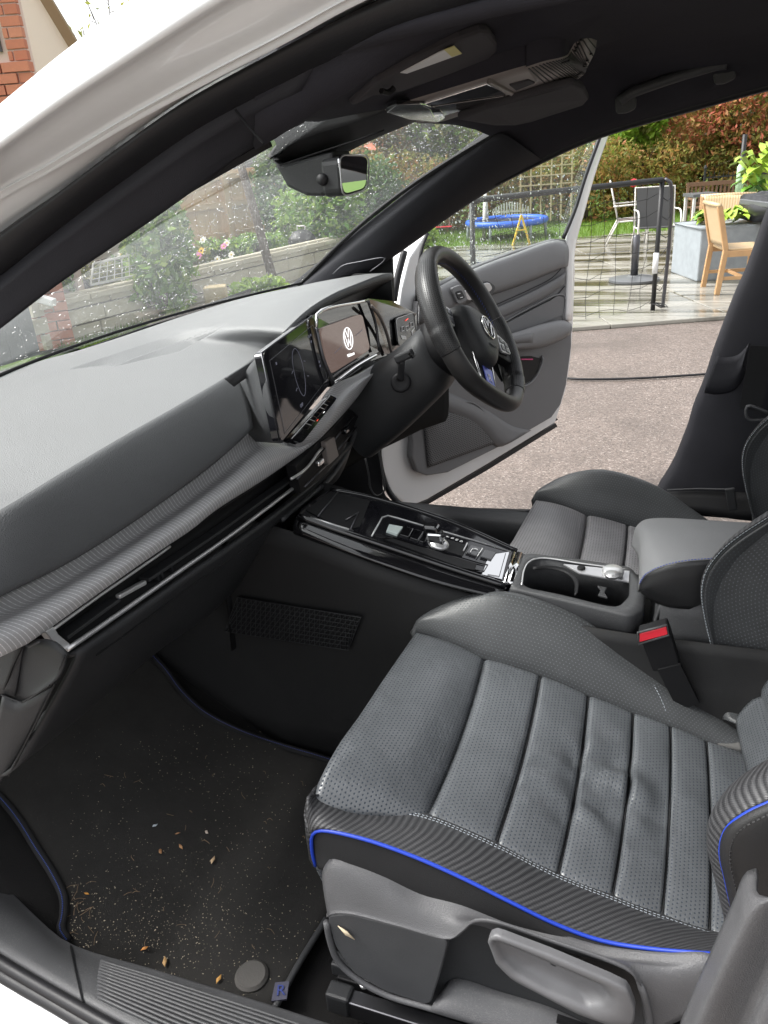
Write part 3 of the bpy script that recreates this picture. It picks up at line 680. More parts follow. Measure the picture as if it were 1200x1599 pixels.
# ------------------------------------------------------------------ steering column and wheel
WC = V(-.004, .367, .953); WT = math.radians(27.6)
wu = V(-math.sin(WT), 0, math.cos(WT)); wv = V(0, 1, 0); wn = V(math.cos(WT), 0, math.sin(WT))
RHO = .622
def wp(r, a, h=0): return WC+r*(wu*math.cos(a)+wv*math.sin(a))+wn*h
colm = empty('steering_column', (0, 0, 0), None, None); colm.parent = car
def shroud(h, wx_, wz_, dz=0, k=28, sq=.75):
    c = WC+wn*h; out = []
    for j in range(k):
        a = 2*math.pi*j/k; cs, sn = math.cos(a), math.sin(a)
        e = 2/3.
        out.append(c+wv*wx_*np.sign(sn)*abs(sn)**e+wu*(wz_*np.sign(cs)*abs(cs)**e+dz))
    return out
S_ = [shroud(-.05, .050, .050), shroud(-.075, .056, .055, -.004), shroud(-.10, .075, .068, -.012), shroud(-.16, .085, .072, -.028), shroud(-.24, .092, .080, -.042), shroud(-.33, .094, .09, -.05)]
loft('column_shroud', S_, M['plastic'], colm, nu=48, nv=5, closeu=True, solid=0)
MB().lathe([(.062, -.03), (.066, -.04), (.066, -.075), (.06, -.09)], WC, 32, wn).build('column_collar', M['black'], colm, smooth=True)
# stalk
st_ = MB().lathe([(.020, -.004), (.021, .004), (.018, .010), (.010, .006)], Y(626, 597, .275), 20, nrm(V(.4, -.9, .15))); st_.build('stalk_boot', M['rubber'], colm, smooth=True)
p0, p1 = Y(626, 592, .265), Y(627, 562, .245)
MB().tube(cr([p0, p0*.5+p1*.5, p1], 8), [.0075]*8, 10).build('stalk', M['plastic'], colm, smooth=True)
MB().beam(Y(618, 562, .243), Y(645, 550, .243), .017, .017).build('stalk_head', M['plastic'], colm, bevel=.004)
MB().beam(Y(640, 551, .238), Y(647, 558, .238), .012, .004).build('stalk_button', M['piano'], colm)

wheel = empty('steering_wheel', (0, 0, 0), None, None); wheel.parent = car
def rimr(b):     # b = angle from the wheel's own top; flat bottom
    r = .168; d = abs((b-math.pi+math.pi) % (2*math.pi)-math.pi)
    d = abs(((b-math.pi+math.pi*3) % (2*math.pi))-math.pi)
    dd = abs(math.atan2(math.sin(b-math.pi), math.cos(b-math.pi)))
    flat = .150/max(math.cos(dd), .3)
    return -math.log(math.exp(-90*r)+math.exp(-90*flat))/90+.0035 if dd < 1.2 else r
def rim(name, b0, b1, ra, mat, n=40, grow=None, k=18):
    Vv = []; F = []; uv = []
    for i, b in enumerate(np.linspace(b0, b1, n)):
        a = b+RHO; R0 = rimr(b); c = wp(R0, a); er = wu*math.cos(a)+wv*math.sin(a)
        g = 1+(grow(i/(n-1)) if grow else 0)
        for j in range(k):
            t = 2*math.pi*j/k; Vv.append(c+er*ra*g*math.cos(t)+wn*ra*1.2*g*math.sin(t)); uv.append((b*.168, t*ra))
    for i in range(n-1):
        for j in range(k): F.append((i*k+j, i*k+(j+1) % k, (i+1)*k+(j+1) % k, (i+1)*k+j))
    F.append(tuple(range(k))[::-1]); F.append(tuple((n-1)*k+j for j in range(k)))
    o = MB().add(Vv, F, uv).build(name, mat, wheel, smooth=True); return smooth_by_angle(o, 60)
AU, AL = 1.035, 2.194
M['wheelperf'] = perforated('wheel_perforated_leather', (.022, .022, .023), (.004, .004, .004), .0036, .2, .36, .5, wr=.05)
M['wheelleather'] = grained('wheel_smooth_leather', (.026, .025, .025), .40, 900, .2, spec=.45)
g_ = lambda t: .14*math.sin(math.pi*t)**.6
rim('rim_top', -AU+.006, AU-.006, .0172, M['wheelleather'], 50)
rim('rim_grip', AU, AL, .0180, M['wheelperf'], 36, g_); rim('rim_grip', -AL, -AU, .0180, M['wheelperf'], 36, g_)
rim('rim_bottom', AL+.006, 2*math.pi-AL-.006, .0172, M['wheelleather'], 46)
# stitching along the inside of the rim
sm = MB()
for b in np.linspace(-2.0, 2.0, 90):
    a = b+RHO; er = wu*math.cos(a)+wv*math.sin(a); c = wp(rimr(b)-.0184, a); t = -wu*math.sin(a)+wv*math.cos(a)
    sm.bar(c-t*.0016+wn*.0015, c+t*.0016-wn*.0015, .0006, 4)
sm.build('rim_stitching', M['bluestitch'], wheel)
# airbag cover
def wl(x, y, h): # wheel-local: x right (driver's right = +y), y up
    c, s = math.cos(RHO), math.sin(RHO)
    return WC+wv*(x*c+y*s)+wu*(y*c-x*s)+wn*h
prof = [(-.076, .036), (-.05, .052), (0, .056), (.05, .052), (.076, .036), (.070, -.005), (.050, -.040), (.028, -.066), (0, -.070), (-.028, -.066), (-.050, -.040), (-.070, -.005)]
ring = lambda s, h: [wl(x*s, y*s-.016, h) for x, y in prof]
loft('airbag_cover', [ring(1.0, -.03), ring(1.0, .0), ring(.95, .016), ring(.8, .026), ring(.5, .031), ring(.2, .032), ring(.01, .032)], M['plastic'], wheel, nu=48, nv=3, closeu=True, solid=0)
emblem(wl(0, -.010, .0335), wl(1, 0, 0)-WC, wl(0, 1, 0)-WC, .0245, M['brightchrome'], wheel, t=.0015)
text3d('AIRBAG', wl(.004, -.050, .0325), wl(1, 0, 0)-WC, wl(0, 1, -.12)-WC, .0085, M['plasticmid'], wheel)
# spokes with key pads, lower spoke with blue insert
for s in (-1, 1):
    o = [wl(s*x, y, 0) for x, y in [(.062, .030), (.150, .016), (.154, -.030), (.066, -.034)]]
    dp = wn*(.018 if s < 0 else 0)
    MB().prism([p-wn*.012-dp for p in o], wn*.022).build('spoke', M['black'], wheel, bevel=.004)
    o = [wl(s*p[0], p[1], .012) for p in rounded([(.080, .018, 0), (.130, .012, 0), (.138, -.016, 0), (.084, -.028, 0)], .25)]
    o = [p-dp for p in o]
    kp = MB().prism(o, wn*.006).build('key_pad', M['silver'], wheel, bevel=.0015)
    for x, y in [(.096, .004), (.118, .002), (.096, -.014), (.118, -.012)]:
        MB().prism([wl(s*(x+dx), y+dy, .0185)-dp for dx, dy in [(-.008, .006), (.008, .005), (.008, -.005), (-.008, -.006)]], wn*.0012).build('wheel_key', M['darkmetal'], kp)
lo = [wl(x, y, 0) for x, y in [(-.040, -.052), (.040, -.052), (.028, -.140), (-.028, -.140)]]
MB().prism([p-wn*.012 for p in lo], wn*.012).build('spoke', M['black'], wheel, bevel=.003)
for s in (-1, 1):
    MB().tube([wl(s*.043, -.050, .004), wl(s*.034, -.100, .002), wl(s*.027, -.140, 0)], .0028, 6).build('spoke_trim', M['brightchrome'], wheel, smooth=True)
ri = MB().prism([wl(x, y, .001) for x, y in [(-.008, -.085), (.032, -.085), (.024, -.132), (-.008, -.132)]], wn*.003).build('spoke_insert', base('violet_blue_insert', (.14, .17, .62), .25, .3)[0], wheel, bevel=.001)
text3d('R', wl(.008, -.112, .0045), wl(1, 0, 0)-WC, wl(0, 1, 0)-WC, .024, M['brightchrome'], ri, depth=.0006)
# shift paddles behind the rim
for s in (-1, 1):
    o = [wl(s*x, y, -.028) for x, y in [(.100, .045), (.148, .075), (.158, .030), (.156, -.055), (.128, -.030), (.100, -.010)]]
    MB().prism(o, wn*.004).build('shift_paddle', M['black'], wheel, bevel=.001)
    MB().tube(cr([wl(s*.150, .074, -.024), wl(s*.160, .030, -.024), wl(s*.158, -.055, -.024)], 10), .0016, 6).build('paddle_edge', M['silver'], wheel, smooth=True)

# ------------------------------------------------------------------ centre console
con = empty('centre_console', (0, 0, 0), None, None); con.parent = car
# top slopes: plane through the rear corners and the raised front
CN = (.30, 0, 1.0); CD = .30*.153+.617
def CP(px, py, dz=0): return at(px, py, CN, CD+dz)
top = [CP(a, b) for a, b in [(466, 806), (470, 795), (516, 764), (560, 772), (700, 812), (806, 858), (814, 868), (796, 914), (780, 912), (640, 866), (520, 824)]]
ct = poly('console_top', top, M['dusty'], con, .03)
MB().tube(cr([CP(a, b, .002) for a, b in [(466, 806), (520, 825), (600, 852), (700, 886), (790, 915)]], 24), .006, 8).build('console_edge', M['piano'], ct, smooth=True)
MB().tube(cr([CP(a, b, .001) for a, b in [(516, 764), (580, 776), (700, 813), (808, 860)]], 20), .004, 8).build('console_edge', M['piano'], ct, smooth=True)
# gloss flank on the passenger side
loft('console_flank', [[CP(a, b) for a, b in [(464, 806), (560, 839), (690, 884), (792, 918)]], [CP(a, b)+V(0, -.012, -.006) for a, b in [(462, 812), (556, 852), (680, 897), (780, 922)]], [CP(a, b)+V(0, -.014, -.02) for a, b in [(462, 812), (556, 848), (686, 888), (786, 917)]]], M['piano'], con, nu=20, nv=3, solid=.003)
# chrome end bar
MB().tube([CP(797, 913, .002), CP(812, 867, .002)], .0075, 10).build('chrome_end_bar', M['brightchrome'], ct, smooth=True)
MB().tube([CP(789, 911, .0015), CP(803, 864, .0015)], .004, 8).build('chrome_end_bar', M['brightchrome'], ct, smooth=True)
# tray at the front
poly('front_tray', [CP(a, b, .0015) for a, b in [(478, 796), (517, 767), (578, 782), (562, 822), (540, 828)]], M['black'], ct, .004)
for pts in ([(497, 806), (528, 768)], [(548, 826), (560, 800), (540, 812)], [(486, 808), (552, 829)]):
    MB().tube([CP(a, b, .003) for a, b in pts], .0016, 6).build('tray_edge', M['darkmetal'], ct, smooth=True)
MB().tube([CP(485, 808, .006), CP(545, 827, .006)], .002, 6).build('tray_edge', M['chrome'], ct, smooth=True)
# shifter plate with silver outline
sp_ = [CP(a, b, .003) for a, b in [(581, 836), (598, 806), (612, 805), (798, 860), (784, 905), (770, 900)]]
pl_ = poly('shifter_plate', sp_, M['dusty'], con, .005)
MB().tube([CP(a, b, .004) for a, b in [(581, 837), (597, 808), (606, 805), (622, 809), (798, 861)]], .0016, 6).build('plate_outline', M['chrome'], pl_, smooth=True)
poly('chrome_plate', [CP(a, b, .0045) for a, b in [(764, 866), (796, 861), (785, 905), (752, 897)]], M['brightchrome'], pl_, .003, bevel=.001)
MB().tube([CP(a, b, .0055) for a, b in [(790, 864), (780, 900), (762, 897)]], .0006, 4).build('plate_seam', M['black'], pl_)
poly('start_button', [CP(a, b, .008) for a, b in [(608, 818), (630, 822), (621, 834), (604, 828)]], M['lens'], pl_, .006, bevel=.001)
for q in ([(633, 822), (646, 825), (639, 838), (625, 834)], [(649, 826), (662, 830), (653, 843), (641, 839)], [(664, 831), (672, 833), (662, 846), (655, 844)]):
    poly('console_button', [CP(a, b, .007) for a, b in q], M['piano'], pl_, .005, bevel=.001)
for q in ([(735, 850), (752, 855), (744, 868), (728, 862)], [(758, 858), (776, 862), (768, 874), (751, 869)]):
    poly('console_button', [CP(a, b, .007) for a, b in q], M['piano'], pl_, .005, bevel=.001)
MB().tube(cr([CP(735, 862, .009), CP(740, 856, .009), CP(746, 858, .009)], 6), .0009, 5).build('button_mark', M['white'], pl_)
MB().tube([CP(754, 856, .008), CP(746, 868, .008)], .001, 5).build('button_mark', M['white'], pl_)
MB().tube([CP(730, 848, .008), CP(724, 860, .008)], .0014, 5).build('button_mark', M['chrome'], pl_)
# selector
gs = CP(685, 850, .004); axs = nrm(V(-.15, 0, 1))
MB().lathe([(.020, 0), (.018, .004), (.011, .008)], gs, 16, CN).build('selector_base', M['chrome'], pl_, smooth=True)
MB().prism([gs+V(x, y, 0)*1 for x, y in [(-.016, -.012), (.012, -.010), (.012, .010), (-.016, .012)]], axs*.026).build('gear_selector', M['brightchrome'], pl_, bevel=.004)
MB().prism([gs+V(x, y, .024)*1 for x, y in [(-.020, -.011), (.006, -.010), (.006, .010), (-.020, .011)]], axs*.014+V(-.004, 0, 0)).build('selector_cap', M['piano'], pl_, bevel=.004)
poly('selector_slot', [CP(a, b, .005) for a, b in [(700, 842), (732, 852), (722, 868), (690, 858)]], M['black'], pl_, .003)
for i, L_ in enumerate('PRND'):
    q = CP(700+i*7, 838+i*2.4, .007)
    text3d(L_, q, V(0, 1, 0), V(-1, 0, .1), .008, M['white'], pl_)
# long recess by the passenger side
poly('console_slot', [CP(a, b, .0045) for a, b in [(600, 842), (612, 840), (745, 880), (742, 890), (720, 886)]], M['black'], pl_, .004)
MB().tube([CP(a, b, .005) for a, b in [(598, 842), (614, 839), (748, 879), (762, 882), (756, 892), (742, 890)]], .0012, 5).build('plate_outline', M['piano'], pl_)
# rear deck with cup holder
RN = (.05, 0, 1.0); RD = .05*.25+.617
def RP(px, py, dz=0): return at(px, py, RN, RD+dz)
deck_o = [RP(a, b) for a, b in [(796, 918), (815, 868), (822, 863), (900, 872), (985, 885), (1010, 915), (1005, 952), (985, 962), (900, 942)]]
hole = [RP(a, b) for a, b in [(814, 917), (818, 890), (826, 876), (846, 872), (905, 880), (982, 890), (985, 930), (968, 948), (950, 948), (880, 930)]]
o_, i_ = cr(deck_o, 60, True, True), cr(rounded(hole, .3, 4), 60, True, True)
# align start
k0 = np.argmin(((i_-o_[0])**2).sum(1)); i_ = np.roll(i_, -k0, 0)
loft('console_deck', [o_+V(0, 0, -.05), o_+V(0, 0, -.004), o_*.93+i_*.07, i_+V(0, 0, .001), i_+V(0, 0, -.075)], M['plasticmid'], con, nu=60, nv=1, sharp=True, sharpu=True, closeu=True, solid=.002)
poly('holder_floor', [p+V(0, 0, -.075) for p in i_], M['black'], con, .003)
MB().tube([p+V(0, 0, .002) for p in cr([RP(a, b) for a, b in [(815, 915), (819, 891), (828, 878), (846, 873), (905, 881), (980, 891)]], 30)], .0016, 6).build('holder_rim', M['chrome'], con, smooth=True)
loft('holder_divider', [[RP(a, b, .0) for a, b in [(833, 885), (858, 883), (885, 888), (902, 903), (902, 925)]], [RP(a, b, -.004) for a, b in [(833, 890), (858, 889), (882, 895), (896, 908), (897, 930)]], [RP(a, b, -.07) for a, b in [(833, 890), (858, 889), (882, 895), (896, 908), (897, 930)]]], M['black'], con, nu=18, nv=2, sharp=True, solid=.002)
poly('chrome_strip', [RP(a, b, .002) for a, b in [(880, 880), (984, 891), (983, 908), (905, 894)]], M['silver'], con, .004, bevel=.001)
MB().lathe([(.007, 0), (.007, .003), (.005, .004)], RP(908, 888, .002), 16).build('deck_button', M['black'], con, smooth=True)
MB().lathe([(.017, 0), (.018, .003), (.018, .009), (.016, .011)], RP(957, 897, .002), 28).build('deck_knob', M['chrome'], con, smooth=True)
MB().lathe([(.013, 0), (.013, .0012)], RP(957, 897, .013), 24).build('deck_knob_cap', M['silver'], con, smooth=True)
MB().prism([RP(a, b, -.02) for a, b in [(933, 917), (948, 920), (944, 928), (949, 936), (934, 932), (938, 924)]], (0, 0, .004)).build('holder_grip', M['plasticmid'], con, bevel=.001)
# flanks down to the carpet
fl0 = [V(-.95, -.125, .74), V(-.45, -.125, .74)]+[CP(a, b)+V(0, -.013, -.018) for a, b in [(462, 812), (556, 850), (686, 892), (786, 921)]]+[o_[0]*0+RP(a, b)+V(0, -.002, -.03) for a, b in [(850, 938), (930, 955), (1003, 966)]]+[V(.75, -.095, .58)]
fl0 = cr(fl0, 40)
fl1 = fl0.copy(); fl1[:, 2] = .46; fl1[:, 1] = -.128
fl2 = fl1.copy(); fl2[:, 2] = .22; fl2[:, 1] = -.15
loft('console_side', [fl0, fl0*.5+fl1*.5, fl1, fl2], M['sideplastic'], con, nu=40, nv=3, solid=.004)
fr0 = fl0.copy(); fr0[:, 1] = .085; fr1 = fl1.copy(); fr1[:, 1] = .12; fr1[:, 2] = .22
loft('console_side', [fr0, fr1], M['sideplastic'], con, nu=40, nv=3, solid=.004)
loft('console_front', [[V(-.34, -.13, .80), V(-.34, .13, .80)], [V(-.36, -.14, .45), V(-.36, .14, .45)]], M['black'], con, nu=6, nv=3)
# mesh pocket low on the side
nw = [Y(a, b, -.135) for a, b in [(372, 932), (470, 950), (565, 963), (556, 985), (545, 1014), (450, 1003), (352, 985), (362, 955)]]
net = poly('side_pocket', nw, M['black'], con, .003)
q4 = [nw[0], nw[2], nw[4], nw[6]]
nb = MB()
for i in range(26):
    t = i/25
    nb.bar(quadpt(q4, t, 0)+V(0, -.003, 0), quadpt(q4, min(t+.10, 1), 1)+V(0, -.003, 0), .0007, 3); nb.bar(quadpt(q4, t, 0)+V(0, -.003, 0), quadpt(q4, max(t-.10, 0), 1)+V(0, -.003, 0), .0007, 3)
for i in range(9): nb.bar(quadpt(q4, 0, i/8)+V(0, -.003, 0), quadpt(q4, 1, i/8)+V(0, -.003, 0), .0006, 3)
nb.build('pocket_net', M['plastic'], net)
# armrest
Aq = lambda px, py, z: Z(px, py, z)
at0 = [[V(.345, .07, .655), V(.36, .0, .66), V(.365, -.085, .64)], [V(.352, .082, .69), V(.362, 0, .70), V(.372, -.098, .672)], [V(.385, .088, .705), V(.395, 0, .715), V(.41, -.102, .70)], [V(.50, .09, .715), V(.50, 0, .722), V(.51, -.103, .712)], [V(.75, .09, .72), V(.75, 0, .727), V(.75, -.103, .715)]]
arm = empty('armrest', (0, 0, 0), None, None); arm.parent = car
at0 = [[p*V(1, .80 if k < 3 else .64, 1) for p in r] for k, r in enumerate(at0)]
loft('armrest_pad', [[a, b, c] for a, b, c in at0], grained('armrest_cloth', (.165, .167, .172), .62, 700, .4, spec=.4, var=.08), arm, nu=24, nv=6, solid=.004)
side0 = cr([r[2] for r in at0], 24)
s1_ = cr([V(.365, -.068, .64), V(.385, -.081, .645), V(.42, -.082, .645), V(.50, -.068, .642), V(.75, -.068, .64)], 24)
s2_ = cr([V(.38, -.064, .625), V(.40, -.074, .622), V(.43, -.075, .62), V(.50, -.062, .62), V(.75, -.062, .62)], 24)
loft('armrest_side', [side0, side0*.6+s1_*.4+V(0, -.004, 0), s1_, s2_], M['leatherplain'], arm, nu=24, nv=3, solid=.003)
stt = MB()
for i in range(3, 90):
    t = i/92*23; k = int(t); f = t-k; a = side0[k]*(1-f)+side0[k+1]*f; t2 = min(t+.16, 22.99); k2 = int(t2); b = side0[k2]*(1-t2+k2)+side0[k2+1]*(t2-k2)
    stt.bar(a+V(0, -.003, .004), b+V(0, -.003, .004), .0008, 4)
stt.build('armrest_stitching', M['bluestitch'], arm)
loft('armrest_box', [[V(.40, -.072, .63), V(.75, -.072, .63)], [V(.40, -.08, .55), V(.75, -.08, .55)]], M['plasticmid'], arm, nu=8, nv=3, solid=.004)
loft('armrest_box', [[V(.40, -.072, .63), V(.40, .07, .63)], [V(.385, -.08, .55), V(.385, .07, .55)]], M['plasticmid'], arm, nu=4, nv=3, solid=.004)
# ------------------------------------------------------------------ seats
seat = empty('front_seat', (0, 0, 0), None, None); seat.parent = car; seat['label'] = 'passenger seat in the foreground with blue piping and creased leather'
YF, YN = -.159, -.505
FSp = [(650, 985), (758, 1027), (845, 1053), (920, 1085), (990, 1112), (1048, 1132), (1104, 1155), (1172, 1180)]
NSp = [(490, 1243), (668, 1274), (775, 1318), (872, 1366), (957, 1400), (1035, 1430), (1109, 1455), (1185, 1472)]
FS = [Y(a, b, YF) for a, b in FSp]; NS = [Y(a, b, YN) for a, b in NSp]
lip = cr([X(a, b, .016) for a, b in [(652, 985), (600, 1060), (560, 1120), (530, 1162), (507, 1203), (492, 1243)]], 40)
FS[0] = lip[0]; NS[0] = lip[-1]
ext = .02
def tuck(c):
    """both ends dive under the bolsters"""
    return np.vstack([c[0]+V(0, .014, -.016), c[0]+V(0, .004, -.003), c[1:-1], c[-1]+V(0, -.004, -.003), c[-1]+V(0, -.014, -.016)])
def seamcurve(k):
    if k == 0: return tuck(lip)
    t = np.linspace(0, 1, 40)[:, None]
    c = FS[k]*(1-t)+NS[k]*t
    c[:, 2] += -.010*np.sin(np.pi*t[:, 0])
    c[:, 0] += .004*np.sin(np.pi*t[:, 0])
    return tuck(c)
SC = [seamcurve(k) for k in range(8)]
creases = [(.305, -.34), (.36, -.33), (.36, -.36), (.41, -.35)]
def crease(p):
    """rumples where people sit"""
    d = 0
    w_ = math.exp(-(((p[0]-.345)/.085)**2+((p[1]+.34)/.085)**2))
    d += w_*.023*mnoise.noise(Vector((p[0]*20, p[1]*30, 1.3)))+w_*.0035*mnoise.noise(Vector((p[0]*45, p[1]*60, 4.3)))
    d += .0012*mnoise.noise(Vector((p[0]*22, p[1]*14, 7.7)))
    return d
uoff = 0
for k in range(7):
    A, B = SC[k], SC[k+1]; nvv = 18
    G = []
    pil = (.009, .0095, .009, .009, .008, .007, .006)[k]
    if k == 0:
        G += [A+V(.012, 0, -.15), A+V(-.004, 0, -.10), A+V(-.012, 0, -.055), A+V(-.012, 0, -.025)]
    for t in np.linspace(0, 1, nvv):
        r = A*(1-t)+B*t
        e = (1-(2*t-1)**2)
        if k == 0: h = pil*1.6*math.sin(math.pi*t)**.8 if t > .0 else 0; 
        else: h = pil*(e**.45)*(1.12-.35*t)
        if t in (0., 1.) and not (k == 0 and t == 0): h -= .0035
        uu = 1-np.abs(2*np.linspace(0, 1, len(r))-1)**9
        h = (h+np.array([crease(p) for p in r])*min(1, e*2.5))*(uu*.97+.03)-.003*(1-uu)
        r = r+np.stack([h*.2, h*0, h], 1); G.append(r)
    grid('cushion_panel', np.array(G), M['leather'], seat, solid=.004)
# welt thread along the seams
sw = MB()
for k in range(2, 7):
    c = SC[k]+V(.0, 0, -.001); sw.tube(list(c), .0012, 4)
sw.build('seam_thread', M['leatherplain'], seat)
# inner bolster (towards the console)
fs = cr([lip[0]+V(-.006, -.002, -.03)]+FS+[Y(1165, 1176, YF)], 50)
cre = cr([Y(645, 990, -.135), Y(665, 966, -.112), Y(700, 943, -.10), Y(740, 931, -.095), Y(790, 929, -.092), Y(850, 944, -.09), Y(920, 975, -.09), Y(985, 1020, -.09), Y(1060, 1072, -.09), Y(1118, 1108, -.09), Y(1148, 1135, -.09)], 50)
out = cre+V(0, .022, -.03); low = cre.copy(); low[:, 1] = -.07; low[:, 2] = .44
def bul(a, b, t, h): return a*(1-t)+b*t+V(0, -.0, 0)+h*V(0, -.35, 1)
rows = [fs+V(0, .002, -.006), bul(fs, cre, .12, .004), bul(fs, cre, .4, .012), bul(fs, cre, .75, .010), cre, out, low]
Gb = loft('cushion_bolster', rows, M['leatherdark'], seat, nu=50, nv=4, solid=.004)
MB().tube(list(cre[30:]+V(.004, .012, -.012)), .0032, 6).build('piping', M['blue'], seat, smooth=True)
MB().tube(list(cre[2:32]+V(0, .004, .001)), .0013, 5).build('bolster_seam', M['leatherplain'], seat)
q_ = MB()
for i in range(8):
    pass
def stitchline(name, pts, parent, mat='thread', step=.005, r=.0006, lift=.001, ln=.6):
    P = np.array(pts); L = np.linalg.norm(np.diff(P, axis=0), axis=1).sum(); n = max(int(L/step), 2)
    P = cr(pts, 2*n+1); b = MB()
    for i in range(n):
        a_, b_ = P[2*i], P[2*i]*(1-ln)+P[2*i+2 if 2*i+2 < len(P) else -1]*ln
        lf = nrm(CAM-a_)*lift; b.bar(a_+lf, b_+lf, r, 4)
    return b.build(name, M[mat], parent)
rb = [bul(fs, cre, t, h) for t, h in ((.0, .003), (.4, .015), (.75, .013), (1, .002))]
stitchline('bolster_stitching', [Y(986, 1022, -.092), Y(1012, 1055, -.115), Y(1032, 1090, -.14), Y(1046, 1128, -.158)], seat)
stitchline('bolster_stitching', [p+V(0, -.006, .002) for p in cre[30:48:3]], seat)
# outer carbon-look bolster with blue piping
ns = cr([X(484, 1247, .016), X(495, 1243, .016), Y(560, 1254, YN), Y(610, 1264, YN)]+NS[1:], 60)
pip = cr([Y(493, 1352, -.578), Y(487, 1325, -.583), Y(489, 1302, -.585), Y(500, 1297, -.585), Y(560, 1308, -.585), Y(640, 1335, -.585), Y(720, 1370, -.585), Y(800, 1410, -.585), Y(870, 1444, -.585), Y(940, 1469, -.585), Y(1020, 1482, -.585), Y(1117, 1490, -.585)], 60)
pip2 = cr([Y(486, 1310, -.583), Y(489, 1302, -.585), Y(500, 1297, -.585), Y(560, 1308, -.585), Y(640, 1335, -.585), Y(720, 1370, -.585), Y(800, 1410, -.585), Y(870, 1444, -.585), Y(940, 1469, -.585), Y(1020, 1482, -.585), Y(1117, 1490, -.585)], 60)
hb = np.linspace(1, .5, 60)[:, None]
rows = [ns+V(0, .015, -.010), ns+V(0, .002, .0), ns*.85+pip2*.15+hb*V(0, -.001, .006), ns*.5+pip2*.5+hb*V(0, -.006, .012), ns*.15+pip2*.85+hb*V(0, -.006, .006), pip2]
loft('cushion_bolster', rows, M['carbon'], seat, nu=60, nv=4, solid=.004)
# front wrap of the bolster
loft('bolster_front', [[X(484, 1247, .016), Y(480, 1275, -.57), Y(489, 1302, -.585)], [X(484, 1247, .016)+V(-.008, .05, -.03), Y(482, 1290, -.55), Y(487, 1325, -.575)], [X(484, 1247, .016)+V(.0, .08, -.11), Y(490, 1330, -.52), Y(494, 1352, -.57)]], M['carbon'], seat, nu=10, nv=4)
MB().tube(list(pip), .0023, 8).build('piping', M['blue'], seat, smooth=True)
stitchline('bolster_stitching', [p+V(0, -.004, .004) for p in ns[3:56:3]], seat)
stitchline('bolster_stitching', [p+V(0, -.009, .006) for p in ns[3:56:3]], seat)
# cloth side band and plastic base
tp = [(505, 1360), (512, 1350), (521, 1348), (559, 1359), (600, 1375), (657, 1402), (720, 1419), (797, 1448), (860, 1465), (940, 1488), (1040, 1499), (1112, 1501)]
TP = cr([Y(a, b, -.592) for a, b in tp], 60)
loft('side_band', [pip+V(0, .002, 0), pip*.5+TP*.5+V(0, -.001, 0), TP, TP+V(0, .01, -.03)], M['sidecloth'], seat, nu=60, nv=3, solid=.004)
cr2 = cr([Y(a, b, -.622) for a, b in [(510, 1432), (520, 1427), (545, 1427), (620, 1446), (700, 1467), (720, 1456), (740, 1441), (765, 1441), (860, 1472), (950, 1503), (985, 1520), (1005, 1550), (1020, 1620)]], 60)
TPx = cr([Y(a, b, -.595) for a, b in tp[:-1]+[(1110, 1501), (1160, 1540)]], 60)
base_ = loft('seat_base', [TPx+V(0, .006, .004), TPx+V(0, -.004, -.001), TPx*.6+cr2*.4+V(0, -.003, .002), cr2+V(0, .003, .003), cr2, cr2+V(0, .004, -.006)], M['seatplastic'], seat, nu=60, nv=3, solid=.004)
fb = rounded([Y(a, b, -.622) for a, b in [(511, 1430), (545, 1427), (620, 1446), (701, 1468), (688, 1520), (672, 1571), (600, 1548), (552, 1520), (522, 1475)]], .18, 4)
MB().prism(fb, (0, .03, 0)).build('base_front_panel', M['plasticmid'], seat, bevel=.002)  # darker plastic puts the shade of the side-facing part into its colour
MB().tube(cr([Y(a, b, -.622) for a, b in [(510, 1440), (516, 1470), (528, 1500), (555, 1526), (600, 1552), (672, 1574), (740, 1594), (840, 1625)]], 30), .0042, 8).build('base_lower_edge', M['seatplastic'], seat, smooth=True)
poly('base_recess', [Y(a, b, -.597) for a, b in [(690, 1470), (740, 1436), (860, 1468), (1010, 1520), (1020, 1630), (660, 1630), (670, 1560)]], M['plastic'], seat, .004)  # dark sheet, the shade inside the recess put into its colour
loft('base_ledge', [[Y(a, b, -.598) for a, b in [(697, 1535), (712, 1527), (780, 1548), (860, 1573), (920, 1600)]], [Y(a, b, -.625) for a, b in [(674, 1572), (690, 1575), (760, 1598), (830, 1620), (900, 1645)]], [Y(a, b, -.625) for a, b in [(674, 1580), (690, 1585), (760, 1608), (830, 1630), (900, 1655)]]], M['seatplastic'], seat, nu=16, nv=3, solid=.003)
# height lever: dished handle
lv_o = [(762, 1470), (766, 1462), (776, 1460), (860, 1492), (952, 1531), (980, 1545), (992, 1575), (990, 1600), (960, 1604), (905, 1585), (800, 1530), (775, 1505)]
lv_i = [(770, 1474), (774, 1468), (800, 1478), (870, 1508), (940, 1538), (955, 1558), (948, 1574), (920, 1577), (860, 1552), (805, 1522), (783, 1500)]
lo_ = cr([Y(a, b, -.640) for a, b in lv_o], 50, True, True); li_ = cr([Y(a, b, -.640) for a, b in lv_i], 50, True, True)
k0 = np.argmin(((li_-lo_[0])**2).sum(1)); li_ = np.roll(li_, -k0, 0); cc = li_.mean(0)
loft('adjuster_lever', [lo_+V(0, .010, -.001), lo_+V(0, .003, 0), lo_*.9+li_*.1+V(0, -.001, 0), li_, li_*.9+cc*.1+V(0, .009, 0), li_*.5+cc*.5+V(0, .015, -.003), li_*.05+cc*.95+V(0, .016, -.003)], M['levergrey'], seat, nu=50, nv=2, closeu=True, solid=0)
MB().beam(Y(870, 1590, -.622), Y(950, 1618, -.622), .006, .008).build('lever_slot', M['black'], seat)
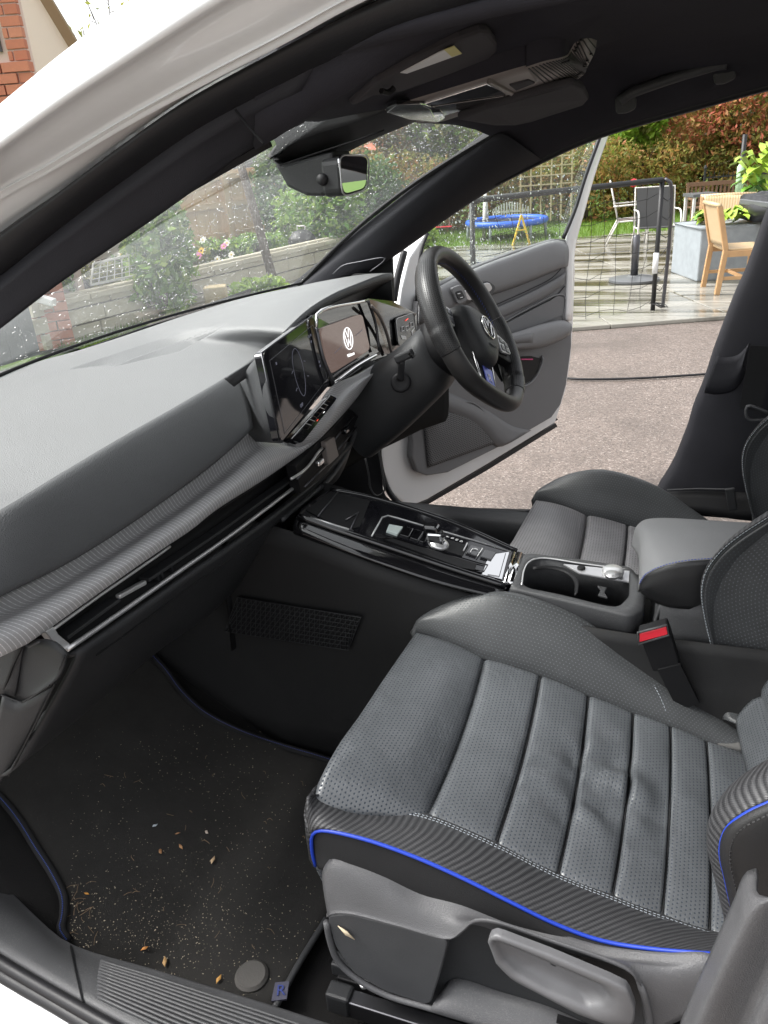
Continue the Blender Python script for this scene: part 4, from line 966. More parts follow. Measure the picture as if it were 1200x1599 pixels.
# seat rail
rl = MB(); a, b = V(.035, -.605, .285), V(.55, -.605, .285)
rl.beam(V(.05, -.612, .285), V(.6, -.612, .285), .02, .03); o = rl.build('seat_rail', M['darkmetal'], seat, bevel=.002)
MB().beam(V(.028, -.612, .288), V(.062, -.612, .288), .024, .036).build('rail_cap', M['plastic'], seat, bevel=.004)
MB().beam(V(.03, -.575, .285), V(.6, -.575, .285), .03, .016).build('seat_rail', M['black'], seat, bevel=.002)
MB().beam(V(.02, -.574, .298), V(.05, -.574, .298), .022, .022).build('rail_catch', M['plastic'], seat, bevel=.003)
MB().lathe([(.007, 0), (.007, .004), (.004, .005)], V(.072, -.592, .300), 12).build('rail_bolt', M['chrome'], seat)
for i in range(3): MB().box(V(.085+.02*i, -.59, .296), .008, .018, .01).build('rail_clip', M['black'], seat)
# ---- backrest
BN = (1, 0, -.466); BD = .515-.466*.45
def BK(px, py, dd=0): return at(px, py, BN, BD+dd)
Eo = cr([Y(a, b, -.098) for a, b in [(1148, 1128), (1140, 1100), (1126, 1055), (1110, 1000), (1099, 945), (1099, 915), (1108, 890), (1130, 862), (1160, 838), (1200, 812), (1250, 775)]], 44)
Si = cr([BK(a, b) for a, b in [(1150, 1132), (1153, 1105), (1162, 1078), (1180, 1042), (1200, 1012), (1230, 970), (1260, 925), (1290, 880), (1310, 850)]], 44)
loft('backrest_bolster', [Si+V(.01, -.004, 0), Si, Si*.8+Eo*.2+V(-.012, 0, .004), Si*.4+Eo*.6+V(-.018, 0, .006), Eo*.92+Si*.08+V(-.004, 0, .002), Eo, Eo+V(.03, .012, 0), Eo+V(.12, .012, -.01)], M['leatherdark'], seat, nu=44, nv=4, solid=.004)
loft('backrest_edge', [Eo[14:]+V(-.002, .001, .003), Eo[14:]+V(.008, .010, .014), Eo[14:]+V(.02, .013, .012)], M['carbon'], seat, nu=30, nv=3, solid=.003)
MB().tube(list(Eo[16:]+V(.012, .014, .016)), .0026, 6).build('piping', M['blue'], seat, smooth=True)
stitchline('backrest_stitching', [p+V(-.002, 0, .003) for p in Eo[14:44:3]], seat)
# ribbed middle of the backrest
I0 = cr([BK(1149, 1132), BK(1156, 1165), BK(1166, 1205), BK(1175, 1260)], 24)
mids = [I0]
upd = V(.43, 0, .92)
G = []
for j in range(61):
    s_ = j*.011; rr = I0+nrm(upd)*s_
    ph = (s_ % .066)/.066; h = .008*(1-(2*ph-1)**2)**.5
    G.append(rr+V(-h*.9, 0, h*.45))
grid('backrest_panel', np.array(G), M['leather'], seat, solid=.004)
# outer bolster of the backrest
Ni = cr([Y(a, b, -.545) for a, b in [(1150, 1440), (1128, 1350), (1118, 1300), (1122, 1268), (1138, 1240), (1165, 1215), (1200, 1194), (1260, 1160)]], 40)
No = cr([Y(a, b, -.595) for a, b in [(1152, 1440), (1136, 1370), (1128, 1325), (1138, 1292), (1165, 1270), (1200, 1253), (1230, 1240), (1290, 1215)]], 40)
loft('backrest_bolster', [Ni+V(.04, .02, 0), Ni+V(.008, .004, 0), Ni, Ni*.5+No*.5+V(-.008, -.004, .003), No], M['carbon'], seat, nu=40, nv=4, solid=.004)
MB().tube(list(No+V(-.001, -.002, 0)), .0024, 8).build('piping', M['blue'], seat, smooth=True)
No2 = cr([Y(a, b, -.612) for a, b in [(1160, 1445), (1150, 1390), (1140, 1335), (1150, 1300), (1175, 1282), (1210, 1265), (1240, 1250), (1300, 1225)]], 40)
far_ = No2+V(.25, 0, -.02)
loft('backrest_side', [No, No2, No2*.6+far_*.4+V(0, -.006, 0), far_], M['leatherplain'], seat, nu=40, nv=3, solid=.004)
stitchline('backrest_stitching', [p+V(0, -.002, 0) for p in No2[2:38:3]], seat, 'leatherplain', r=.0009)
# driver's seat: a copy with the same parts
drv = copy_tree(seat, car, (.09, .656, -.035))
drv['label'] = 'driver seat beyond the armrest with smooth perforated leather'
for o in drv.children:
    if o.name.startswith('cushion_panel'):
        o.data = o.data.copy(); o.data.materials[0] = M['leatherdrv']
# ------------------------------------------------------------------ buckle, belts, pillars, sills, floor
bk = empty('seat_belt_buckle', (0, 0, 0), None, None); bk.parent = car
yb = -.132
MB().prism([Y(a, b, yb) for a, b in [(996, 988), (1042, 975), (1048, 992), (1062, 1040), (1020, 1050), (1003, 1006)]], (0, .022, 0)).build('buckle_body', M['black'], bk, bevel=.003)
MB().prism([Y(999, 990, yb-.003), Y(1041, 979, yb-.003), Y(1043, 991, yb-.003), Y(999, 1003, yb-.003)], (0, .004, 0)).build('buckle_button', M['red'], bk, bevel=.001)
MB().tube([Y(996, 988, yb-.003), Y(1042, 976, yb-.003), Y(1045, 992, yb-.003), Y(997, 1006, yb-.003)], .0018, 6, closed=True).build('buckle_rim', M['plasticmid'], bk, smooth=True)
MB().beam(Y(1045, 1040, yb), Y(1075, 1100, yb), .008, .035).build('buckle_strap', M['black'], bk)
# rear footwell carpet seen between the seats
loft('rear_carpet', [[V(.50, -.02, .46), V(.9, -.02, .46)], [V(.50, -.16, .44), V(.9, -.16, .44)]], grained('grey_rear_carpet', (.10, .098, .095), .95, 500, .5, spec=.1), car, nu=6, nv=3, solid=.01)
# far B pillar
pe = [(1018, 792), (1030, 765), (1043, 745), (1056, 721), (1066, 696), (1076, 670), (1085, 639), (1096, 613), (1107, 583), (1114, 560), (1133, 508), (1153, 457), (1167, 427), (1183, 383), (1203, 328), (1250, 240), (1300, 160)]
L0 = cr([Y(a, b, .705) for a, b in pe], 50); 
loft('pillar_trim', [L0+V(-.002, .05, 0), L0, L0+V(.018, -.016, 0), L0+V(.07, -.026, 0), L0+V(.16, -.03, 0), L0+V(.35, -.02, 0), L0+V(.8, -.02, 0)], M['pillar'], car, nu=50, nv=3, solid=.004, label='dark door pillar trim behind the driver seat')
loft('pillar_lower_trim', [[Y(a, b, .672) for a, b in [(1040, 768), (1090, 766), (1145, 768), (1250, 770)]], [Y(a, b, .64) for a, b in [(1030, 800), (1090, 800), (1145, 810), (1250, 820)]]], M['black'], car, nu=10, nv=3, solid=.01)
MB().tube([Y(a, b, .668) for a, b in [(1042, 765), (1090, 763), (1138, 764)]], .0022, 5).build('pillar_seam', M['plasticmid'], car)
sh = [(1098, 605), (1120, 604), (1145, 600), (1152, 590), (1158, 570)]
loft('pillar_shelf', [[Y(a, b, .674) for a, b in [(1120, 556), (1132, 558), (1150, 555), (1160, 548), (1170, 535)]], [Y(a, b, .662) for a, b in [(1103, 602), (1122, 601), (1142, 597), (1152, 588), (1160, 570)]], [Y(a, b, .674) for a, b in [(1100, 614), (1122, 616), (1146, 610), (1158, 596), (1166, 575)]]], M['pillar'], car, nu=14, nv=4, solid=.003)
belt = empty('seat_belt', (0, 0, 0), None, None); belt.parent = car
MB().beam(Y(1190, 540, .63), Y(1172, 640, .63), .003, .045, (1, 0, 0)).build('belt_webbing', M['sidecloth'], belt)
MB().tube(cr([Y(a, b, .62) for a, b in [(1200, 645), (1180, 636), (1168, 634), (1165, 645), (1170, 655), (1200, 655)]], 16), .004, 6).build('belt_guide', M['plasticmid'], belt, smooth=True)
MB().beam(Y(1140, 762, .62), Y(1145, 796, .62), .01, .02, (1, 0, 0)).build('belt_anchor', M['plastic'], belt, bevel=.003)
# near B pillar corner at the frame's lower right
nbp = [(1062, 1640), (1080, 1600), (1120, 1510), (1150, 1445), (1163, 1412), (1172, 1401), (1186, 1397), (1260, 1390), (1330, 1640)]
loft('pillar_trim', [cr([Y(a, b, -.70) for a, b in nbp[:7]], 30)+V(0, .03, -.004), cr([Y(a, b, -.715) for a, b in nbp[:7]], 30), cr([Y(a, b, -.725) for a, b in [(1085, 1640), (1100, 1600), (1140, 1510), (1175, 1440), (1195, 1410), (1215, 1402), (1260, 1398)]], 30), cr([Y(a, b, -.72) for a, b in [(1150, 1640), (1165, 1600), (1200, 1520), (1240, 1440), (1260, 1420), (1290, 1410), (1330, 1405)]], 30), cr([Y(a, b, -.74) for a, b in [(1175, 1640), (1190, 1600), (1225, 1520), (1270, 1440), (1290, 1420), (1320, 1410), (1360, 1405)]], 30), cr([Y(a, b, -.74) for a, b in [(1300, 1640), (1320, 1600), (1350, 1520), (1390, 1440), (1400, 1420), (1420, 1410), (1460, 1405)]], 30)], M['seatplastic'], car, nu=30, nv=4, solid=.004, label='grey plastic pillar corner nearest the camera beside the passenger seat')
# sills
def FLR(px, py, dz=0):
    p = Z(px, py, .24+dz)
    if p[0] < -.25: p = at(px, py, (.55, 0, 1), .24-.1375+dz)
    return p
si = cr([Z(a, b, .335) for a, b in [(-140, 1270), (0, 1378), (60, 1436), (108, 1475), (250, 1519), (430, 1574), (620, 1635), (900, 1720)]], 40)
so_ = cr([Z(a, b, .365) for a, b in [(-140, 1395), (0, 1490), (60, 1526), (100, 1549), (190, 1599), (330, 1670), (520, 1760), (800, 1880)]], 40)
sil = loft('sill_trim', [si+V(0, .02, -.10), si+V(0, .002, -.004), si*.9+so_*.1+V(0, 0, .006), si*.5+so_*.5+V(0, 0, .012), so_*.93+si*.07+V(0, 0, .004), so_+V(0, 0, -.008)], M['plasticmid'], car, nu=40, nv=3, solid=.004, label='grooved grey sill trim of the open passenger door')
def sp(u, v, dz=0):
    i = u*39; k = min(int(i), 38); f = i-k
    a = si[k]*(1-f)+si[k+1]*f; b = so_[k]*(1-f)+so_[k+1]*f
    return a*(1-v)+b*v+V(0, 0, .012*math.sin(math.pi*v)**.6+.001+dz)
u0 = np.argmin(abs(si[:, 0]-Z(125, 1482, .335)[0]))/39
for v in np.linspace(.16, .82, 12):
    MB().tube([sp(u, v) for u in np.linspace(u0+.04-.02*v, .95, 24)], .0022, 6).build('sill_rib', M['plasticmid'], sil, smooth=True)
MB().tube([sp(u0-.01+.0*v, v, .0005) for v in np.linspace(0, 1, 10)], .0012, 5).build('sill_seam', M['black'], sil)
s3 = cr([Z(a, b, .35) for a, b in [(-140, 1425), (0, 1520), (90, 1572), (140, 1602), (300, 1690), (600, 1850)]], 40)
MB().tube(list(so_+V(0, -.006, -.004)), .008, 10).build('door_seal', M['rubber'], car, smooth=True, label='black rubber seal along the near sill')
MB().tube(list(s3+V(0, 0, 0)), .009, 10).build('door_seal', M['rubber'], car, smooth=True, label='outer black rubber lip below the near sill')
s4_ = cr([Z(a, b, .335) for a, b in [(-140, 1445), (0, 1540), (90, 1597), (200, 1665), (500, 1830)]], 40)
loft('sill_skin', [s4_+V(0, .03, .008), s4_, s4_+V(.0, -.03, -.015), s4_+V(0, -.05, -.08), s4_+V(0, -.05, -.2)], M['wetpaint'], car, nu=40, nv=3, solid=.003)
# far sill
loft('sill_trim', [[V(-.5, .765, .30), V(.6, .765, .30)], [V(-.5, .755, .365), V(.6, .755, .365)], [V(-.5, .735, .372), V(.6, .735, .372)], [V(-.5, .69, .36), V(.6, .69, .36)], [V(-.5, .67, .30), V(.6, .67, .30)], [V(-.5, .66, .22), V(.6, .66, .22)]], M['plastic'], car, nu=14, nv=2, solid=.004, label='dark sill trim of the open driver door')
fs_ = [Y(a, b, .76) for a, b in [(588, 660), (590, 690), (596, 735), (608, 768), (625, 787), (645, 795), (720, 797), (830, 800)]]
MB().tube(cr(fs_, 40), .009, 8).build('door_seal', M['rubber'], car, smooth=True, label='black rubber seal round the driver doorway')
# floor carpet and bulkhead
G = []
for x in np.linspace(-1.0, 1.5, 40):
    z = .225+max(0, -.25-x)*.55
    G.append([V(x, y, z) for y in np.linspace(-.70, .72, 20)])
grid('carpet', np.array(G), M['carpet'], car, solid=.004, face_cam=True)
loft('bulkhead', [[V(-.95, -.75, .55), V(-.95, .75, .55)], [V(-.72, -.75, .98), V(-.72, .75, .98)]], M['black'], car, nu=6, nv=3)
loft('kick_panel', [[V(-.52, -.67, .80), V(-.9, -.67, .80)], [V(-.60, -.685, .36), V(-.95, -.66, .36)]], M['plastic'], car, nu=6, nv=4)
# rear of the cabin: bench, rear wall, flanks, bonnet
MB().box(V(1.35, 0, .42), .55, 1.3, .22).build('rear_bench', M['leatherdark'], car, bevel=.03)
MB().box(V(1.68, 0, .75), .14, 1.3, .62).build('rear_bench', M['leatherdark'], car, bevel=.03)
G = []
for y in np.linspace(-.85, .85, 12):
    xs_ = np.linspace(-.74, -1.75, 8); G.append(np.stack([xs_, np.full(8, y), .90-.16*((-.74-xs_)/1.0)**1.3-.05*(y/.85)**4], 1))
grid('bonnet', np.array(G), M['wetpaint'], car, solid=.004, face_cam=False)
loft('rear_quarter', [[V(1.55, .78, 1.42), V(2.0, .76, 1.38)], [V(1.3, .86, .95), V(2.1, .86, .95)], [V(1.25, .87, .30), V(2.1, .87, .30)]], M['wetpaint'], car, nu=6, nv=4)
loft('rear_quarter', [[V(1.55, -.78, 1.42), V(2.0, -.76, 1.38)], [V(1.3, -.86, .95), V(2.1, -.86, .95)], [V(1.25, -.87, .30), V(2.1, -.87, .30)]], M['wetpaint'], car, nu=6, nv=4)
# ------------------------------------------------------------------ roof fittings
vis = empty('sun_visor', (0, 0, 0), None, None); vis.parent = car; vis['label'] = 'grey passenger sun visor folded up with a paper warning label'
yv = -.33
q = [(548, 168), (590, 128), (650, 95), (720, 63), (752, 52), (766, 53), (778, 68), (778, 80), (765, 92), (700, 118), (625, 145), (580, 152)]
poly('visor_panel', [at(a, b, (-.42, 0, 1), 1.326) for a, b in q], M['visor'], vis, .012, bevel=.004)
VP = lambda a, b, o=0: at(a, b, (-.42, 0, 1), 1.326-.0015-o)
wl_ = poly('warning_label', [VP(626, 114), VP(686, 82), VP(710, 72), VP(722, 84), VP(636, 115)], M['white'], vis, .0008)
poly('label_symbol', [VP(694, 78, .001), VP(710, 72, .001), VP(722, 84, .001), VP(706, 89, .001)], M['yellow'], vis, .0006)
MB().tube(cr([VP(596, 142, .004), VP(608, 144, .006), VP(616, 137, .004)], 6), .003, 6).build('visor_clip', M['black'], vis)
vis2 = empty('sun_visor', (0, 0, 0), None, None); vis2.parent = car; vis2['label'] = 'grey driver sun visor folded up behind the overhead console'
q = [(715, 188, .10), (760, 172, .12), (850, 143, .12), (895, 133, .12), (912, 140, .16), (920, 156, .24), (912, 165, .29), (870, 178, .34), (830, 192, .40), (805, 196, .42), (770, 196, .38)]
poly('visor_panel', [Y(a, b, c) for a, b, c in q], M['visor'], vis2, .012, bevel=.004)
oh = empty('overhead_console', (0, 0, 0), None, None); oh.parent = car
def OP(px, py, dz=0): return at(px, py, (-.20, 0, 1), 1.3405+dz)
sidesN = [(602, 172), (640, 158), (700, 140), (765, 120), (820, 104), (862, 94), (884, 90)]
sidesF = [(660, 192), (690, 190), (745, 172), (810, 152), (860, 139), (893, 128), (912, 117)]
N_ = cr([OP(a, b) for a, b in sidesN], 30); F_ = cr([OP(a, b) for a, b in sidesF], 30)
loft('console_flank', [N_+V(0, -.004, .05), N_+V(0, -.001, .001)], M['headliner'], oh, nu=30, nv=2, solid=.002)
loft('console_body', [N_, N_*.5+F_*.5+V(0, 0, -.002), F_, F_+V(0, .004, .03)], M['overgrey'], oh, nu=30, nv=3, solid=.003)
# gloss front with reading lights
poly('sensor_window', [OP(a, b, -.004) for a, b in [(604, 176), (620, 164), (664, 162), (690, 176), (694, 186), (684, 191), (640, 187)]], M['piano'], oh, .006, bevel=.001)
poly('light_lens', [OP(a, b, -.004) for a, b in [(664, 163), (762, 132), (780, 141), (790, 148), (735, 155), (676, 165)]], M['mirror'], oh, .004, bevel=.001)
poly('light_lens', [OP(a, b, -.004) for a, b in [(672, 167), (790, 150), (735, 168), (692, 182), (688, 174)]], M['piano'], oh, .004, bevel=.001)
poly('light_lens', [OP(a, b, -.005) for a, b in [(656, 163), (666, 164), (688, 172), (696, 184), (684, 191), (678, 184), (672, 172)]], M['mirror'], oh, .003, bevel=.001)
poly('lens_end', [OP(a, b, -.006) for a, b in [(762, 131), (768, 130), (803, 147), (799, 151)]], M['overgrey'], oh, .006, bevel=.001)
poly('console_switch', [OP(a, b, -.004) for a, b in [(796, 134), (826, 126), (836, 130), (806, 142)]], M['visor'], oh, .004, bevel=.001)
# ribbed grille bending up with the roof
kN = [OP(a, b, -.002) for a, b in [(822, 106), (850, 97), (880, 90)]]+[Y(a, b, -.065) for a, b in [(892, 78), (904, 56), (914, 36)]]
kF = [OP(a, b, -.002) for a, b in [(848, 141), (885, 131), (910, 117)]]+[Y(a, b, .05) for a, b in [(920, 100), (929, 82), (933, 62)]]
KN, KF = cr(kN, 60), cr(kF, 60)
loft('grille_flank', [KN+V(0, -.004, .05), KN+V(0, -.001, .001)], M['headliner'], oh, nu=40, nv=2, solid=.002)
loft('grille_body', [KN, KF, KF+V(0, .003, .02)], M['overgrey'], oh, nu=40, nv=2, sharp=True, solid=.003)
for i in range(1, 57, 2):
    j = min(i+2, 59); a_, b_ = KN[i]*.97+KF[j]*.03, KF[j]*.97+KN[i]*.03
    MB().beam(a_+V(0, 0, -.0004), b_+V(0, 0, -.0004), .0013, .0012).build('grille_gap', M['black'], oh)
for t in (20, 22, 24, 26, 46, 48, 50, 52):
    for s_ in (.14, .84):
        c = KN[t]*(1-s_)+KF[min(t+3, 59)]*s_; MB().box(c+V(0, 0, -.0012), .0035, .011, .002).build('grille_slot', M['black'], oh)
# grab handle
gh = empty('grab_handle', (0, 0, 0), None, None); gh.parent = car
yg = .50
MB().tube(cr([Y(a, b, yg) for a, b in [(968, 158), (985, 146), (1010, 136), (1060, 119), (1100, 107), (1122, 101), (1136, 100)]], 24), .0095, 10).build('handle_bar', M['plasticmid'], gh, smooth=True)
for q in ([(960, 152), (976, 144), (994, 150), (993, 170), (978, 177), (962, 178)], [(1112, 104), (1134, 98), (1148, 106), (1150, 122), (1132, 131), (1116, 132)]):
    poly('handle_mount', rounded([Y(a, b, yg+.012) for a, b in q], .25, 3), M['plasticmid'], gh, .012, bevel=.003)
# rear-view mirror with sensor housing
mir = empty('rear_view_mirror', (0, 0, 0), None, None); mir.parent = car
def hs_(pts, y): return [Y(a, b, y) for a, b in pts]
loft('housing_neck', [hs_([(426, 216), (470, 150), (560, 95), (640, 75), (700, 65)], -.07), hs_([(432, 226), (476, 180), (560, 165), (640, 135), (700, 120)], -.06), hs_([(428, 240), (475, 216), (560, 190), (630, 165), (690, 150)], -.056)], M['plastic'], mir, nu=16, nv=3, solid=.004)
loft('sensor_housing', [hs_([(425, 248), (452, 205), (500, 192), (570, 170), (650, 140)], -.055), hs_([(424, 247), (445, 224), (500, 205), (572, 178), (655, 150)], -.05), hs_([(440, 260), (470, 252), (530, 225), (580, 205), (640, 180)], .0), hs_([(470, 300), (500, 270), (540, 240), (590, 215), (650, 190)], .045)], M['plastic'], mir, nu=20, nv=4, solid=.005)
MB().prism([Y(a, b, -.045) for a, b in [(424, 248), (440, 257), (520, 236), (522, 296), (502, 307), (478, 306), (448, 292)]], (0, .07, 0)).build('mirror_mount', M['plastic'], mir, bevel=.005)
MB().tube([Y(a, b, -.048) for a, b in [(438, 258), (480, 244), (560, 218), (600, 203)]], .0012, 5).build('housing_seam', M['black'], mir)
MB().lathe([(.008, 0), (.009, .006), (.007, .012)], Y(506, 280, -.05), 16, (0, -1, 0)).build('mirror_ball', M['rubber'], mir, smooth=True)
mq = [(512, 246), (534, 240), (560, 242), (573, 252), (574, 276), (566, 296), (548, 304), (530, 306), (516, 300)]
mcen = Y(545, 272, -.02)
# mirror body: glass plane faces rearwards and a little to the driver's side
mn = nrm(V(1, 0, .03))
mo = [at(p[0], p[1], mn, mn@mcen) for p in rounded([(529, 242, 0), (576, 243, 0), (574, 296, 0), (534, 308, 0)], .22, 5)]
MB().prism(mo, -mn*.030).build('mirror_shell', M['plastic'], mir, bevel=.004)
mi_ = [at(p[0], p[1], mn, mn@mcen+.001) for p in rounded([(528, 240, 0), (575, 245, 0), (571, 293, 0), (537, 303, 0)], .22, 5)]
poly('mirror_glass', mi_, M['mirror'], mir, .002)
MB().tube(list(cr(mo, 40, True, True)+mn*.001), .0012, 6, closed=True).build('mirror_rim', M['silver'], mir, smooth=True)
# ------------------------------------------------------------------ driver door, swung open
door = empty('driver_door', (0, 0, 0), None, None); door.parent = car; door['label'] = 'open driver door with grey door card and white frame'
DN = V(.8746, -.4848, 0); DD = -.835
def D(px, py, o=0): return at(px, py, DN, DD+o)
def Ds(pts, o=0): return [D(a, b, o) for a, b in pts]
# white metal: lower shell, rear edge, window frame
sh_ = [(664, 366), (640, 402), (628, 450), (618, 520), (606, 600), (596, 690), (598, 735), (612, 770), (634, 788), (646, 789), (668, 780), (760, 726), (868, 660), (884, 610), (892, 560), (896, 500), (899, 420), (897, 400), (870, 392), (800, 414), (740, 436), (690, 460), (655, 480), (656, 420), (668, 368)]
poly('door_shell', Ds(sh_, -.03), M['paint'], door, .09, bevel=.006)
fr_o = [(955, 199), (946, 224), (930, 270), (913, 330), (899, 384), (896, 440), (893, 500)]
fr_i = [(938, 206), (926, 238), (912, 280), (898, 325), (884, 372), (884, 440), (882, 500)]
loft('window_frame', [Ds(fr_o, -.035), Ds(fr_o, -.005), [D(a*.5+c*.5, b*.5+d*.5, .006) for (a, b), (c, d) in zip(fr_o, fr_i)], Ds(fr_i, .0), Ds(fr_i, -.02)], M['paint'], door, nu=24, nv=3, solid=.004)
MB().tube(cr(Ds([(941, 203), (928, 238), (913, 280), (899, 325), (880, 372)], .004), 20), .007, 8).build('window_seal', M['rubber'], door, smooth=True)
MB().tube(cr(Ds([(668, 364), (660, 385), (654, 420), (650, 470)], .004), 12), .005, 8).build('window_seal', M['rubber'], door, smooth=True)
MB().tube(cr(Ds([(632, 392), (622, 430), (615, 470)], .01), 12), .010, 8).build('window_seal', M['rubber'], door, smooth=True)
poly('lower_seal', Ds([(640, 791), (668, 782), (760, 728), (868, 661), (871, 666), (760, 735), (668, 788)], -.05), M['rubber'], door, .03)
poly('edge_flap', Ds([(866, 648), (872, 655), (812, 694), (806, 690)], -.09), M['rubber'], door, .02)
# glass
gq_ = [D(652, 470, -.02), D(666, 366, -.02), D(705, 328, -.02), D(770, 288, -.02), D(860, 238, -.02), D(944, 200, -.02), D(928, 240, -.02), D(884, 374, -.02), D(740, 420, -.02)]
gl = mesh('window_glass', gq_, [tuple(range(9))], M['doorglass'], door, smooth=False)
gquad = [D(690, 300, -.019), D(944, 205, -.019), D(884, 378, -.019), D(655, 462, -.019)]
drops('raindrops', lambda u, v: quadpt(gquad, u, v), 1500, gl, .0012, .0042, .15, seed=5, mask=lambda u, v: .9 if u < .5 else .35)
# card: lower base, belt pad, mid panel, armrest
card = [(655, 463), (690, 442), (742, 416), (800, 394), (868, 373), (884, 374), (891, 384), (892, 405), (888, 440), (885, 498), (893, 506), (893, 540), (885, 600), (876, 632), (862, 652), (800, 688), (700, 738), (668, 743), (652, 737), (644, 715), (645, 690), (640, 640), (640, 560)]
poly('door_card', Ds(card, .0), M['doorgrey'], door, .025, bevel=.005)
loft('belt_pad', [Ds([(655, 466), (690, 445), (742, 419), (800, 397), (868, 375), (884, 378)], .002), Ds([(655, 470), (690, 450), (742, 424), (800, 402), (868, 380), (888, 386)], .022), Ds([(655, 486), (690, 468), (742, 444), (800, 424), (868, 400), (889, 398)], .030), Ds([(655, 502), (690, 486), (742, 464), (810, 440), (868, 419), (888, 412)], .026), Ds([(655, 508), (690, 492), (742, 470), (812, 446), (868, 423), (887, 416)], .004)], M['doorlight'], door, nu=30, nv=3, solid=.004)
loft('trim_spear', [Ds([(690, 520), (770, 482), (830, 455), (862, 438), (884, 424)], .004), Ds([(690, 523), (770, 485), (830, 458), (862, 441), (884, 427)], .014), Ds([(690, 538), (770, 500), (830, 472), (862, 455), (882, 440)], .014), Ds([(690, 541), (770, 503), (830, 475), (862, 458), (882, 443)], .003)], M['doorgrey'], door, nu=20, nv=2, solid=.003)
MB().tube(cr(Ds([(770, 478), (830, 451), (862, 434), (876, 420), (880, 412)], .012), 16), .0016, 6).build('card_seam', M['black'], door, smooth=True)
MB().tube(cr(Ds([(690, 552), (780, 508), (835, 480), (868, 463), (882, 447)], .004), 16), .002, 6).build('card_seam', M['black'], door, smooth=True)
# lower padded panel with a raised edge
pan = Ds([(760, 522), (872, 462), (882, 464), (880, 492), (846, 506), (800, 522), (770, 534)], .004)
poly('padded_panel', pan, M['doorgrey'], door, .004, bevel=.002)
MB().tube(cr(Ds([(760, 520), (810, 490), (868, 461), (879, 460), (883, 466), (879, 500)], .005), 30), .0025, 6).build('panel_edge', M['doorlight'], door, smooth=True)
# armrest
loft('door_armrest', [Ds([(740, 535), (800, 522), (845, 506), (880, 500), (893, 506)], .004), Ds([(740, 532), (800, 521), (845, 508), (880, 502), (893, 508)], .05), Ds([(740, 545), (800, 536), (845, 524), (880, 515), (894, 512)], .062), Ds([(740, 552), (800, 545), (845, 540), (875, 528), (893, 518)], .055), Ds([(740, 552), (800, 546), (845, 543), (875, 532), (892, 522)], .006)], M['doorlight'], door, nu=24, nv=3, solid=.004)
loft('armrest_cup', [Ds([(792, 528), (812, 524), (834, 520)], .064), Ds([(790, 538), (812, 536), (832, 535)], .064)], M['doorgrey'], door, nu=8, nv=2)
# flat black sheet stands in for the shaded pocket below the armrest, plus its bright object
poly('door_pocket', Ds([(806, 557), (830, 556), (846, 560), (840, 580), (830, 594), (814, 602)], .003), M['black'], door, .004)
MB().tube(cr(Ds([(846, 556), (848, 562), (840, 584), (830, 597), (812, 606)], .005), 14), .004, 6).build('pocket_edge', M['doorlight'], door, smooth=True)
MB().beam(D(814, 561, .008), D(832, 561, .008), .004, .004).build('pocket_reflector', base('pink_red_plastic', (.6, .05, .2), .4)[0], door)
# pull handle and lock buttons
poly('lock_panel', rounded(Ds([(705, 450), (722, 444), (732, 468), (716, 476)], .040), .2, 3), M['doorlight'], door, .01, bevel=.002)
lb = poly('lock_button', rounded(Ds([(712, 456), (721, 453), (727, 465), (717, 469)], .043), .2, 3), M['plastic'], door, .004)
MB().tube(Ds([(715, 459), (719, 458)], .045), .0012, 4).build('lock_symbol', M['white'], lb); MB().tube(Ds([(719, 465), (723, 464)], .045), .0012, 4).build('lock_symbol', M['white'], lb)
poly('door_handle', rounded(Ds([(726, 452), (764, 440), (770, 450), (765, 456), (734, 470), (728, 466)], .040), .25, 3), M['silver'], door, .008, bevel=.002)
poly('handle_recess', rounded(Ds([(732, 446), (762, 438), (775, 448), (768, 462), (738, 474)], .036), .25, 3), M['plasticmid'], door, .004)
# speaker grille and kick moulding
spq = [D(662, 658, .006), D(738, 630, .006), D(775, 692, .006), D(670, 730, .006)]
G = np.array([[quadpt(spq, u, v)+DN*.006*math.sin(math.pi*u)*math.sin(math.pi*v) for u in np.linspace(0, 1, 16)] for v in np.linspace(0, 1, 14)])
grid('speaker_grille', G, M['speaker'], door, solid=.003)
MB().tube(cr(Ds([(660, 655), (690, 642), (735, 628), (760, 648), (775, 672)], .006), 20), .003, 6).build('grille_edge', M['doorgrey'], door, smooth=True)
loft('kick_moulding', [Ds([(700, 612), (760, 640), (800, 665), (830, 672)], .004), Ds([(690, 625), (755, 655), (790, 690), (800, 690)], .016), Ds([(685, 640), (745, 668), (776, 698), (785, 697)], .003)], M['doorgrey'], door, nu=14, nv=3, solid=.003)
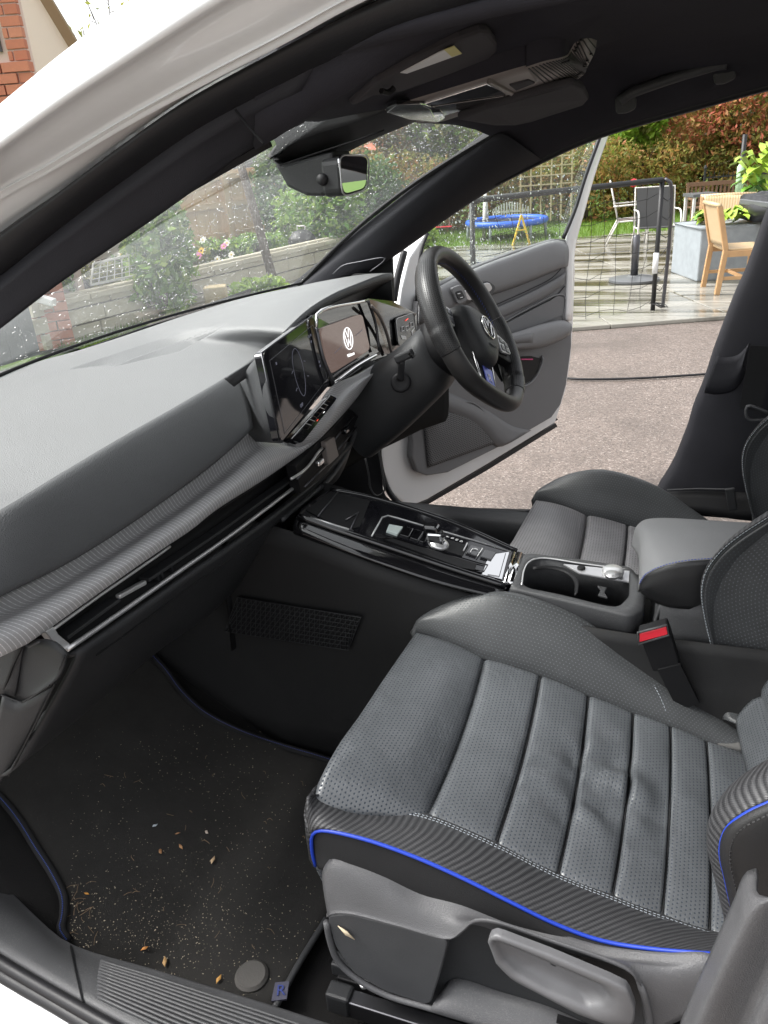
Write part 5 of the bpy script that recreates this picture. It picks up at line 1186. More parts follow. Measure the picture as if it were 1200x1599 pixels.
# ================================================================== OUTSIDE
PA = math.radians(21.8); pe_ = V(math.cos(PA), math.sin(PA), 0); pp = V(-math.sin(PA), math.cos(PA), 0)
PO = V(-.336, 4.682, 0)          # a point on the edge between driveway and patio
def G0_(px, py, z=0): return Z(px, py, z)
def up_at(base, px, py):
    """height above a ground point of what is seen at a pixel straight over it"""
    b = np.asarray(base, float); h = V(b[0]-CAM[0], b[1]-CAM[1], 0); return at(px, py, h, h@b)[2]
def plane(name, pts, mat, z, kind='structure', label=None):
    return mesh(name, [V(p[0], p[1], z) for p in pts], [tuple(range(len(pts)))], mat, smooth=False, kind=kind)
def setup_out():
    m, n, b = base('wet_pinkish_tarmac', (.2, .15, .13), .55, spec=.5)
    g = n.geo(); v = n.vor(150, g, out='Color'); sx = n.new('ShaderNodeSeparateColor'); n.link(v, sx.inputs[0])
    c = n.ramp(sx.outputs[0], [(0, (.085, .070, .061)), (.35, (.145, .116, .100)), (.7, (.18, .145, .125)), (.93, (.225, .187, .165)), (1, (.33, .29, .26))])
    f = n.noise(1.1, 5, .7, g); c = n.mix(n.m('MULTIPLY', n.m('SUBTRACT', f, .45, clamp=True), 2.2), c, (.08, .064, .055)); f3 = n.noise(4.5, 6, .75, g); c = n.mix(n.m('MULTIPLY', n.m('SUBTRACT', f3, .56, clamp=True), 4, clamp=True), c, (.10, .08, .068))
    n.link(c, b.inputs['Base Color']); n.link(n.bump(n.vor(150, g), .5, .003), b.inputs['Normal']); n.link(n.ramp(f, [(.3, (.75,)*3), (.6, (.4,)*3)]), b.inputs['Roughness']); M['tarmac'] = m
    m, n, b = base('wet_paving_stone', (.3, .27, .22), .3, spec=.6)
    g = n.geo(); mp = n.new('ShaderNodeMapping'); mp.inputs['Rotation'].default_value = (0, 0, -PA); mp.inputs['Scale'].default_value = (.55, 4.6, 1); n.link(g, mp.inputs[0])
    st = n.noise(.9, 4, .55, mp.outputs[0], .3); f = n.noise(3, 5, .65, g)
    c = n.mix(f, (.25, .235, .20), (.38, .37, .33)); c = n.mix(n.m('MULTIPLY', n.m('SUBTRACT', st, .48, clamp=True), 8, clamp=True), c, (.075, .07, .048))  # dark bands put the streaky reflections on the wet slabs into the colour
    n.link(c, b.inputs['Base Color']); n.link(n.ramp(st, [(.40, (.30,)*3), (.55, (.06,)*3)]), b.inputs['Roughness'])
    n.link(n.bump(n.noise(60, 3, .6, g), .25, .003, n.bump(st, .35, .02)), b.inputs['Normal']); M['slab'] = m
    M['joint'] = base('dark_joint_mortar', (.10, .09, .075), .9)[0]
    m, n, b = base('lawn_soil', (.05, .09, .012), .9); g = n.geo()
    n.link(n.mix(n.noise(4, 4, .6, g), (.055, .12, .012), (.12, .20, .025)), b.inputs['Base Color']); M['lawn'] = m
    M['grass'] = foliage('grass_blades', [(0.067, 0.162, 0.014), (0.123, 0.237, 0.028), (0.190, 0.285, 0.048)])
    M['leafgreen'] = foliage('green_leaves', [(0.057, 0.151, 0.028), (0.113, 0.264, 0.038), (0.189, 0.377, 0.057), (0.377, 0.490, 0.094)])
    M['leafbright'] = foliage('bright_green_leaves', [(0.114, 0.240, 0.025), (0.215, 0.380, 0.038), (0.329, 0.455, 0.063)])
    M['leafdark'] = foliage('dark_green_leaves', [(0.028, 0.078, 0.024), (0.058, 0.156, 0.039), (0.098, 0.214, 0.058)])
    M['leafrust'] = foliage('rust_and_olive_leaves', [(.11, .12, .03), (.19, .17, .04), (.36, .20, .07), (.46, .19, .09), (.24, .24, .06), (.40, .24, .07)])
    M['leafred'] = foliage('red_berry_clusters', [(0.455, 0.114, 0.081), (0.617, 0.179, 0.114), (0.358, 0.146, 0.081), (0.163, 0.163, 0.048)])
    M['leafolive'] = foliage('olive_leaves', [(0.101, 0.135, 0.034), (0.203, 0.220, 0.051), (0.338, 0.304, 0.085)])
    M['bark'] = grained('brown_bark', (.10, .075, .055), .9, 60, .6, dist=.01)
    m, n, b = base('red_brick', (.55, .2, .11), .85); g = n.geo()
    oi = n.new('ShaderNodeObjectInfo').outputs['Random']; f = n.noise(30, 4, .7, g)
    n.link(n.mix(f, n.ramp(oi, [(0, (.46, .14, .075)), (.5, (.60, .22, .125)), (1, (.62, .30, .19))]), (.42, .17, .11)), b.inputs['Base Color']); n.link(n.bump(f, .5, .004), b.inputs['Normal']); M['brick'] = m
    M['mortar'] = base('pale_mortar', (.62, .48, .42), .9)[0]
    M['render'] = base('cream_render', (.80, .77, .69), .85)[0]
    M['barge'] = base('brown_verge', (.25, .18, .10), .8)[0]
    m, n, b = base('fence_timber', (.6, .42, .24), .75); g = n.geo()
    oi = n.new('ShaderNodeObjectInfo').outputs['Random']; mp = n.new('ShaderNodeMapping'); mp.inputs['Scale'].default_value = (20, 20, 1.5); n.link(g, mp.inputs[0])
    n.link(n.mix(n.noise(2, 4, .6, mp.outputs[0]), n.ramp(oi, [(0, (.66, .43, .19)), (1, (.80, .57, .30))]), (.58, .38, .17)), b.inputs['Base Color']); M['fence'] = m
    m, n, b = base('weathered_stone', (.3, .28, .22), .85); g = n.geo()
    n.link(n.mix(n.noise(3, 6, .7, g), (.36, .33, .24), (.58, .53, .42)), b.inputs['Base Color']); n.link(n.bump(n.noise(25, 4, .6, g), .4, .01), b.inputs['Normal']); M['stone'] = m
    M['sandstone'] = grained('yellow_sandstone', (.5, .40, .24), .85, 80, .4, dist=.005)
    M['teak'] = grained('wet_teak', (.45, .27, .13), .45, 40, .2, spec=.5)
    M['wicker'] = ribbed('woven_wicker', (.42, .29, .15), (.62, .47, .29), .03, .0)
    M['slate'] = base('dark_slate_top', (.11, .115, .12), .35)[0]
    m, n, b = base('black_cover_sheet', (.012, .012, .013), .35); M['cover'] = m
    M['zinc'] = grained('galvanised_metal', (.29, .32, .34), .5, 25, .2, dist=.003)
    M['mesh'] = base('dark_mesh_sling', (.05, .05, .05), .7)[0]
    M['palemetal'] = base('pale_painted_metal', (.62, .60, .56), .4)[0]
    M['tansling'] = base('taupe_sling', (.36, .29, .26), .7)[0]
    M['bluepad'] = base('blue_pad', (.02, .11, .55), .45)[0]
    M['bench'] = grained('dark_bench_timber', (.17, .10, .06), .8, 50, .3)
    M['iron'] = base('black_iron', (.012, .012, .013), .5)[0]
    M['greengrey'] = grained('dark_green_grey_panel', (.045, .055, .055), .6, 60, .1)
    M['roof'] = base('orange_clay_roof', (.40, .14, .08), .85)[0]
setup_out()
# ---- ground
plane('ground', [(-120, -60), (120, -60), (120, 160), (-120, 160)], M['lawn'], -.03)
L_ = PO-pe_*30-pp*40; drive = [L_, PO+pe_*30-pp*40, PO+pe_*30, PO-pe_*3.2]
drv_ = [V(-3.55, -40, 0), V(30, -40, 0), PO+pe_*32, PO-pe_*3.0, V(-3.55, 5.2, 0)]
plane('driveway', drv_, M['tarmac'], 0)
far_l = PO+pp*6.2
plane('patio_bed', [PO-pe_*3.6, PO+pe_*9, PO+pe_*9+pp*5.4, PO-pe_*3.6+pp*5.4], M['joint'], .006)
pat = bpy.data.objects['patio_bed']; pat.name = 'patio'
# slabs of the patio: a border course then long slabs, each a piece of its own
r_ = np.random.default_rng(11)
slabs = {}
def slab(o, w_, d_):
    key = (round(w_, 3), round(d_, 3))
    g = .008
    if key not in slabs:
        b = MB(); b.box(V(w_/2, d_/2, 0), w_-g, d_-g, .035)
        ob = b.build('slab', M['slab'], pat, bevel=.006); slabs[key] = ob.data
    else:
        ob = bpy.data.objects.new('slab', slabs[key]); COL.objects.link(ob); ob.parent = pat
        q = ob.modifiers.new('bevel', 'BEVEL'); q.width = .006; q.segments = 2; q.limit_method = 'ANGLE'
    ob.location = Vector(o)+Vector((0, 0, .012+r_.normal(0, .0015))); ob.rotation_euler = (r_.normal(0, .004), r_.normal(0, .003), PA+r_.normal(0, .0012))
for i in range(-4, 10): slab(PO+pe_*(i*.9+.28), .9, .30)
v0 = .30; row = 0
while v0 < 5.3:
    d_ = .60
    for i in range(-3, 7): slab(PO+pe_*(i*1.2-.05+(.0 if row % 2 else .0))+pp*v0, 1.2, d_)
    v0 += d_; row += 1
# ---- grass
def grass(name, poly_, n, h=(.02, .06), mat='grass', seed=1):
    q = np.random.default_rng(seed); P = np.array(poly_)[:, :2]; lo, hi = P.min(0), P.max(0)
    def inside(p):
        c = False; j = len(P)-1
        for i in range(len(P)):
            if (P[i][1] > p[1]) != (P[j][1] > p[1]) and p[0] < (P[j][0]-P[i][0])*(p[1]-P[i][1])/(P[j][1]-P[i][1])+P[i][0]: c = not c
            j = i
        return c
    pts = [p for p in q.uniform(lo, hi, (int(n*2), 2)) if inside(p)][:n]
    Vv = []; F = []
    for p in pts:
        a = q.random()*6.3; hh = q.uniform(*h); w2 = .004+.004*q.random(); dx, dy = math.cos(a)*w2, math.sin(a)*w2; lx, ly = q.normal(0, .02, 2)
        o = len(Vv); Vv += [(p[0]-dx, p[1]-dy, 0), (p[0]+dx, p[1]+dy, 0), (p[0]+lx, p[1]+ly, hh)]; F.append((o, o+1, o+2))
    return mesh(name, Vv, F, M[mat], kind='stuff', smooth=False)
lawn_b = [PO-pe_*9+pp*5.4, PO+pe_*9+pp*5.4, PO+pe_*9+pp*9.5, PO-pe_*9+pp*9.5]
plane('lawn', lawn_b, M['lawn'], .01)
grass('grass', lawn_b, 42000, (.04, .11), seed=2)
strip = [V(-4.42, 3.9, 0), V(-3.55, 3.9, 0), V(-3.55, 5.2, 0), PO-pe_*3.0, PO-pe_*3.6+pp*5.4, V(-3.75, 9.4, 0), V(-4.2, 6.0, 0)]
plane('lawn', strip, M['lawn'], .012)
grass('grass', strip, 26000, (.03, .08), seed=3)
# ---- cable
cb = [G0_(a, b, .012) for a, b in [(840, 580), (890, 591), (950, 592), (1010, 590), (1060, 587), (1105, 584), (1200, 578)]]
c = MB().tube(cr(cb, 40), .007, 6).build('power_cable', M['rubber'], smooth=True); tag(c, 'thin black cable lying across the tarmac driveway', 'cable')
# ---- foliage makers
def leaves(name, blobs, n, size, mat, parent=None, seed=1, shell=.55, kind=None, flat=.3):
    """many small bent leaf faces spread through a set of ellipsoids (x,y,z,rx,ry,rz)"""
    q = np.random.default_rng(seed); B = np.array(blobs, float); wgt = (B[:, 3]*B[:, 4]*B[:, 5])**.67; wgt /= wgt.sum()
    ids = q.choice(len(B), n, p=wgt)
    d = q.normal(size=(n, 3)); d /= np.linalg.norm(d, axis=1, keepdims=True)
    rad = (shell+(1-shell)*q.random((n, 1)))**.7*(1+.16*q.normal(size=(n, 1)))
    # clumps: pull radii by a noise over direction
    c = B[ids, :3]+d*rad*B[ids, 3:]
    keep = np.array([mnoise.noise(Vector(p*2.3/max(size*14, .3))) > -.28 for p in c])
    c = c[keep]; n = len(c)
    nrm_ = q.normal(size=(n, 3)); nrm_ /= np.linalg.norm(nrm_, axis=1, keepdims=True)
    t = np.cross(nrm_, q.normal(size=(n, 3))); t /= np.linalg.norm(t, axis=1, keepdims=True); b = np.cross(nrm_, t)
    s = (size*q.uniform(.6, 1.4, (n, 1)))
    v = np.stack([c-t*s, c+b*s*.45+nrm_*s*.15, c+t*s, c-b*s*.45+nrm_*s*.15], 1).reshape(-1, 3)
    f = np.arange(n*4).reshape(n, 4)
    me = bpy.data.meshes.new(name); me.vertices.add(n*4); me.vertices.foreach_set('co', v.astype('f').ravel())
    me.loops.add(n*4); me.loops.foreach_set('vertex_index', f.ravel().astype('i')); me.polygons.add(n); me.polygons.foreach_set('loop_start', (np.arange(n)*4).astype('i'))
    me.update(calc_edges=True); me.materials.append(M[mat])
    o = bpy.data.objects.new(name, me); COL.objects.link(o)
    if parent: o.parent = parent
    if kind: o['kind'] = kind
    return o
def trunk(name, base_, top_, r, parent, limbs=6, seed=1, spread=1.0):
    q = np.random.default_rng(seed); b = MB(); base_, top_ = np.asarray(base_, float), np.asarray(top_, float)
    b.tube(cr([base_, base_*.5+top_*.5+V(*q.normal(0, r*1.2, 3)), top_], 10), np.linspace(r, r*.35, 10), 8)
    for i in range(limbs):
        t = q.uniform(.35, .95); p = base_*(1-t)+top_*t; a = q.random()*6.3; L = spread*q.uniform(.5, 1.1)
        e = p+V(math.cos(a)*L, math.sin(a)*L, L*q.uniform(.3, .9)); b.tube(cr([p, p*.5+e*.5+V(0, 0, .1*L), e], 6), np.linspace(r*.4, r*.08, 6), 5)
    return b.build(name, M['bark'], parent, smooth=True)
def bush(name, label, cat, loc, blobs, n, size, mat, seed=1, group=None, stem=None, extra=None):
    loc = V(*loc); e = empty(name, loc, label, cat, group)
    h = max(b[2]+b[5] for b in blobs)
    trunk('trunk' if stem else 'stem', (0, 0, 0), (0, 0, h*.8), stem or .03, e, 7 if stem else 5, seed, max(b[3] for b in blobs)*.9)
    leaves('crown' if stem else 'foliage', blobs, n, size, mat, e, seed)
    if extra: 
        for k, (m2, n2, s2) in enumerate(extra): leaves('berries' if m2 == 'leafred' else 'foliage', blobs, n2, s2, m2, e, seed+50+k, shell=.8)
    return e
# hedge and trees behind the lawn
def line(t, depth): return PO+pe_*t+pp*depth
def WB(px, d, z=0):
    """ground point in the direction of a pixel column, d metres ahead"""
    hy_ = 799.5+FPX*math.tan(math.radians(PIT))-(px-600)*math.tan(math.radians(-ROL)); p = at(px, hy_, FW, FW@CAM+d); return V(p[0], p[1], z)
hlab = ['dark rusty hedge bush left of the rear-view mirror', 'rusty hedge bush seen right under the rear-view mirror', 'olive and rust hedge bush behind the pale swing frame', 'rusty hedge bush behind the windscreen pillar', 'rusty hedge bush behind the white picket gate', 'hedge bush under the wooden trellis', 'hedge bush just right of the white door window frame', 'olive hedge bush behind the mesh garden chair', 'hedge bush behind the wooden bench', 'hedge bush behind the black iron fence']
for i, lb_ in enumerate(hlab):
    c = WB(470+i*90, 12.8+.2*math.sin(i*2.1))
    bl = [(0, 0, .4, .75, .5, .55), (-.3, .1, .75, .45, .45, .35+.08*(i % 3)), (.35, 0, .8+.08*(i % 2), .45, .45, .35)]
    bush('hedge_bush', lb_, 'bush', c, bl, 4200, .04, 'leafrust', seed=20+i, group='hedge bushes along the back of the lawn', extra=[('leafolive', 1700, .04)])
def tree(label, t, depth, h, rx, mat, n, seed, size=.07, extra=None, low=.25, stem=.10):
    q = np.random.default_rng(seed); bl = []
    for i in range(9):
        a = q.random()*6.3; rr = q.uniform(.1, .75)*rx; z = q.uniform(low, .9)*h
        bl.append((rr*math.cos(a), rr*math.sin(a)*.7, z, rx*q.uniform(.35, .6), rx*q.uniform(.3, .5), rx*q.uniform(.3, .5)))
    return bush('garden_tree', label, 'tree', WB(t, depth), bl, n, size, mat, seed, None, stem, extra)
tree('tall shrub full of red berries at the right, arching over the iron fence', 1135, 12.9, 2.9, 1.05, 'leafrust', 5000, 41, .045, [('leafred', 11000, .04), ('leafolive', 1500, .045)], low=.3, stem=.06)
tree('red berried shrub further right, cut off by the door pillar', 1300, 12.9, 3.0, 1.1, 'leafrust', 4000, 42, .045, [('leafred', 9000, .04)], low=.25, stem=.06)
tree('fresh green leafy tree between the white door frame and the red berry shrub', 990, 13.2, 2.6, .75, 'leafbright', 7500, 43, .055, [('leafolive', 1800, .05)], low=.35, stem=.06)
tree('brownish thinning tree behind the fresh green tree', 1055, 14.8, 2.9, .8, 'leafrust', 6500, 44, .05, [('leafred', 1500, .04)], low=.2, stem=.06)
tree('mid green tree seen through the driver door glass', 890, 14.4, 3.2, .95, 'leafgreen', 8000, 45, .06, [('leafolive', 2500, .055)], low=.3, stem=.07)
tree('green and yellow tree at the top right of the windscreen', 705, 14.0, 2.6, .95, 'leafolive', 7000, 46, .055, [('leafbright', 5000, .055)], low=.3, stem=.07)
tree('autumn tinted tree beyond the swing frame', 615, 13.6, 2.0, .7, 'leafrust', 6000, 47, .05, [('leafolive', 2500, .05)], low=.2, stem=.05)
tree('tall green tree behind the timber fence end', 470, 15.5, 3.4, 1.1, 'leafgreen', 8000, 48, .07, [('leafolive', 3000, .06)], low=.2, stem=.08)
tree('tall dark tree at the far right behind the red berries', 1230, 17.5, 5.0, 1.7, 'leafolive', 9000, 49, .07, [('leafrust', 5000, .06)], low=.1)
tree('large green tree in the far background behind the hedge', 960, 18.5, 4.6, 1.8, 'leafgreen', 10000, 50, .08, [('leafolive', 3000, .07)], low=.1)
tree('yellowing tree in the far background above the trellis', 790, 18.0, 4.2, 1.7, 'leafolive', 9000, 51, .075, [('leafrust', 3500, .06)], low=.1)
tree('pale leaved tree far behind the orange roof', 570, 40.0, 7.0, 3.6, 'leafolive', 9000, 52, .16, low=.1)
# ---- football goal with net
gR = V(.19, 5.33, .03); gH = .97
gLtop = Z(737, 313, gH); gdir = nrm(V(gLtop[0]-gR[0], gLtop[1]-gR[1], 0)); gL = V(gLtop[0], gLtop[1], .02)
gback = V(-gdir[1], gdir[0], 0); gback = gback if gback[1] > 0 else -gback
goal = empty('football_goal', tuple(gR), 'black tubular football goal with a thin net on the wet patio', 'goal')
o0 = np.array(goal.location)
def gp_(p): return np.asarray(p, float)-o0
gj = V(.05, .12, 0)
MB().tube([gp_(V(gR[0], gR[1], gH)), gp_(V(gLtop[0], gLtop[1], gH))], .020, 10).build('crossbar', M['iron'], goal, smooth=True)
MB().tube([gp_(gR), gp_(V(gR[0], gR[1], gH))], .018, 10).build('goal_post', M['iron'], goal, smooth=True)
MB().tube([gp_(gL), gp_(V(gL[0], gL[1], gH))], .018, 10).build('goal_post', M['iron'], goal, smooth=True)
MB().tube(cr([gp_(V(gR[0]+.02, gR[1], gH+.004)), gp_(V(gR[0]+.055, gR[1]+.03, gH-.02)), gp_(V(gR[0]+.07, gR[1]+.06, gH-.10)), gp_(V(gR[0]+.08, gR[1]+.10, .5)), gp_(V(gR[0]+.07, gR[1]+.12, .03))], 20), .014, 8).build('net_stay', M['darkmetal'], goal, smooth=True)
MB().tube([gp_(gR+V(-.005, -.02, .28)), gp_(gR+V(-.003, -.02, .43))], .021, 10).build('post_sleeve', M['white'], goal, smooth=True)
MB().lathe([(.004, -.02), (.03, -.012), (.03, .012), (.004, .02)], gp_(V(gR[0]-.20, gR[1], gH-.01)), 8, (0, 1, 0)).build('red_bow', M['red'], goal)
nb = MB(); q = np.random.default_rng(4)
Lg = np.linalg.norm(gL[:2]-gR[:2]); nv_ = int(Lg/.13)
for i in range(1, nv_):
    t = i/nv_; a = gR+(gL-gR)*t
    pts = [gp_(V(a[0], a[1], gH-.02))]+[gp_(V(a[0], a[1], z)+V(q.normal(0, .012), .05+q.normal(0, .015)+.25*math.sin(math.pi*(1-z/gH)), 0)) for z in (.72, .48, .24)]+[gp_(V(a[0], a[1]+.15+q.normal(0, .04), .03))]
    nb.tube(cr(pts, 9), .0022, 3, caps=False)
for z in np.arange(.1, gH, .13):
    pts = []
    for i in range(0, nv_+1):
        a = gR+(gL-gR)*(i/nv_); pts.append(gp_(V(a[0], a[1], z)+V(0, .05+.25*math.sin(math.pi*(1-z/gH)), -.05*abs(math.sin(i*.9))+q.normal(0, .008))))
    nb.tube(pts, .0022, 3, caps=False)
for i in range(7):
    z = .05+.13*i
    nb.tube(cr([gp_(gR+V(0, 0, z)), gp_(gR+V(.04+q.normal(0, .02), .03, z-.04)), gp_(gR+V(.075, .10, z+.03))], 6), .003, 4, caps=False)
for i in range(3):
    c = gp_(gR+V(.02+.02*i, .0, .02)); nb.tube([c+V(.05*math.cos(a), .04*math.sin(a), .035*abs(math.sin(a*.5))) for a in np.linspace(0, 6.2, 10)], .003, 4, caps=False)
nb.build('goal_net', M['iron'], goal)
# ---- parasol base
pb = Z(990, 438, .03); e = empty('parasol_stand', tuple(pb), 'round grey parasol foot with a short pole on the patio behind the goal net', 'parasol stand')
MB().lathe([(.23, 0), (.23, .02), (.19, .03), (.06, .042), (.05, .05)], V(0, 0, 0), 32).build('base_plate', M['slate'], e, smooth=False)
MB().lathe([(.034, .05), (.034, .40), (.025, .41)], V(0, 0, 0), 16).build('pole_socket', M['darkmetal'], e, smooth=True)
# ---- chairs
def mesh_chair(loc, rz, name, label, sling, frame, h=.95, group=None):
    e = empty(name, tuple(loc), label, 'chair', group, rz)
    w_ = .27
    # local: x right, y front
    back = [V(-w_, -.22, .40), V(w_, -.22, .40), V(w_, -.36, h), V(-w_, -.36, h)]
    poly('backrest', back, M[sling], e, .012, away=V(0, 1, .2)); poly('seat', [V(-w_, .25, .43), V(w_, .25, .43), V(w_, -.22, .40), V(-w_, -.22, .40)], M[sling], e, .014, away=V(0, 0, -1))
    MB().tube([V(-w_-.02, -.21, .40), V(-w_-.02, -.37, h+.01), V(w_+.02, -.37, h+.01), V(w_+.02, -.21, .40)], .013, 8).build('back_frame', M[frame], e, smooth=True)
    for s in (-1, 1):
        MB().tube(cr([V(s*(w_+.03), -.30, .66), V(s*(w_+.03), .20, .66), V(s*(w_+.03), .28, .60), V(s*(w_+.03), .27, 0)], 16), .014, 8).build('leg', M[frame], e, smooth=True)
        MB().tube([V(s*(w_+.02), -.20, .42), V(s*(w_+.03), -.40, 0)], .014, 8).build('leg', M[frame], e, smooth=True)
        MB().tube([V(s*(w_+.02), .27, .42), V(s*(w_+.02), -.22, .40)], .012, 8).build('seat_rail', M[frame], e, smooth=True)
    return e
mesh_chair(Z(1022, 396, .03), PA+2.95, 'garden_chair', 'dark mesh garden chair with pale arms standing beyond the goal net', 'mesh', 'palemetal', .98).scale = (.74, .74, .70)
mesh_chair(Z(978, 388, .03)+V(0, .5, 0), -1.48, 'garden_chair', 'taupe high backed garden chair seen from the side at the lawn edge', 'tansling', 'palemetal', 1.05).scale = (.72, .72, .70)
def teak_chair(loc, rz, label, arms):
    e = empty('wicker_chair', tuple(loc), label, 'chair', None, rz); w_ = .235 if not arms else .29
    for s in (-1, 1):
        MB().beam(V(s*w_, .21, 0), V(s*w_, .21, .64 if arms else .43), .042, .042, (0, 1, 0)).build('leg', M['teak'], e, bevel=.005)
        b = MB(); b.beam(V(s*w_, -.24, 0), V(s*w_, -.20, .44), .042, .05, (0, 1, 0)); b.beam(V(s*w_, -.20, .44), V(s*w_, -.30, .86), .04, .05, (0, 1, 0)); b.build('leg', M['teak'], e, bevel=.005)
        MB().beam(V(s*w_, .21, .40), V(s*w_, -.21, .40), .028, .06).build('seat_rail', M['teak'], e, bevel=.003)
        MB().beam(V(s*w_, .19, .16), V(s*w_, -.21, .16), .022, .035).build('stretcher', M['teak'], e, bevel=.003)
        if arms: MB().beam(V(s*(w_+.005), .25, .65), V(s*(w_+.005), -.25, .66), .055, .03).build('arm', M['teak'], e, bevel=.008)
    MB().beam(V(-w_, .21, .40), V(w_, .21, .40), .028, .06).build('seat_rail', M['teak'], e, bevel=.003)
    MB().beam(V(-w_, .0, .16), V(w_, .0, .16), .022, .035).build('stretcher', M['teak'], e, bevel=.003)
    G = np.array([[V(x, y, .435-.012*math.cos(x*4)) for x in np.linspace(-w_+.01, w_-.01, 10)] for y in np.linspace(.22, -.19, 10)]); grid('woven_seat', G, M['wicker'], e, solid=.02, face_cam=False)
    G = np.array([[V(x, -.205-.10*t-.02*math.cos(x*5), .47+.40*t) for x in np.linspace(-w_+.0, w_-.0, 10)] for t in np.linspace(0, 1, 10)]); grid('woven_back', G, M['wicker'], e, solid=.024, face_cam=False)
    MB().tube([V(-w_-.02, -.305, .87), V(0, -.325, .875), V(w_+.02, -.305, .87)], .022, 8).build('top_roll', M['wicker'], e, smooth=True)
    return e
teak_chair(Z(1146, 452, .03), -1.30, 'armless teak chair with woven seat and back, nearest to the slate table', False).scale = (.82, .82, .80)
teak_chair(Z(1126, 422, .03), PA+2.75, 'teak armchair with a wide woven back behind the armless chair', True).scale = (.80, .80, .76)
# ---- table with cover
tb_ = Z(1190, 437, .03)+V(.22, .1, 0); e = empty('garden_table', tuple(tb_), 'teak table with a dark slate top beside the wicker chairs', 'table', None, PA)
TZ = .63
MB().box(V(.35, .05, TZ), 1.3, .85, .045).build('table_top', M['slate'], e, bevel=.006)
for x, y in [(-.2, -.28), (.9, -.28), (-.2, .38), (.9, .38)]: MB().box(V(x, y, (TZ-.02)/2), .075, .075, TZ-.03).build('leg', M['teak'], e, bevel=.006)
q = np.random.default_rng(9); G = []
for i in range(18):
    r = []
    for j in range(26):
        x = -.36+j*.045; y = -.15+i*.04; z = TZ+.04+.05*abs(mnoise.noise(Vector((x*5, y*6, 2))))+.05*mnoise.noise(Vector((x*9, y*4, 8)))
        if x < -.28: z = TZ+.03-(-.28-x)*2.2; x = -.30-.02*math.sin(y*9)
        r.append(V(x, y, z))
    G.append(r)
co = grid('table_cover', np.array(G), M['cover'], None, solid=.006, face_cam=False)
Rz = Matrix.Rotation(PA, 4, 'Z'); co.data.transform(Matrix.Translation(Vector(tb_))@Rz); tag(co, 'crumpled black cover sheet hanging over the end of the slate table', 'table cover')
# ---- planters with hostas
def big_leaves(name, c, n, L, mat, parent, seed, rx, h):
    q = np.random.default_rng(seed); prev = None
    for i in range(n):
        a = q.random()*6.3; rr = q.uniform(.1, 1)*rx; el = q.uniform(.1, 1.1); d = V(math.cos(a), math.sin(a), 0)
        p0 = V(*c)+d*rr*.4+V(0, 0, q.uniform(.0, .7)*h); tip = p0+d*L*math.cos(el)*1.0+V(0, 0, L*.4*math.sin(el)); mid_ = (p0+tip)/2+V(0, 0, L*.28); sd_ = np.cross(d, (0, 0, 1))*L*q.uniform(.24, .34)
        v = [p0, p0*.6+mid_*.4+sd_*.8, mid_+sd_, tip*.75+mid_*.25+sd_*.6, tip+V(0, 0, -L*.12), tip*.75+mid_*.25-sd_*.6, mid_-sd_, p0*.6+mid_*.4-sd_*.8, p0*.6+mid_*.4+V(0, 0, -.02), mid_+V(0, 0, -.02), tip*.75+mid_*.25+V(0, 0, -.015)]
        mesh(name, v, [(0, 1, 8), (1, 2, 9, 8), (2, 3, 10, 9), (3, 4, 10), (4, 5, 10), (5, 6, 9, 10), (6, 7, 8, 9), (7, 0, 8)], M[mat], parent)
M['hosta'] = base('yellow_green_hosta_leaf', (.30, .42, .05), .4)[0]; M['hosta2'] = base('green_hosta_leaf', (.14, .30, .04), .4)[0]
pl0 = Z(1110, 432, .03); pz = up_at(pl0, 1085, 345)
e = empty('planter', tuple(pl0), 'long galvanised planter of hostas behind the wicker chairs', 'planter', None, PA)
b = MB(); b.prism([V(-.22, -.22, 0), V(.42, -.22, 0), V(.42, .42, 0), V(-.22, .42, 0)], V(0, 0, .46)); b.build('box', M['zinc'], e, bevel=.012)
MB().tube([V(-.23, -.23, .46), V(.43, -.23, .46), V(.43, .43, .46), V(-.23, .43, .46)], .014, 6, closed=True).build('rim', M['zinc'], e, smooth=True)
big_leaves('leaf', (.1, .05, .46), 26, .20, 'hosta', e, 5, .35, .10)
big_leaves('leaf', (.1, .1, .46), 12, .18, 'hosta2', e, 6, .35, .06)
p2 = Z(1162, 405, .03)+V(.2, .9, 0); e = empty('planter', tuple(p2), 'tall pot of large yellow green leaves behind the slate table', 'planter')
MB().lathe([(.24, 0), (.30, .5), (.32, .52), (.28, .52)], V(0, 0, 0), 20).build('pot', M['zinc'], e, smooth=False)
big_leaves('leaf', (0, 0, .58), 46, .26, 'hosta', e, 7, .55, .62); big_leaves('leaf', (0, 0, .5), 16, .24, 'hosta2', e, 8, .5, .4)
# ---- bench, grey side table
bl_ = WB(1128, 10.8); e = empty('garden_bench', tuple(bl_), 'dark wooden garden bench with slatted back by the hedge', 'bench', None, PA+3.0); e.scale = (.55, .6, .60)
for s in (-.62, .62):
    MB().beam(V(s, -.25, 0), V(s, -.30, .95), .06, .06, (0, 1, 0)).build('leg', M['bench'], e); MB().beam(V(s, .25, 0), V(s, .25, .62), .06, .06, (0, 1, 0)).build('leg', M['bench'], e); MB().beam(V(s, .29, .63), V(s, -.28, .63), .07, .03).build('arm', M['bench'], e)
MB().beam(V(-.66, -.30, .93), V(.66, -.30, .93), .05, .09).build('top_rail', M['bench'], e); MB().beam(V(-.62, -.28, .5), V(.62, -.28, .5), .04, .06).build('back_rail', M['bench'], e)
for i in range(11): MB().beam(V(-.52+i*.104, -.285, .5), V(-.52+i*.104, -.30, .92), .045, .02, (0, 1, 0)).build('slat', M['bench'], e)
for i in range(5): MB().beam(V(-.62, -.2+i*.11, .43), V(.62, -.2+i*.11, .43), .09, .025).build('seat_slat', M['bench'], e)
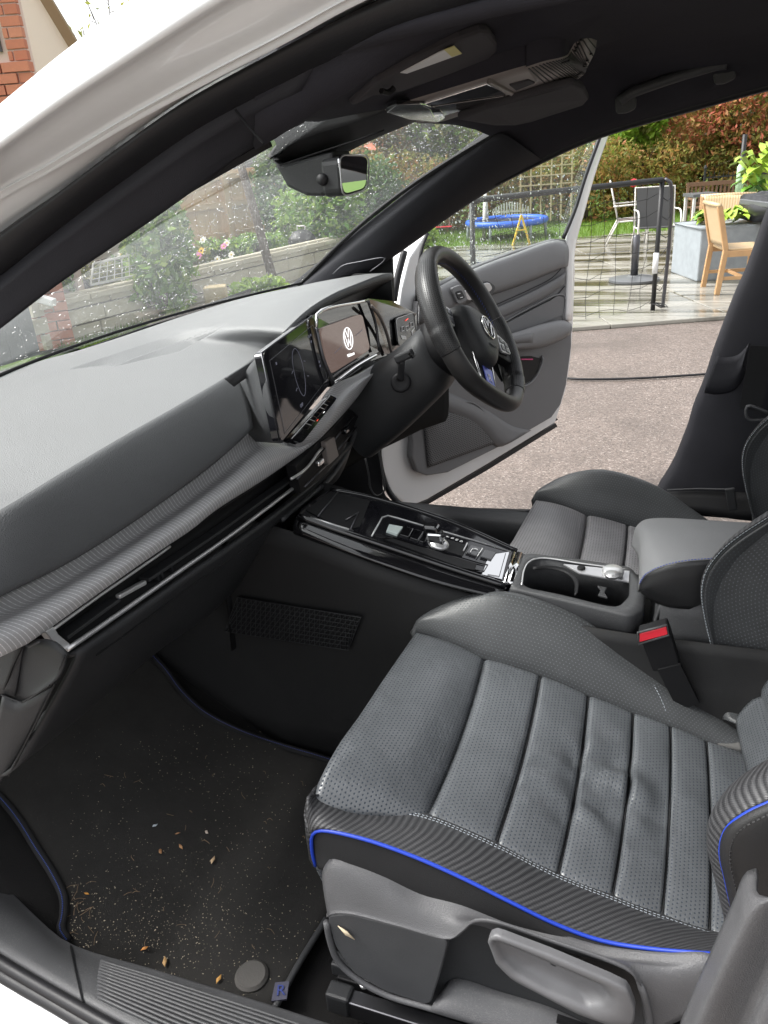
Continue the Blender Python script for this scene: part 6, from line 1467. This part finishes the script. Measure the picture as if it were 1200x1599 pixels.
e = empty('side_table', tuple(WB(1100, 9.9)), 'small grey topped table standing in front of the bench', 'table', None, PA); e.scale = (.62, .7, .76)
MB().box(V(.06, 0, .66), .55, .5, .05).build('table_top', M['slate'], e, bevel=.005)
for x, y in [(-.16, -.2), (.28, -.2), (-.16, .2), (.28, .2)]: MB().box(V(x, y, .32), .05, .05, .64).build('leg', M['palemetal'], e)
# ---- pole with pale green sleeve and iron fence
pb2 = Z(1128, 375, .03)+V(.15, .5, 0); ztop = up_at(pb2, 1131, 212); zs = up_at(pb2, 1126, 258); zb = up_at(pb2, 1124, 306)
e = empty('parasol_pole', tuple(pb2), 'upright pole with a pale green sleeve rising behind the wicker chairs', 'pole')
MB().lathe([(.028, 0), (.028, ztop-.03), (.01, ztop-.03)], V(0, 0, 0), 10).build('pole', M['iron'], e, smooth=True)
MB().lathe([(.045, zb-.03), (.05, zs-.06), (.03, zs-.03)], V(0, 0, 0), 10).build('sleeve', base('pale_green_plastic', (.42, .62, .38), .5)[0], e, smooth=True)
f0 = WB(1108, 11.6); e = empty('iron_fence', tuple(f0), 'black spiked iron fence in front of the red berry shrub', 'fence', None, PA); e.scale = (.6, .6, .6)
for z in (.25, 1.0): MB().beam(V(0, 0, z), V(4.2, 0, z), .02, .035).build('fence_rail', M['iron'], e)
for i in range(36): MB().tube([V(i*.12, 0, 0), V(i*.12, 0, 1.08), V(i*.12, 0, 1.14)], [.008, .008, .001], 6).build('fence_bar', M['iron'], e)
for x in (0, 2.1, 4.2): MB().lathe([(.03, 0), (.03, 1.2), (.045, 1.22), (.03, 1.28), (.005, 1.30)], V(x, 0, 0), 10).build('fence_post', M['iron'], e)
# ---- trampoline, swing frame, picket gate, trellis
tc = WB(791, 11.0); e = empty('trampoline', tuple(tc), 'low trampoline with a blue padded rim on the lawn', 'trampoline')
TR = .56; tz_ = .25
MB().tube([V(TR*math.cos(a), TR*math.sin(a), tz_) for a in np.linspace(0, 2*math.pi, 40, endpoint=False)], .045, 8, closed=True).build('padded_rim', M['bluepad'], e, smooth=True)
MB().lathe([(TR-.05, tz_-.02), (TR-.05, tz_)], V(0, 0, 0), 40).build('jumping_mat', M['cover'], e)
for a in np.linspace(.3, 6.6, 6, endpoint=False): MB().tube([V(TR*math.cos(a), TR*math.sin(a), tz_), V(TR*1.02*math.cos(a), TR*1.02*math.sin(a), 0)], .02, 8).build('leg', M['zinc'], e, smooth=True)
yl = WB(815, 10.1); e = empty('play_stand', tuple(yl), 'yellow folding stand leaning in front of the blue trampoline', 'play stand'); e.scale = (.5, .5, .5)
for s in (-.22, .22): MB().beam(V(0, 0, .80), V(s, s*.6, 0), .05, .04).build('leg', base('yellow_plastic', (.75, .5, .05), .4)[0], e)
MB().beam(V(-.09, -.05, .42), V(.09, .05, .42), .04, .03).build('cross_piece', bpy.data.materials['yellow_plastic'], e)
sf = WB(757, 11.2); e = empty('swing_frame', tuple(sf), 'pale metal swing frame on the lawn beside the trampoline', 'swing', None, .10); e.scale = (.78, .6, .46)
for x in (0, -2.2):
    for s in (-.5, .5): MB().tube([V(x, s, 0), V(x, 0, 1.45)], .03, 8).build('frame_leg', M['palemetal'], e, smooth=True)
MB().tube([V(.1, 0, 1.45), V(-2.3, 0, 1.45)], .032, 8).build('top_bar', M['palemetal'], e, smooth=True)
for x in (-.7, -1.0, -1.5): MB().tube([V(x, 0, 1.45), V(x, 0, .45)], .008, 6).build('rope', M['palemetal'], e, smooth=True)
MB().box(V(-.85, 0, .44), .4, .16, .03).build('swing_seat', M['red'], e, bevel=.01)
gt = WB(798, 12.1); e = empty('picket_gate', tuple(gt), 'arched pale picket gate in front of the rusty hedge', 'gate', None, PA); e.scale = (.45, .45, .48)
for i in range(14): MB().beam(V(-.62+i*.095, 0, 0), V(-.62+i*.095, 0, .72+.18*math.sin(math.pi*i/13)), .05, .02, (0, 1, 0)).build('picket', M['palemetal'], e)
for z in (.2, .6): MB().beam(V(-.66, .02, z), V(.66, .02, z), .02, .06).build('gate_rail', M['palemetal'], e)
trl = WB(845, 12.0); e = empty('trellis', tuple(trl), 'square wooden trellis above the hedge seen through the door glass', 'trellis', None, PA); e.scale = (.62, .62, .55)
for i in range(6): MB().beam(V(-.5+i*.26, 0, .2), V(-.5+i*.26, 0, 2.2), .035, .02, (0, 1, 0)).build('upright', M['sandstone'], e)
for i in range(6): MB().beam(V(-.55, -.02, .95+i*.24), V(.85, -.02, .95+i*.24), .02, .035).build('cross_bar', M['sandstone'], e)
# ================================================================== left side, through the windscreen
wA, wB = V(-4.40, 4.2, 0), V(-4.10, 5.75, 0); wdir = nrm(wB-wA); wn_ = V(-wdir[1], wdir[0], 0)
w0 = wA-wdir*.35; WL = 5.4; WHt = .33
e = empty('retaining_wall', tuple(w0), 'low weathered stone retaining wall below the flower bed', 'wall', None, math.atan2(wdir[1], wdir[0]))
b = MB(); b.box(V(WL/2, .12, WHt/2-.02), WL, .2, WHt-.02); b.build('wall_core', M['joint'], e)
q = np.random.default_rng(3); z = 0
while z < WHt-.05:
    h = .135; x = -q.random()*.2
    while x < WL:
        l = q.uniform(.5, .9); MB().box(V(x+l/2, .03+q.normal(0, .004), z+h/2), l-.012, .08, h-.012).build('stone', M['stone'], e, bevel=.008); x += l
    z += h
for i in range(11): MB().box(V(.25+i*.5, .08, WHt+.02), .49, .26, .05).build('coping_stone', M['stone'], e, bevel=.008)
bed = [w0+wn_*.2, w0+wdir*WL+wn_*.2, w0+wdir*WL+wn_*2.6, w0+wn_*2.6]
mesh('flower_bed', [V(p[0], p[1], z_) for z_ in (0, WHt-.04) for p in bed], [(4, 5, 6, 7), (0, 1, 5, 4), (1, 2, 6, 5), (2, 3, 7, 6), (3, 0, 4, 7)], base('dark_soil', (.035, .028, .02), .95)[0], smooth=False, kind='structure')
def on_bed(t, d): return w0+wdir*t+wn_*d+V(0, 0, WHt-.05)
bd = [('leafy flower bed clump trailing over the wire panel', .35, .45, .34, 'leafgreen'), ('pale leaved clump with white flowers left of the thin brick pier', .95, .5, .3, 'leafolive'), ('green flower bed clump under the tan fence', 1.55, .5, .3, 'leafgreen'), ('flower bed clump with pink blooms in front of the fence', 2.15, .5, .3, 'leafolive'), ('flower bed clump beside the leaning post', 2.8, .5, .3, 'leafgreen'), ('flower bed clump near the kettle barbecue', 3.45, .5, .28, 'leafgreen')]
M['flowerw'] = base('white_petals', (.75, .75, .7), .6)[0]; M['flowery'] = base('yellow_petals', (.8, .55, .05), .6)[0]; M['flowerp'] = base('pink_petals', (.7, .28, .5), .6)[0]
def flower(loc, mat, label, r=.05):
    e = empty('flower', tuple(loc), label, 'flower', 'flowers in the raised bed'); b = MB()
    for k in range(7):
        a = k*2*math.pi/7; d = V(math.cos(a), math.sin(a), 0); s_ = V(-d[1], d[0], 0); b.add([V(0, 0, 0), d*r*.6+s_*r*.3+V(0, 0, .012), d*r+V(0, 0, .004), d*r*.6-s_*r*.3+V(0, 0, .012)], [(0, 1, 2, 3)])
    R_ = Matrix.Rotation(.9, 4, 'X')
    b.v = [tuple(R_@Vector(p)) for p in b.v]; b.build('petals', M[mat], e); MB().lathe([(.001, -.008), (r*.25, 0), (.001, .012)], V(0, -.006, .004), 8, (0, -.7, .7)).build('flower_centre', M['flowery'] if mat != 'flowery' else M['bark'], e)
for i, (lb_, t, d, r, mt) in enumerate(bd):
    bush('flower_clump', lb_, 'plant', on_bed(t, d), [(0, 0, r*.35, r*.9, r*.7, r*.45), (-r*.5, 0, r*.55, r*.5, r*.5, r*.35), (r*.4, .1, r*.5, r*.5, r*.5, r*.35)], 3200, .032, mt, seed=60+i)
q = np.random.default_rng(12)
fl = [(252, 400, 'flowery'), (280, 388, 'flowery'), (315, 392, 'flowery'), (305, 395, 'flowerp'), (311, 400, 'flowerp'), (300, 386, 'flowerp'), (350, 385, 'flowerp'), (340, 405, 'flowerw'), (332, 412, 'flowerw'), (348, 410, 'flowerw'), (355, 380, 'flowerw'), (318, 375, 'flowerw'), (210, 400, 'flowerw'), (225, 375, 'flowerw'), (190, 398, 'flowerw'), (362, 398, 'flowerw'), (240, 385, 'flowerw')]
wpl = lambda px, py, d: at(px, py, wn_, wn_@(w0+wn_*d))
fcol = {'flowery': 'yellow', 'flowerp': 'pink', 'flowerw': 'white'}
flab = ['yellow flower lowest and leftmost in the raised bed', 'yellow flower between the leftmost yellow bloom and the pink ones', 'yellow flower above the pink cluster', 'pink flower at the left of the pink cluster', 'pink flower at the bottom of the pink cluster', 'pink flower topmost of the pink cluster', 'lone pink flower right of the pink cluster', 'white flower topmost of the low white trio', 'white flower lowest of the low white trio', 'white flower at the right of the low white trio', 'white flower beside the lone pink one', 'white flower above the pink cluster near the fence', 'white flower above the wire panel', 'white flower high up beside the thin brick pier', 'white flower over the left of the wire panel', 'white flower nearest the leaning post', 'white flower between the wire panel and the yellow blooms']
for (a, b_, mt), lb_ in zip(fl, flab): flower(wpl(a, b_, .22), mt, lb_, .045)
# pale wire panel in front of the bed
e = empty('wire_panel', tuple(wpl(142, 440, -.05)), 'pale wire trellis panel leaning on the retaining wall', 'trellis'); o0 = np.array(e.location)
qd = [wpl(146, 412, -.05)-o0, wpl(212, 396, -.05)-o0, wpl(214, 430, -.05)-o0, wpl(142, 445, -.05)-o0]
MB().tube(qd, .012, 6, closed=True).build('panel_frame', M['palemetal'], e, smooth=True)
for i in range(1, 6): MB().tube([quadpt(qd, i/6, 0), quadpt(qd, i/6, 1)], .004, 5).build('wire', M['palemetal'], e)
for i in range(1, 4): MB().tube([quadpt(qd, 0, i/4), quadpt(qd, 1, i/4)], .004, 5).build('wire', M['palemetal'], e)
# brick pier, dark panel gate and its white latch on the far left
def brick_wall(e, x0, x1, y0, zt, zb=0, bl=.215, bh=.065, j=.010, depth=.1, clip=None):
    """courses of single bricks on the local +-y face"""
    k = 0; z = zb; 
    if 'b' not in BR: BR['b'] = {}
    while z+bh <= zt+.001:
        x = x0-(bl/2+j/2 if k % 2 else 0)
        while x < x1-.02:
            a = max(x, x0); c = min(x+bl, x1); l = c-a
            if clip is not None: c = clip(a, c, z); l = c-a
            if l > .03:
                key = round(l, 3)
                if key not in BR['b']:
                    ob = MB().box(V(0, 0, 0), l, depth, bh).build('brick', M['brick'], e, bevel=.004); BR['b'][key] = ob.data
                else:
                    ob = bpy.data.objects.new('brick', BR['b'][key]); COL.objects.link(ob); ob.parent = e
                ob.location = ((a+c)/2, y0+random.gauss(0, .0015), z+bh/2)
            x += bl+j
        z += bh+j; k += 1
BR = {}
bp = V(-4.50, 3.98, 0); e = empty('brick_pier', tuple(bp), 'red brick gate pier at the left edge of the windscreen', 'pier', None, math.atan2(CAM[1]-bp[1], CAM[0]-bp[0])+math.pi/2)
ph_ = up_at(bp, 95, 425)
MB().box(V(0, .10, ph_/2), .30, .24, ph_-.01).build('pier_core', M['mortar'], e)
brick_wall(e, -.165, .165, -.04, ph_-.03, 0)
MB().box(V(0, .08, ph_+.02), .42, .36, .05).build('pier_cap', M['stone'], e, bevel=.008)
gA = Z(96, 548, 0)+V(-.12, -.12, 0); gB = Z(-160, 620, 0); gz = up_at(gA, 82, 440)
e = empty('panel_gate', tuple(gA), 'dark grey panelled gate seen through the wet lower left of the windscreen', 'gate'); o0 = np.array(e.location)
gd = gB-gA; npan = 9
for i in range(npan):
    a, c = gd*(i/npan), gd*((i+.985)/npan); MB().beam(V(a[0], a[1], gz/2), V(c[0], c[1], gz/2), .04, gz).build('gate_board', M['greengrey'], e, bevel=.004)
MB().beam(V(0, 0, gz-.1), V(gd[0], gd[1], gz-.1), .07, .09).build('gate_rail', M['greengrey'], e, bevel=.004)
MB().beam(V(.02, -.05, gz-.05), V(.30, -.02, gz-.13), .06, .06).build('gate_latch', M['white'], e, bevel=.01)
# stone block
sb = Z(341, 482, 0); e = MB().box(V(0, 0, .11), .22, .2, .22).build('stone_block', M['sandstone'], bevel=.012); e.location = tuple(sb); e.rotation_euler = (0, 0, .5); tag(e, 'square yellow stone block on the grass before the retaining wall', 'stone block')
# leaning post
pb3 = Z(433, 460, 0); pt3 = V(pb3[0]-.25, pb3[1]-.05, 1.52)
e = empty('garden_post', tuple(pb3), 'leaning brown wooden post with a grey bird table on top', 'post'); MB().tube([V(0, 0, 0), (pt3-pb3)*.5+V(.01, 0, 0), pt3-pb3], [.05, .045, .04], 10).build('post', M['bark'], e, smooth=True)
MB().box(pt3-pb3+V(0, 0, .03), .26, .22, .05).build('bird_table', M['slate'], e, bevel=.008); MB().prism([pt3-pb3+V(-.16, -.12, .2), pt3-pb3+V(.16, -.12, .2), pt3-pb3+V(0, -.12, .3)], (0, .24, 0)).build('table_roof', M['slate'], e)
for s in (-.1, .1): MB().beam(pt3-pb3+V(s, 0, .05), pt3-pb3+V(s, 0, .21), .02, .02, (0, 1, 0)).build('table_leg', M['slate'], e)
# timber fence behind the bed
fA = w0+wn_*1.9-wdir*.8; tt = 2.0
while pj(w0+wn_*1.9+wdir*tt+V(0, 0, .7))[0] < 438: tt += .03
fB = w0+wn_*1.9+wdir*tt; fl_ = np.linalg.norm(fB-fA)
e = empty('timber_fence', tuple(fA), 'tan close boarded timber fence above the flower bed', 'fence', None, math.atan2(wdir[1], wdir[0]))
fh = 1.10
for i in range(int(fl_/.125)):
    MB().box(V(i*.125+.06, (i % 2)*.012, fh/2+.12), .128, .016, fh).build('fence_board', M['fence'], e)
for z in (.30, .68, 1.02): MB().box(V(fl_/2, -.035, z+.12), fl_, .05, .075).build('fence_rail', M['fence'], e, bevel=.004)
for i in range(4): MB().box(V(i*1.75+.05, -.05, fh/2+.1), .09, .09, fh+.1).build('fence_post', M['fence'], e, bevel=.004)
pr = w0+wn_*1.5+wdir*.55; e = empty('brick_pier', tuple(pr), 'tall thin red brick pier rising from the greenery of the bed', 'pier', None, math.atan2(CAM[1]-pr[1], CAM[0]-pr[0])+math.pi/2); zt = up_at(pr, 232, 345)
MB().box(V(0, .08, zt/2), .2, .2, zt-.01).build('pier_core', M['mortar'], e); brick_wall(e, -.11, .11, -.03, zt-.02, .3)
# kettle barbecue
bq = Z(478, 428, 0); e = empty('kettle_barbecue', tuple(bq), 'black kettle barbecue on pale legs behind the leaning post', 'barbecue'); br = .17; bz = up_at(bq, 479, 378)
MB().lathe([(.02, bz-br), (br*.6, bz-br*.8), (br*.95, bz-br*.3), (br, bz)], V(0, 0, 0), 20).build('bowl', M['iron'], e, smooth=True); MB().lathe([(br+.006, bz+.01), (br*.95, bz+br*.35), (br*.6, bz+br*.75), (.02, bz+br*.88)], V(0, 0, 0), 20).build('lid', M['iron'], e, smooth=True)
MB().tube([V(-.05, 0, bz+br*.86), V(-.05, 0, bz+br*1.1), V(.05, 0, bz+br*1.1), V(.05, 0, bz+br*.86)], .01, 6).build('lid_handle', M['palemetal'], e)
for a in (.4, 2.5, 4.6): MB().tube([V(.08*math.cos(a), .08*math.sin(a), bz-br*.7), V(.28*math.cos(a), .28*math.sin(a), 0)], .012, 6).build('leg', M['palemetal'], e, smooth=True)
# shrubs further along
def shrub(px, py, d, label, r, mat, n, seed, hgt=1.0):
    p = CAM+nrm(at(px, py, FW, FW@CAM+1)-CAM)*0; 
    b_ = at(px, py, FW, FW@CAM+d); bush('garden_shrub', label, 'shrub', (b_[0], b_[1], 0), [(0, 0, hgt*.45, r, r, hgt*.5), (r*.5, .1, hgt*.7, r*.6, r*.6, hgt*.35), (-r*.5, 0, hgt*.6, r*.6, r*.6, hgt*.4)], n, .05, mat, seed)
shrub(500, 380, 10.0, 'dark green rounded shrub behind the kettle barbecue', .5, 'leafgreen', 6000, 80, 1.0)
shrub(562, 340, 12.0, 'dense dark shrub left of the pale swing frame', .6, 'leafdark', 6000, 81, 1.15)
shrub(447, 330, 10.5, 'dark leafy shrub at the end of the timber fence', .38, 'leafdark', 4500, 82, 1.5)
shrub(610, 380, 9.5, 'bright low shrub along the lawn under the mirror', .5, 'leafbright', 4000, 83, .5)
shrub(400, 440, 7.2, 'small bright green plant at the foot of the leaning post', .22, 'leafbright', 2500, 84, .3)
shrub(236, 350, 7.0, 'climbing green shrub in front of the timber fence', .28, 'leafgreen', 4200, 85, 1.0)
# far house with orange roof
hp = at(575, 240, FW, FW@CAM+34); e = empty('far_house', (hp[0], hp[1], 0), 'distant house with an orange clay roof behind the trees', 'house', None, .3); e.scale = (.7, .8, .52)
MB().box(V(0, 0, 1.3), 6, 5, 2.6).build('wall', M['brick'], e); MB().prism([V(-3.3, -2.8, 2.6), V(-3.3, 2.8, 2.6), V(-3.3, 0, 4.6)], (6.6, 0, 0)).build('roof', M['roof'], e)
for x in (-1.5, 1.2):
    f = MB().box(V(x, -2.53, 1.5), 1.0, .06, 1.0).build('window', M['palemetal'], e); MB().box(V(x, -2.57, 1.5), .86, .04, .86).build('pane', M['piano'], f)
# ---- the brick house and rendered gable top left
hc = Z(20, 0, 0)*0+V(-4.5, 4.411, 0)
hx = nrm(V(-1.0, -.35, 0)); hy = V(-hx[1], hx[0], 0); hy = hy if hy@(CAM-hc) < 0 else -hy
ang = math.atan2(hx[1], hx[0])
e = empty('brick_house', tuple(hc), 'red brick house corner with a dark window at the top left', 'house', None, ang)
sg = 1 if (V(-math.sin(ang), math.cos(ang), 0)@(CAM-hc)) < 0 else -1     # +y local away from the camera?
Wd, Ht = 3.0, 4.2
MB().box(V(Wd/2, sg*.105, Ht/2), Wd-.02, .12, Ht).build('wall', M['mortar'], e)
wx0, wx1, wz0, wz1 = .16, 1.1, 2.17, 3.2
brick_wall(e, 0, 1.6, sg*.06, 3.6, 1.6, .215, .063, .013, .06, clip=lambda a, c, z: (min(c, wx0-.012) if a < wx1 and z+.065 > wz0-.01 and z < wz1 else c))
wf = MB().box(V((wx0+wx1)/2, sg*.075, (wz0+wz1)/2), wx1-wx0, .05, wz1-wz0).build('window', M['sandstone'], e); MB().box(V((wx0+wx1)/2, sg*.045, (wz0+wz1)/2), wx1-wx0-.05, .05, wz1-wz0-.05).build('pane', M['piano'], wf)
gc = at(70, 100, hx*0+hy, (hy@hc)+1.0)
e2 = empty('rendered_gable', (float(gc[0]), float(gc[1]), 0), 'cream rendered gable wall behind the brick house corner', 'house')
o2 = np.array(e2.location); gpl = lambda px, py: at(px, py, hy, (hy@hc)+1.3)-o2
edge = [gpl(70, -10), gpl(112, 60), gpl(125, 85)]
sl = edge[1]-edge[0]
e_hi = edge[0]-sl*4; e_lo = edge[0]+sl*3.2
wall_ = [V(e_lo[0], e_lo[1], 0), e_lo, e_hi, V(*(e_hi[:2]-(e_lo-e_hi)[:2]*.9), e_hi[2]-.2), V(*(e_hi[:2]-(e_lo-e_hi)[:2]*.9), 0)]
MB().prism(wall_, hy*.04).build('wall', M['render'], e2)
MB().beam(e_hi-hy*.05, e_lo-hy*.05, .09, .06, hy).build('verge', M['barge'], e2)
tp_ = at(165, 60, FW, FW@CAM+11); e3 = empty('bare_twigs', (float(tp_[0]), float(tp_[1]), 0), 'bare thin tree branches against the white sky', 'tree')
q = np.random.default_rng(15); b = MB(); o3 = np.array(e3.location)
b.tube([V(0, 0, 0), V(0.02, 0, tp_[2]*.6), V(.05, 0, tp_[2]-.2)], [.08, .05, .03], 7); b.build('trunk', M['bark'], e3, smooth=True)
b = MB()
for i in range(16):
    p = V(.05, 0, tp_[2]-.3-q.random()*.8); d = nrm(V(q.normal(0, 1), q.normal(0, .6), q.uniform(.5, 1.6))); L = q.uniform(.6, 1.5); pts = [p, p+d*L*.5+V(0, 0, .05), p+d*L+V(q.normal(0, .1), 0, q.normal(0, .1))]
    b.tube(cr(pts, 7), np.linspace(.012, .003, 7), 4)
    for k in range(3):
        p2 = p+d*L*q.uniform(.4, .95); d2 = nrm(d+q.normal(0, .7, 3)); b.tube([p2, p2+d2*.2, p2+d2*.38], [.005, .004, .002], 4)
b.build('crown', M['bark'], e3, smooth=True)
leaves('foliage', [(0.05, 0, tp_[2]-.1, .9, .5, .7)], 120, .05, 'leafolive', e3, 33)
# ------------------------------------------------------------------ floor mat and what lies on it
out_px = [(-150, 1080), (-100, 1150), (0, 1244), (30, 1280), (58, 1325), (84, 1366), (100, 1402), (100, 1432), (96, 1450), (108, 1470), (250, 1519), (340, 1545), (428, 1572), (460, 1515), (512, 1432), (560, 1330), (600, 1250), (560, 1205), (510, 1186), (440, 1165), (370, 1140), (318, 1112), (282, 1078), (262, 1050), (240, 1026), (160, 960)]
P_ = [FLR(a, b, .006) for a, b in out_px]
# filled grid inside the outline: fan of rows between left and right curves
left = cr([FLR(a, b, .006) for a, b in [(-150, 1080), (-100, 1150), (0, 1244), (30, 1280), (58, 1325), (84, 1366), (100, 1402), (100, 1432), (96, 1450), (108, 1472)]], 40)
right = cr([FLR(a, b, .006) for a, b in [(160, 950), (240, 1026), (262, 1050), (282, 1078), (318, 1112), (370, 1140), (440, 1165), (510, 1186), (600, 1200)]]+[FLR(600, 1250, .006)]+[FLR(a, b, .006) for a, b in [(512, 1432), (428, 1572)]], 40)
G = np.array([[left[i]*(1-t)+right[i]*t for t in np.linspace(0, 1, 24)] for i in range(40)])
for i in range(40):
    for j in range(24):
        p = G[i, j]; z = .24+max(0, -.25-p[0])*.55+.006; G[i, j, 2] = z+.003*mnoise.noise(Vector((p[0]*6, p[1]*6, 0)))
fm = empty('floor_mat', (-.3, -.4, .24), 'black pile floor mat with blue stitched edge, littered with crumbs and straw', 'floor mat')
off = np.array(fm.location)
grid('mat_pile', G-off, M['mat'], fm, solid=.004, face_cam=False)
ed = cr([p+V(0, 0, .004) for p in [FLR(a, b, .006) for a, b in out_px[:10]]], 60)
for nm, pts in (('l', out_px[1:10]), ('r', out_px[16:25]), ('e', [(510, 1435), (470, 1500), (430, 1573)])):
    c = cr([FLR(a, b, .010) for a, b in pts], 50)-off
    MB().tube(list(c), .007 if nm != 'e' else .005, 8).build('mat_binding', M['sidecloth'] if nm != 'e' else M['plasticmid'], fm, smooth=True)
    if nm != 'e':
        b = MB()
        for i in range(0, 160):
            t = i/160*49; k = int(t); f = t-k; a = c[k]*(1-f)+c[k+1]*f; t2 = min(t+.15, 48.99); k2 = int(t2); a2 = c[k2]*(1-t2+k2)+c[k2+1]*(t2-k2); b.bar(a+V(.001, -.003, .0068), a2+V(.001, -.003, .0068), .0008, 4)
        b.build('mat_stitching', M['matblue'] if nm == 'l' else M['bluestitch'], fm)
fx = FLR(395, 1532, .0)
MB().lathe([(.024, .004), (.024, .012), (.020, .016), (.002, .016)], fx-off, 28).build('fixing_button', grained('worn_grey_plastic', (.09, .085, .08), .6, 300, .4), fm, smooth=False)
tg = poly('mat_tag', [p-off for p in [FLR(430, 1534, .016), FLR(452, 1532, .016), FLR(448, 1560, .016), FLR(424, 1563, .016)]], grained('purple_grey_fabric_tag', (.07, .07, .10), .8, 600, .3), fm, .003, away=V(0, 0, -1))
tq = [FLR(a, b, .0175)-off for a, b in [(430, 1534), (452, 1532), (448, 1560), (424, 1563)]]
text3d('R', (tq[0]+tq[2])/2, tq[1]-tq[0], tq[0]-tq[3], .022, M['bluestitch'], tg)
# litter
q = np.random.default_rng(21); b = MB()
def mat_z(p): return .24+max(0, -.25-p[0])*.55+.0105
def scatter(n, cx, cy, sx, sy, s0, s1):
    for i in range(n):
        a, b2 = q.normal(cx, sx), q.normal(cy, sy)
        if not (110 < a < 505 and 1130 < b2 < 1560) or b2 > 1478+(a-110)*.3 or (a > 430 and b2 > 1570-(a-430)*1.7): continue
        p = FLR(a, b2, .011); s = q.uniform(s0, s1)*(.5+q.random()); t = q.random()*6.3
        b.add([p+V(s*math.cos(t), s*math.sin(t), 0), p+V(-s*.6*math.sin(t), s*.6*math.cos(t), s*.4), p-V(s*math.cos(t), s*math.sin(t), 0), p+V(s*.5*math.sin(t), -s*.5*math.cos(t), s*.6)], [(0, 1, 3), (1, 2, 3), (0, 3, 2), (0, 2, 1)])
scatter(1300, 300, 1340, 140, 135, .0004, .0011); scatter(170, 130, 1430, 30, 42, .0006, .0014); scatter(110, 340, 1200, 55, 40, .0005, .0014); scatter(520, 270, 1460, 110, 40, .0005, .0012)
o = b.build('crumbs', base('pale_crumbs', (.42, .36, .27), .8)[0]); tag(o, 'pale crumbs and grit scattered over the black floor mat', 'crumbs', kind='stuff')
b = MB()
for i in range(52):
    if i < 20: a, c = q.normal(128, 16), q.normal(1430, 26)
    else: a, c = q.uniform(150, 480), q.uniform(1170, 1480)
    if c > 1470+(a-110)*.3: continue
    p = FLR(a, c, .012); t = q.random()*6.3; L = q.uniform(.003, .011); d = V(math.cos(t), math.sin(t), 0); s = V(-d[1], d[0], 0)*q.normal(0, .25)*L
    b.tube(cr([p-d*L, p+s+V(0, 0, .003), p+d*L+V(0, 0, .001)], 5), .00034, 3, caps=False)
o = b.build('straw_bits', base('dry_straw', (.22, .15, .09), .8)[0]); tag(o, 'thin dry straw and grass bits lying on the floor mat', 'straw', kind='stuff')
lf = [((342, 1530, 'amber leaf fragment near the round mat button'), .012), ((258, 1503, 'curled tan leaf near the sill edge of the mat'), .014), ((226, 1482, 'orange leaf fragment left of the curled tan leaf'), .010), ((136, 1396, 'small orange leaf fragment by the blue mat edge'), .008), ((251, 1330, 'brown leaf sliver in the middle of the mat'), .012), ((283, 1323, 'tan leaf sliver right of the brown sliver'), .011), ((333, 1344, 'forked pale leaf stalk on the mat'), .013), ((323, 1300, 'pale papery flake on the mat below the crumbs patch'), .010), ((242, 1290, 'bluish white flake on the mat'), .009), ((278, 1302, 'dull brown leaf scrap beside the bluish flake'), .008)]
for i, ((a, c, lb_), s) in enumerate(lf):
    s *= .55
    p = FLR(a, c, .012); t = q.random()*6.3
    mt = 'leaf_flake_%d' % i; colr = [(.55, .30, .08), (.45, .28, .12), (.6, .25, .06), (.6, .28, .06), (.35, .18, .08), (.45, .25, .12), (.5, .36, .22), (.5, .42, .36), (.5, .55, .62), (.3, .16, .08)][i]
    mm = base(['amber', 'tan', 'orange', 'bright orange', 'brown', 'light brown', 'straw', 'papery', 'bluish', 'dull brown'][i]+' dry leaf', colr, .7)[0]
    d = V(math.cos(t), math.sin(t), 0); sd_ = V(-d[1], d[0], 0)
    o = mesh('dry_leaf', [p-d*s, p-d*s*.2+sd_*s*.45+V(0, 0, s*.35), p+d*s*.4+sd_*s*.3+V(0, 0, s*.2), p+d*s*1.1+V(0, 0, s*.3), p+d*s*.3-sd_*s*.4+V(0, 0, s*.1), p-d*s*.4-sd_*s*.3+V(0, 0, s*.3), p+V(0, 0, s*.15)], [(0, 1, 6), (1, 2, 6), (2, 3, 6), (3, 4, 6), (4, 5, 6), (5, 0, 6)], mm, solid=.0008)
    tag(o, lb_, 'leaf')
# crumbs on the passenger seat and a straw in the seat side
p = Y(528, 1445, -.624); o = mesh('dry_leaf', [p, p+V(.012, -.001, -.004), p+V(.022, -.002, -.014), p+V(.010, -.002, -.010)], [(0, 1, 2, 3)], base('pale dry sliver', (.6, .5, .35), .7)[0], solid=.001); tag(o, 'pale dry sliver stuck to the front of the passenger seat base', 'leaf')
# ------------------------------------------------------------------ keep to thing > part > sub-part
bpy.context.view_layer.update()
def depth_of(o):
    k = 0
    while o.parent: o = o.parent; k += 1
    return k
for o in list(bpy.data.objects):
    if depth_of(o) > 2:
        ch = []; a = o
        while a.parent: ch.append(a); a = a.parent
        part = ch[-1]; mw_ = o.matrix_world.copy(); o.parent = part; o.matrix_parent_inverse = part.matrix_world.inverted(); o.matrix_basis = mw_
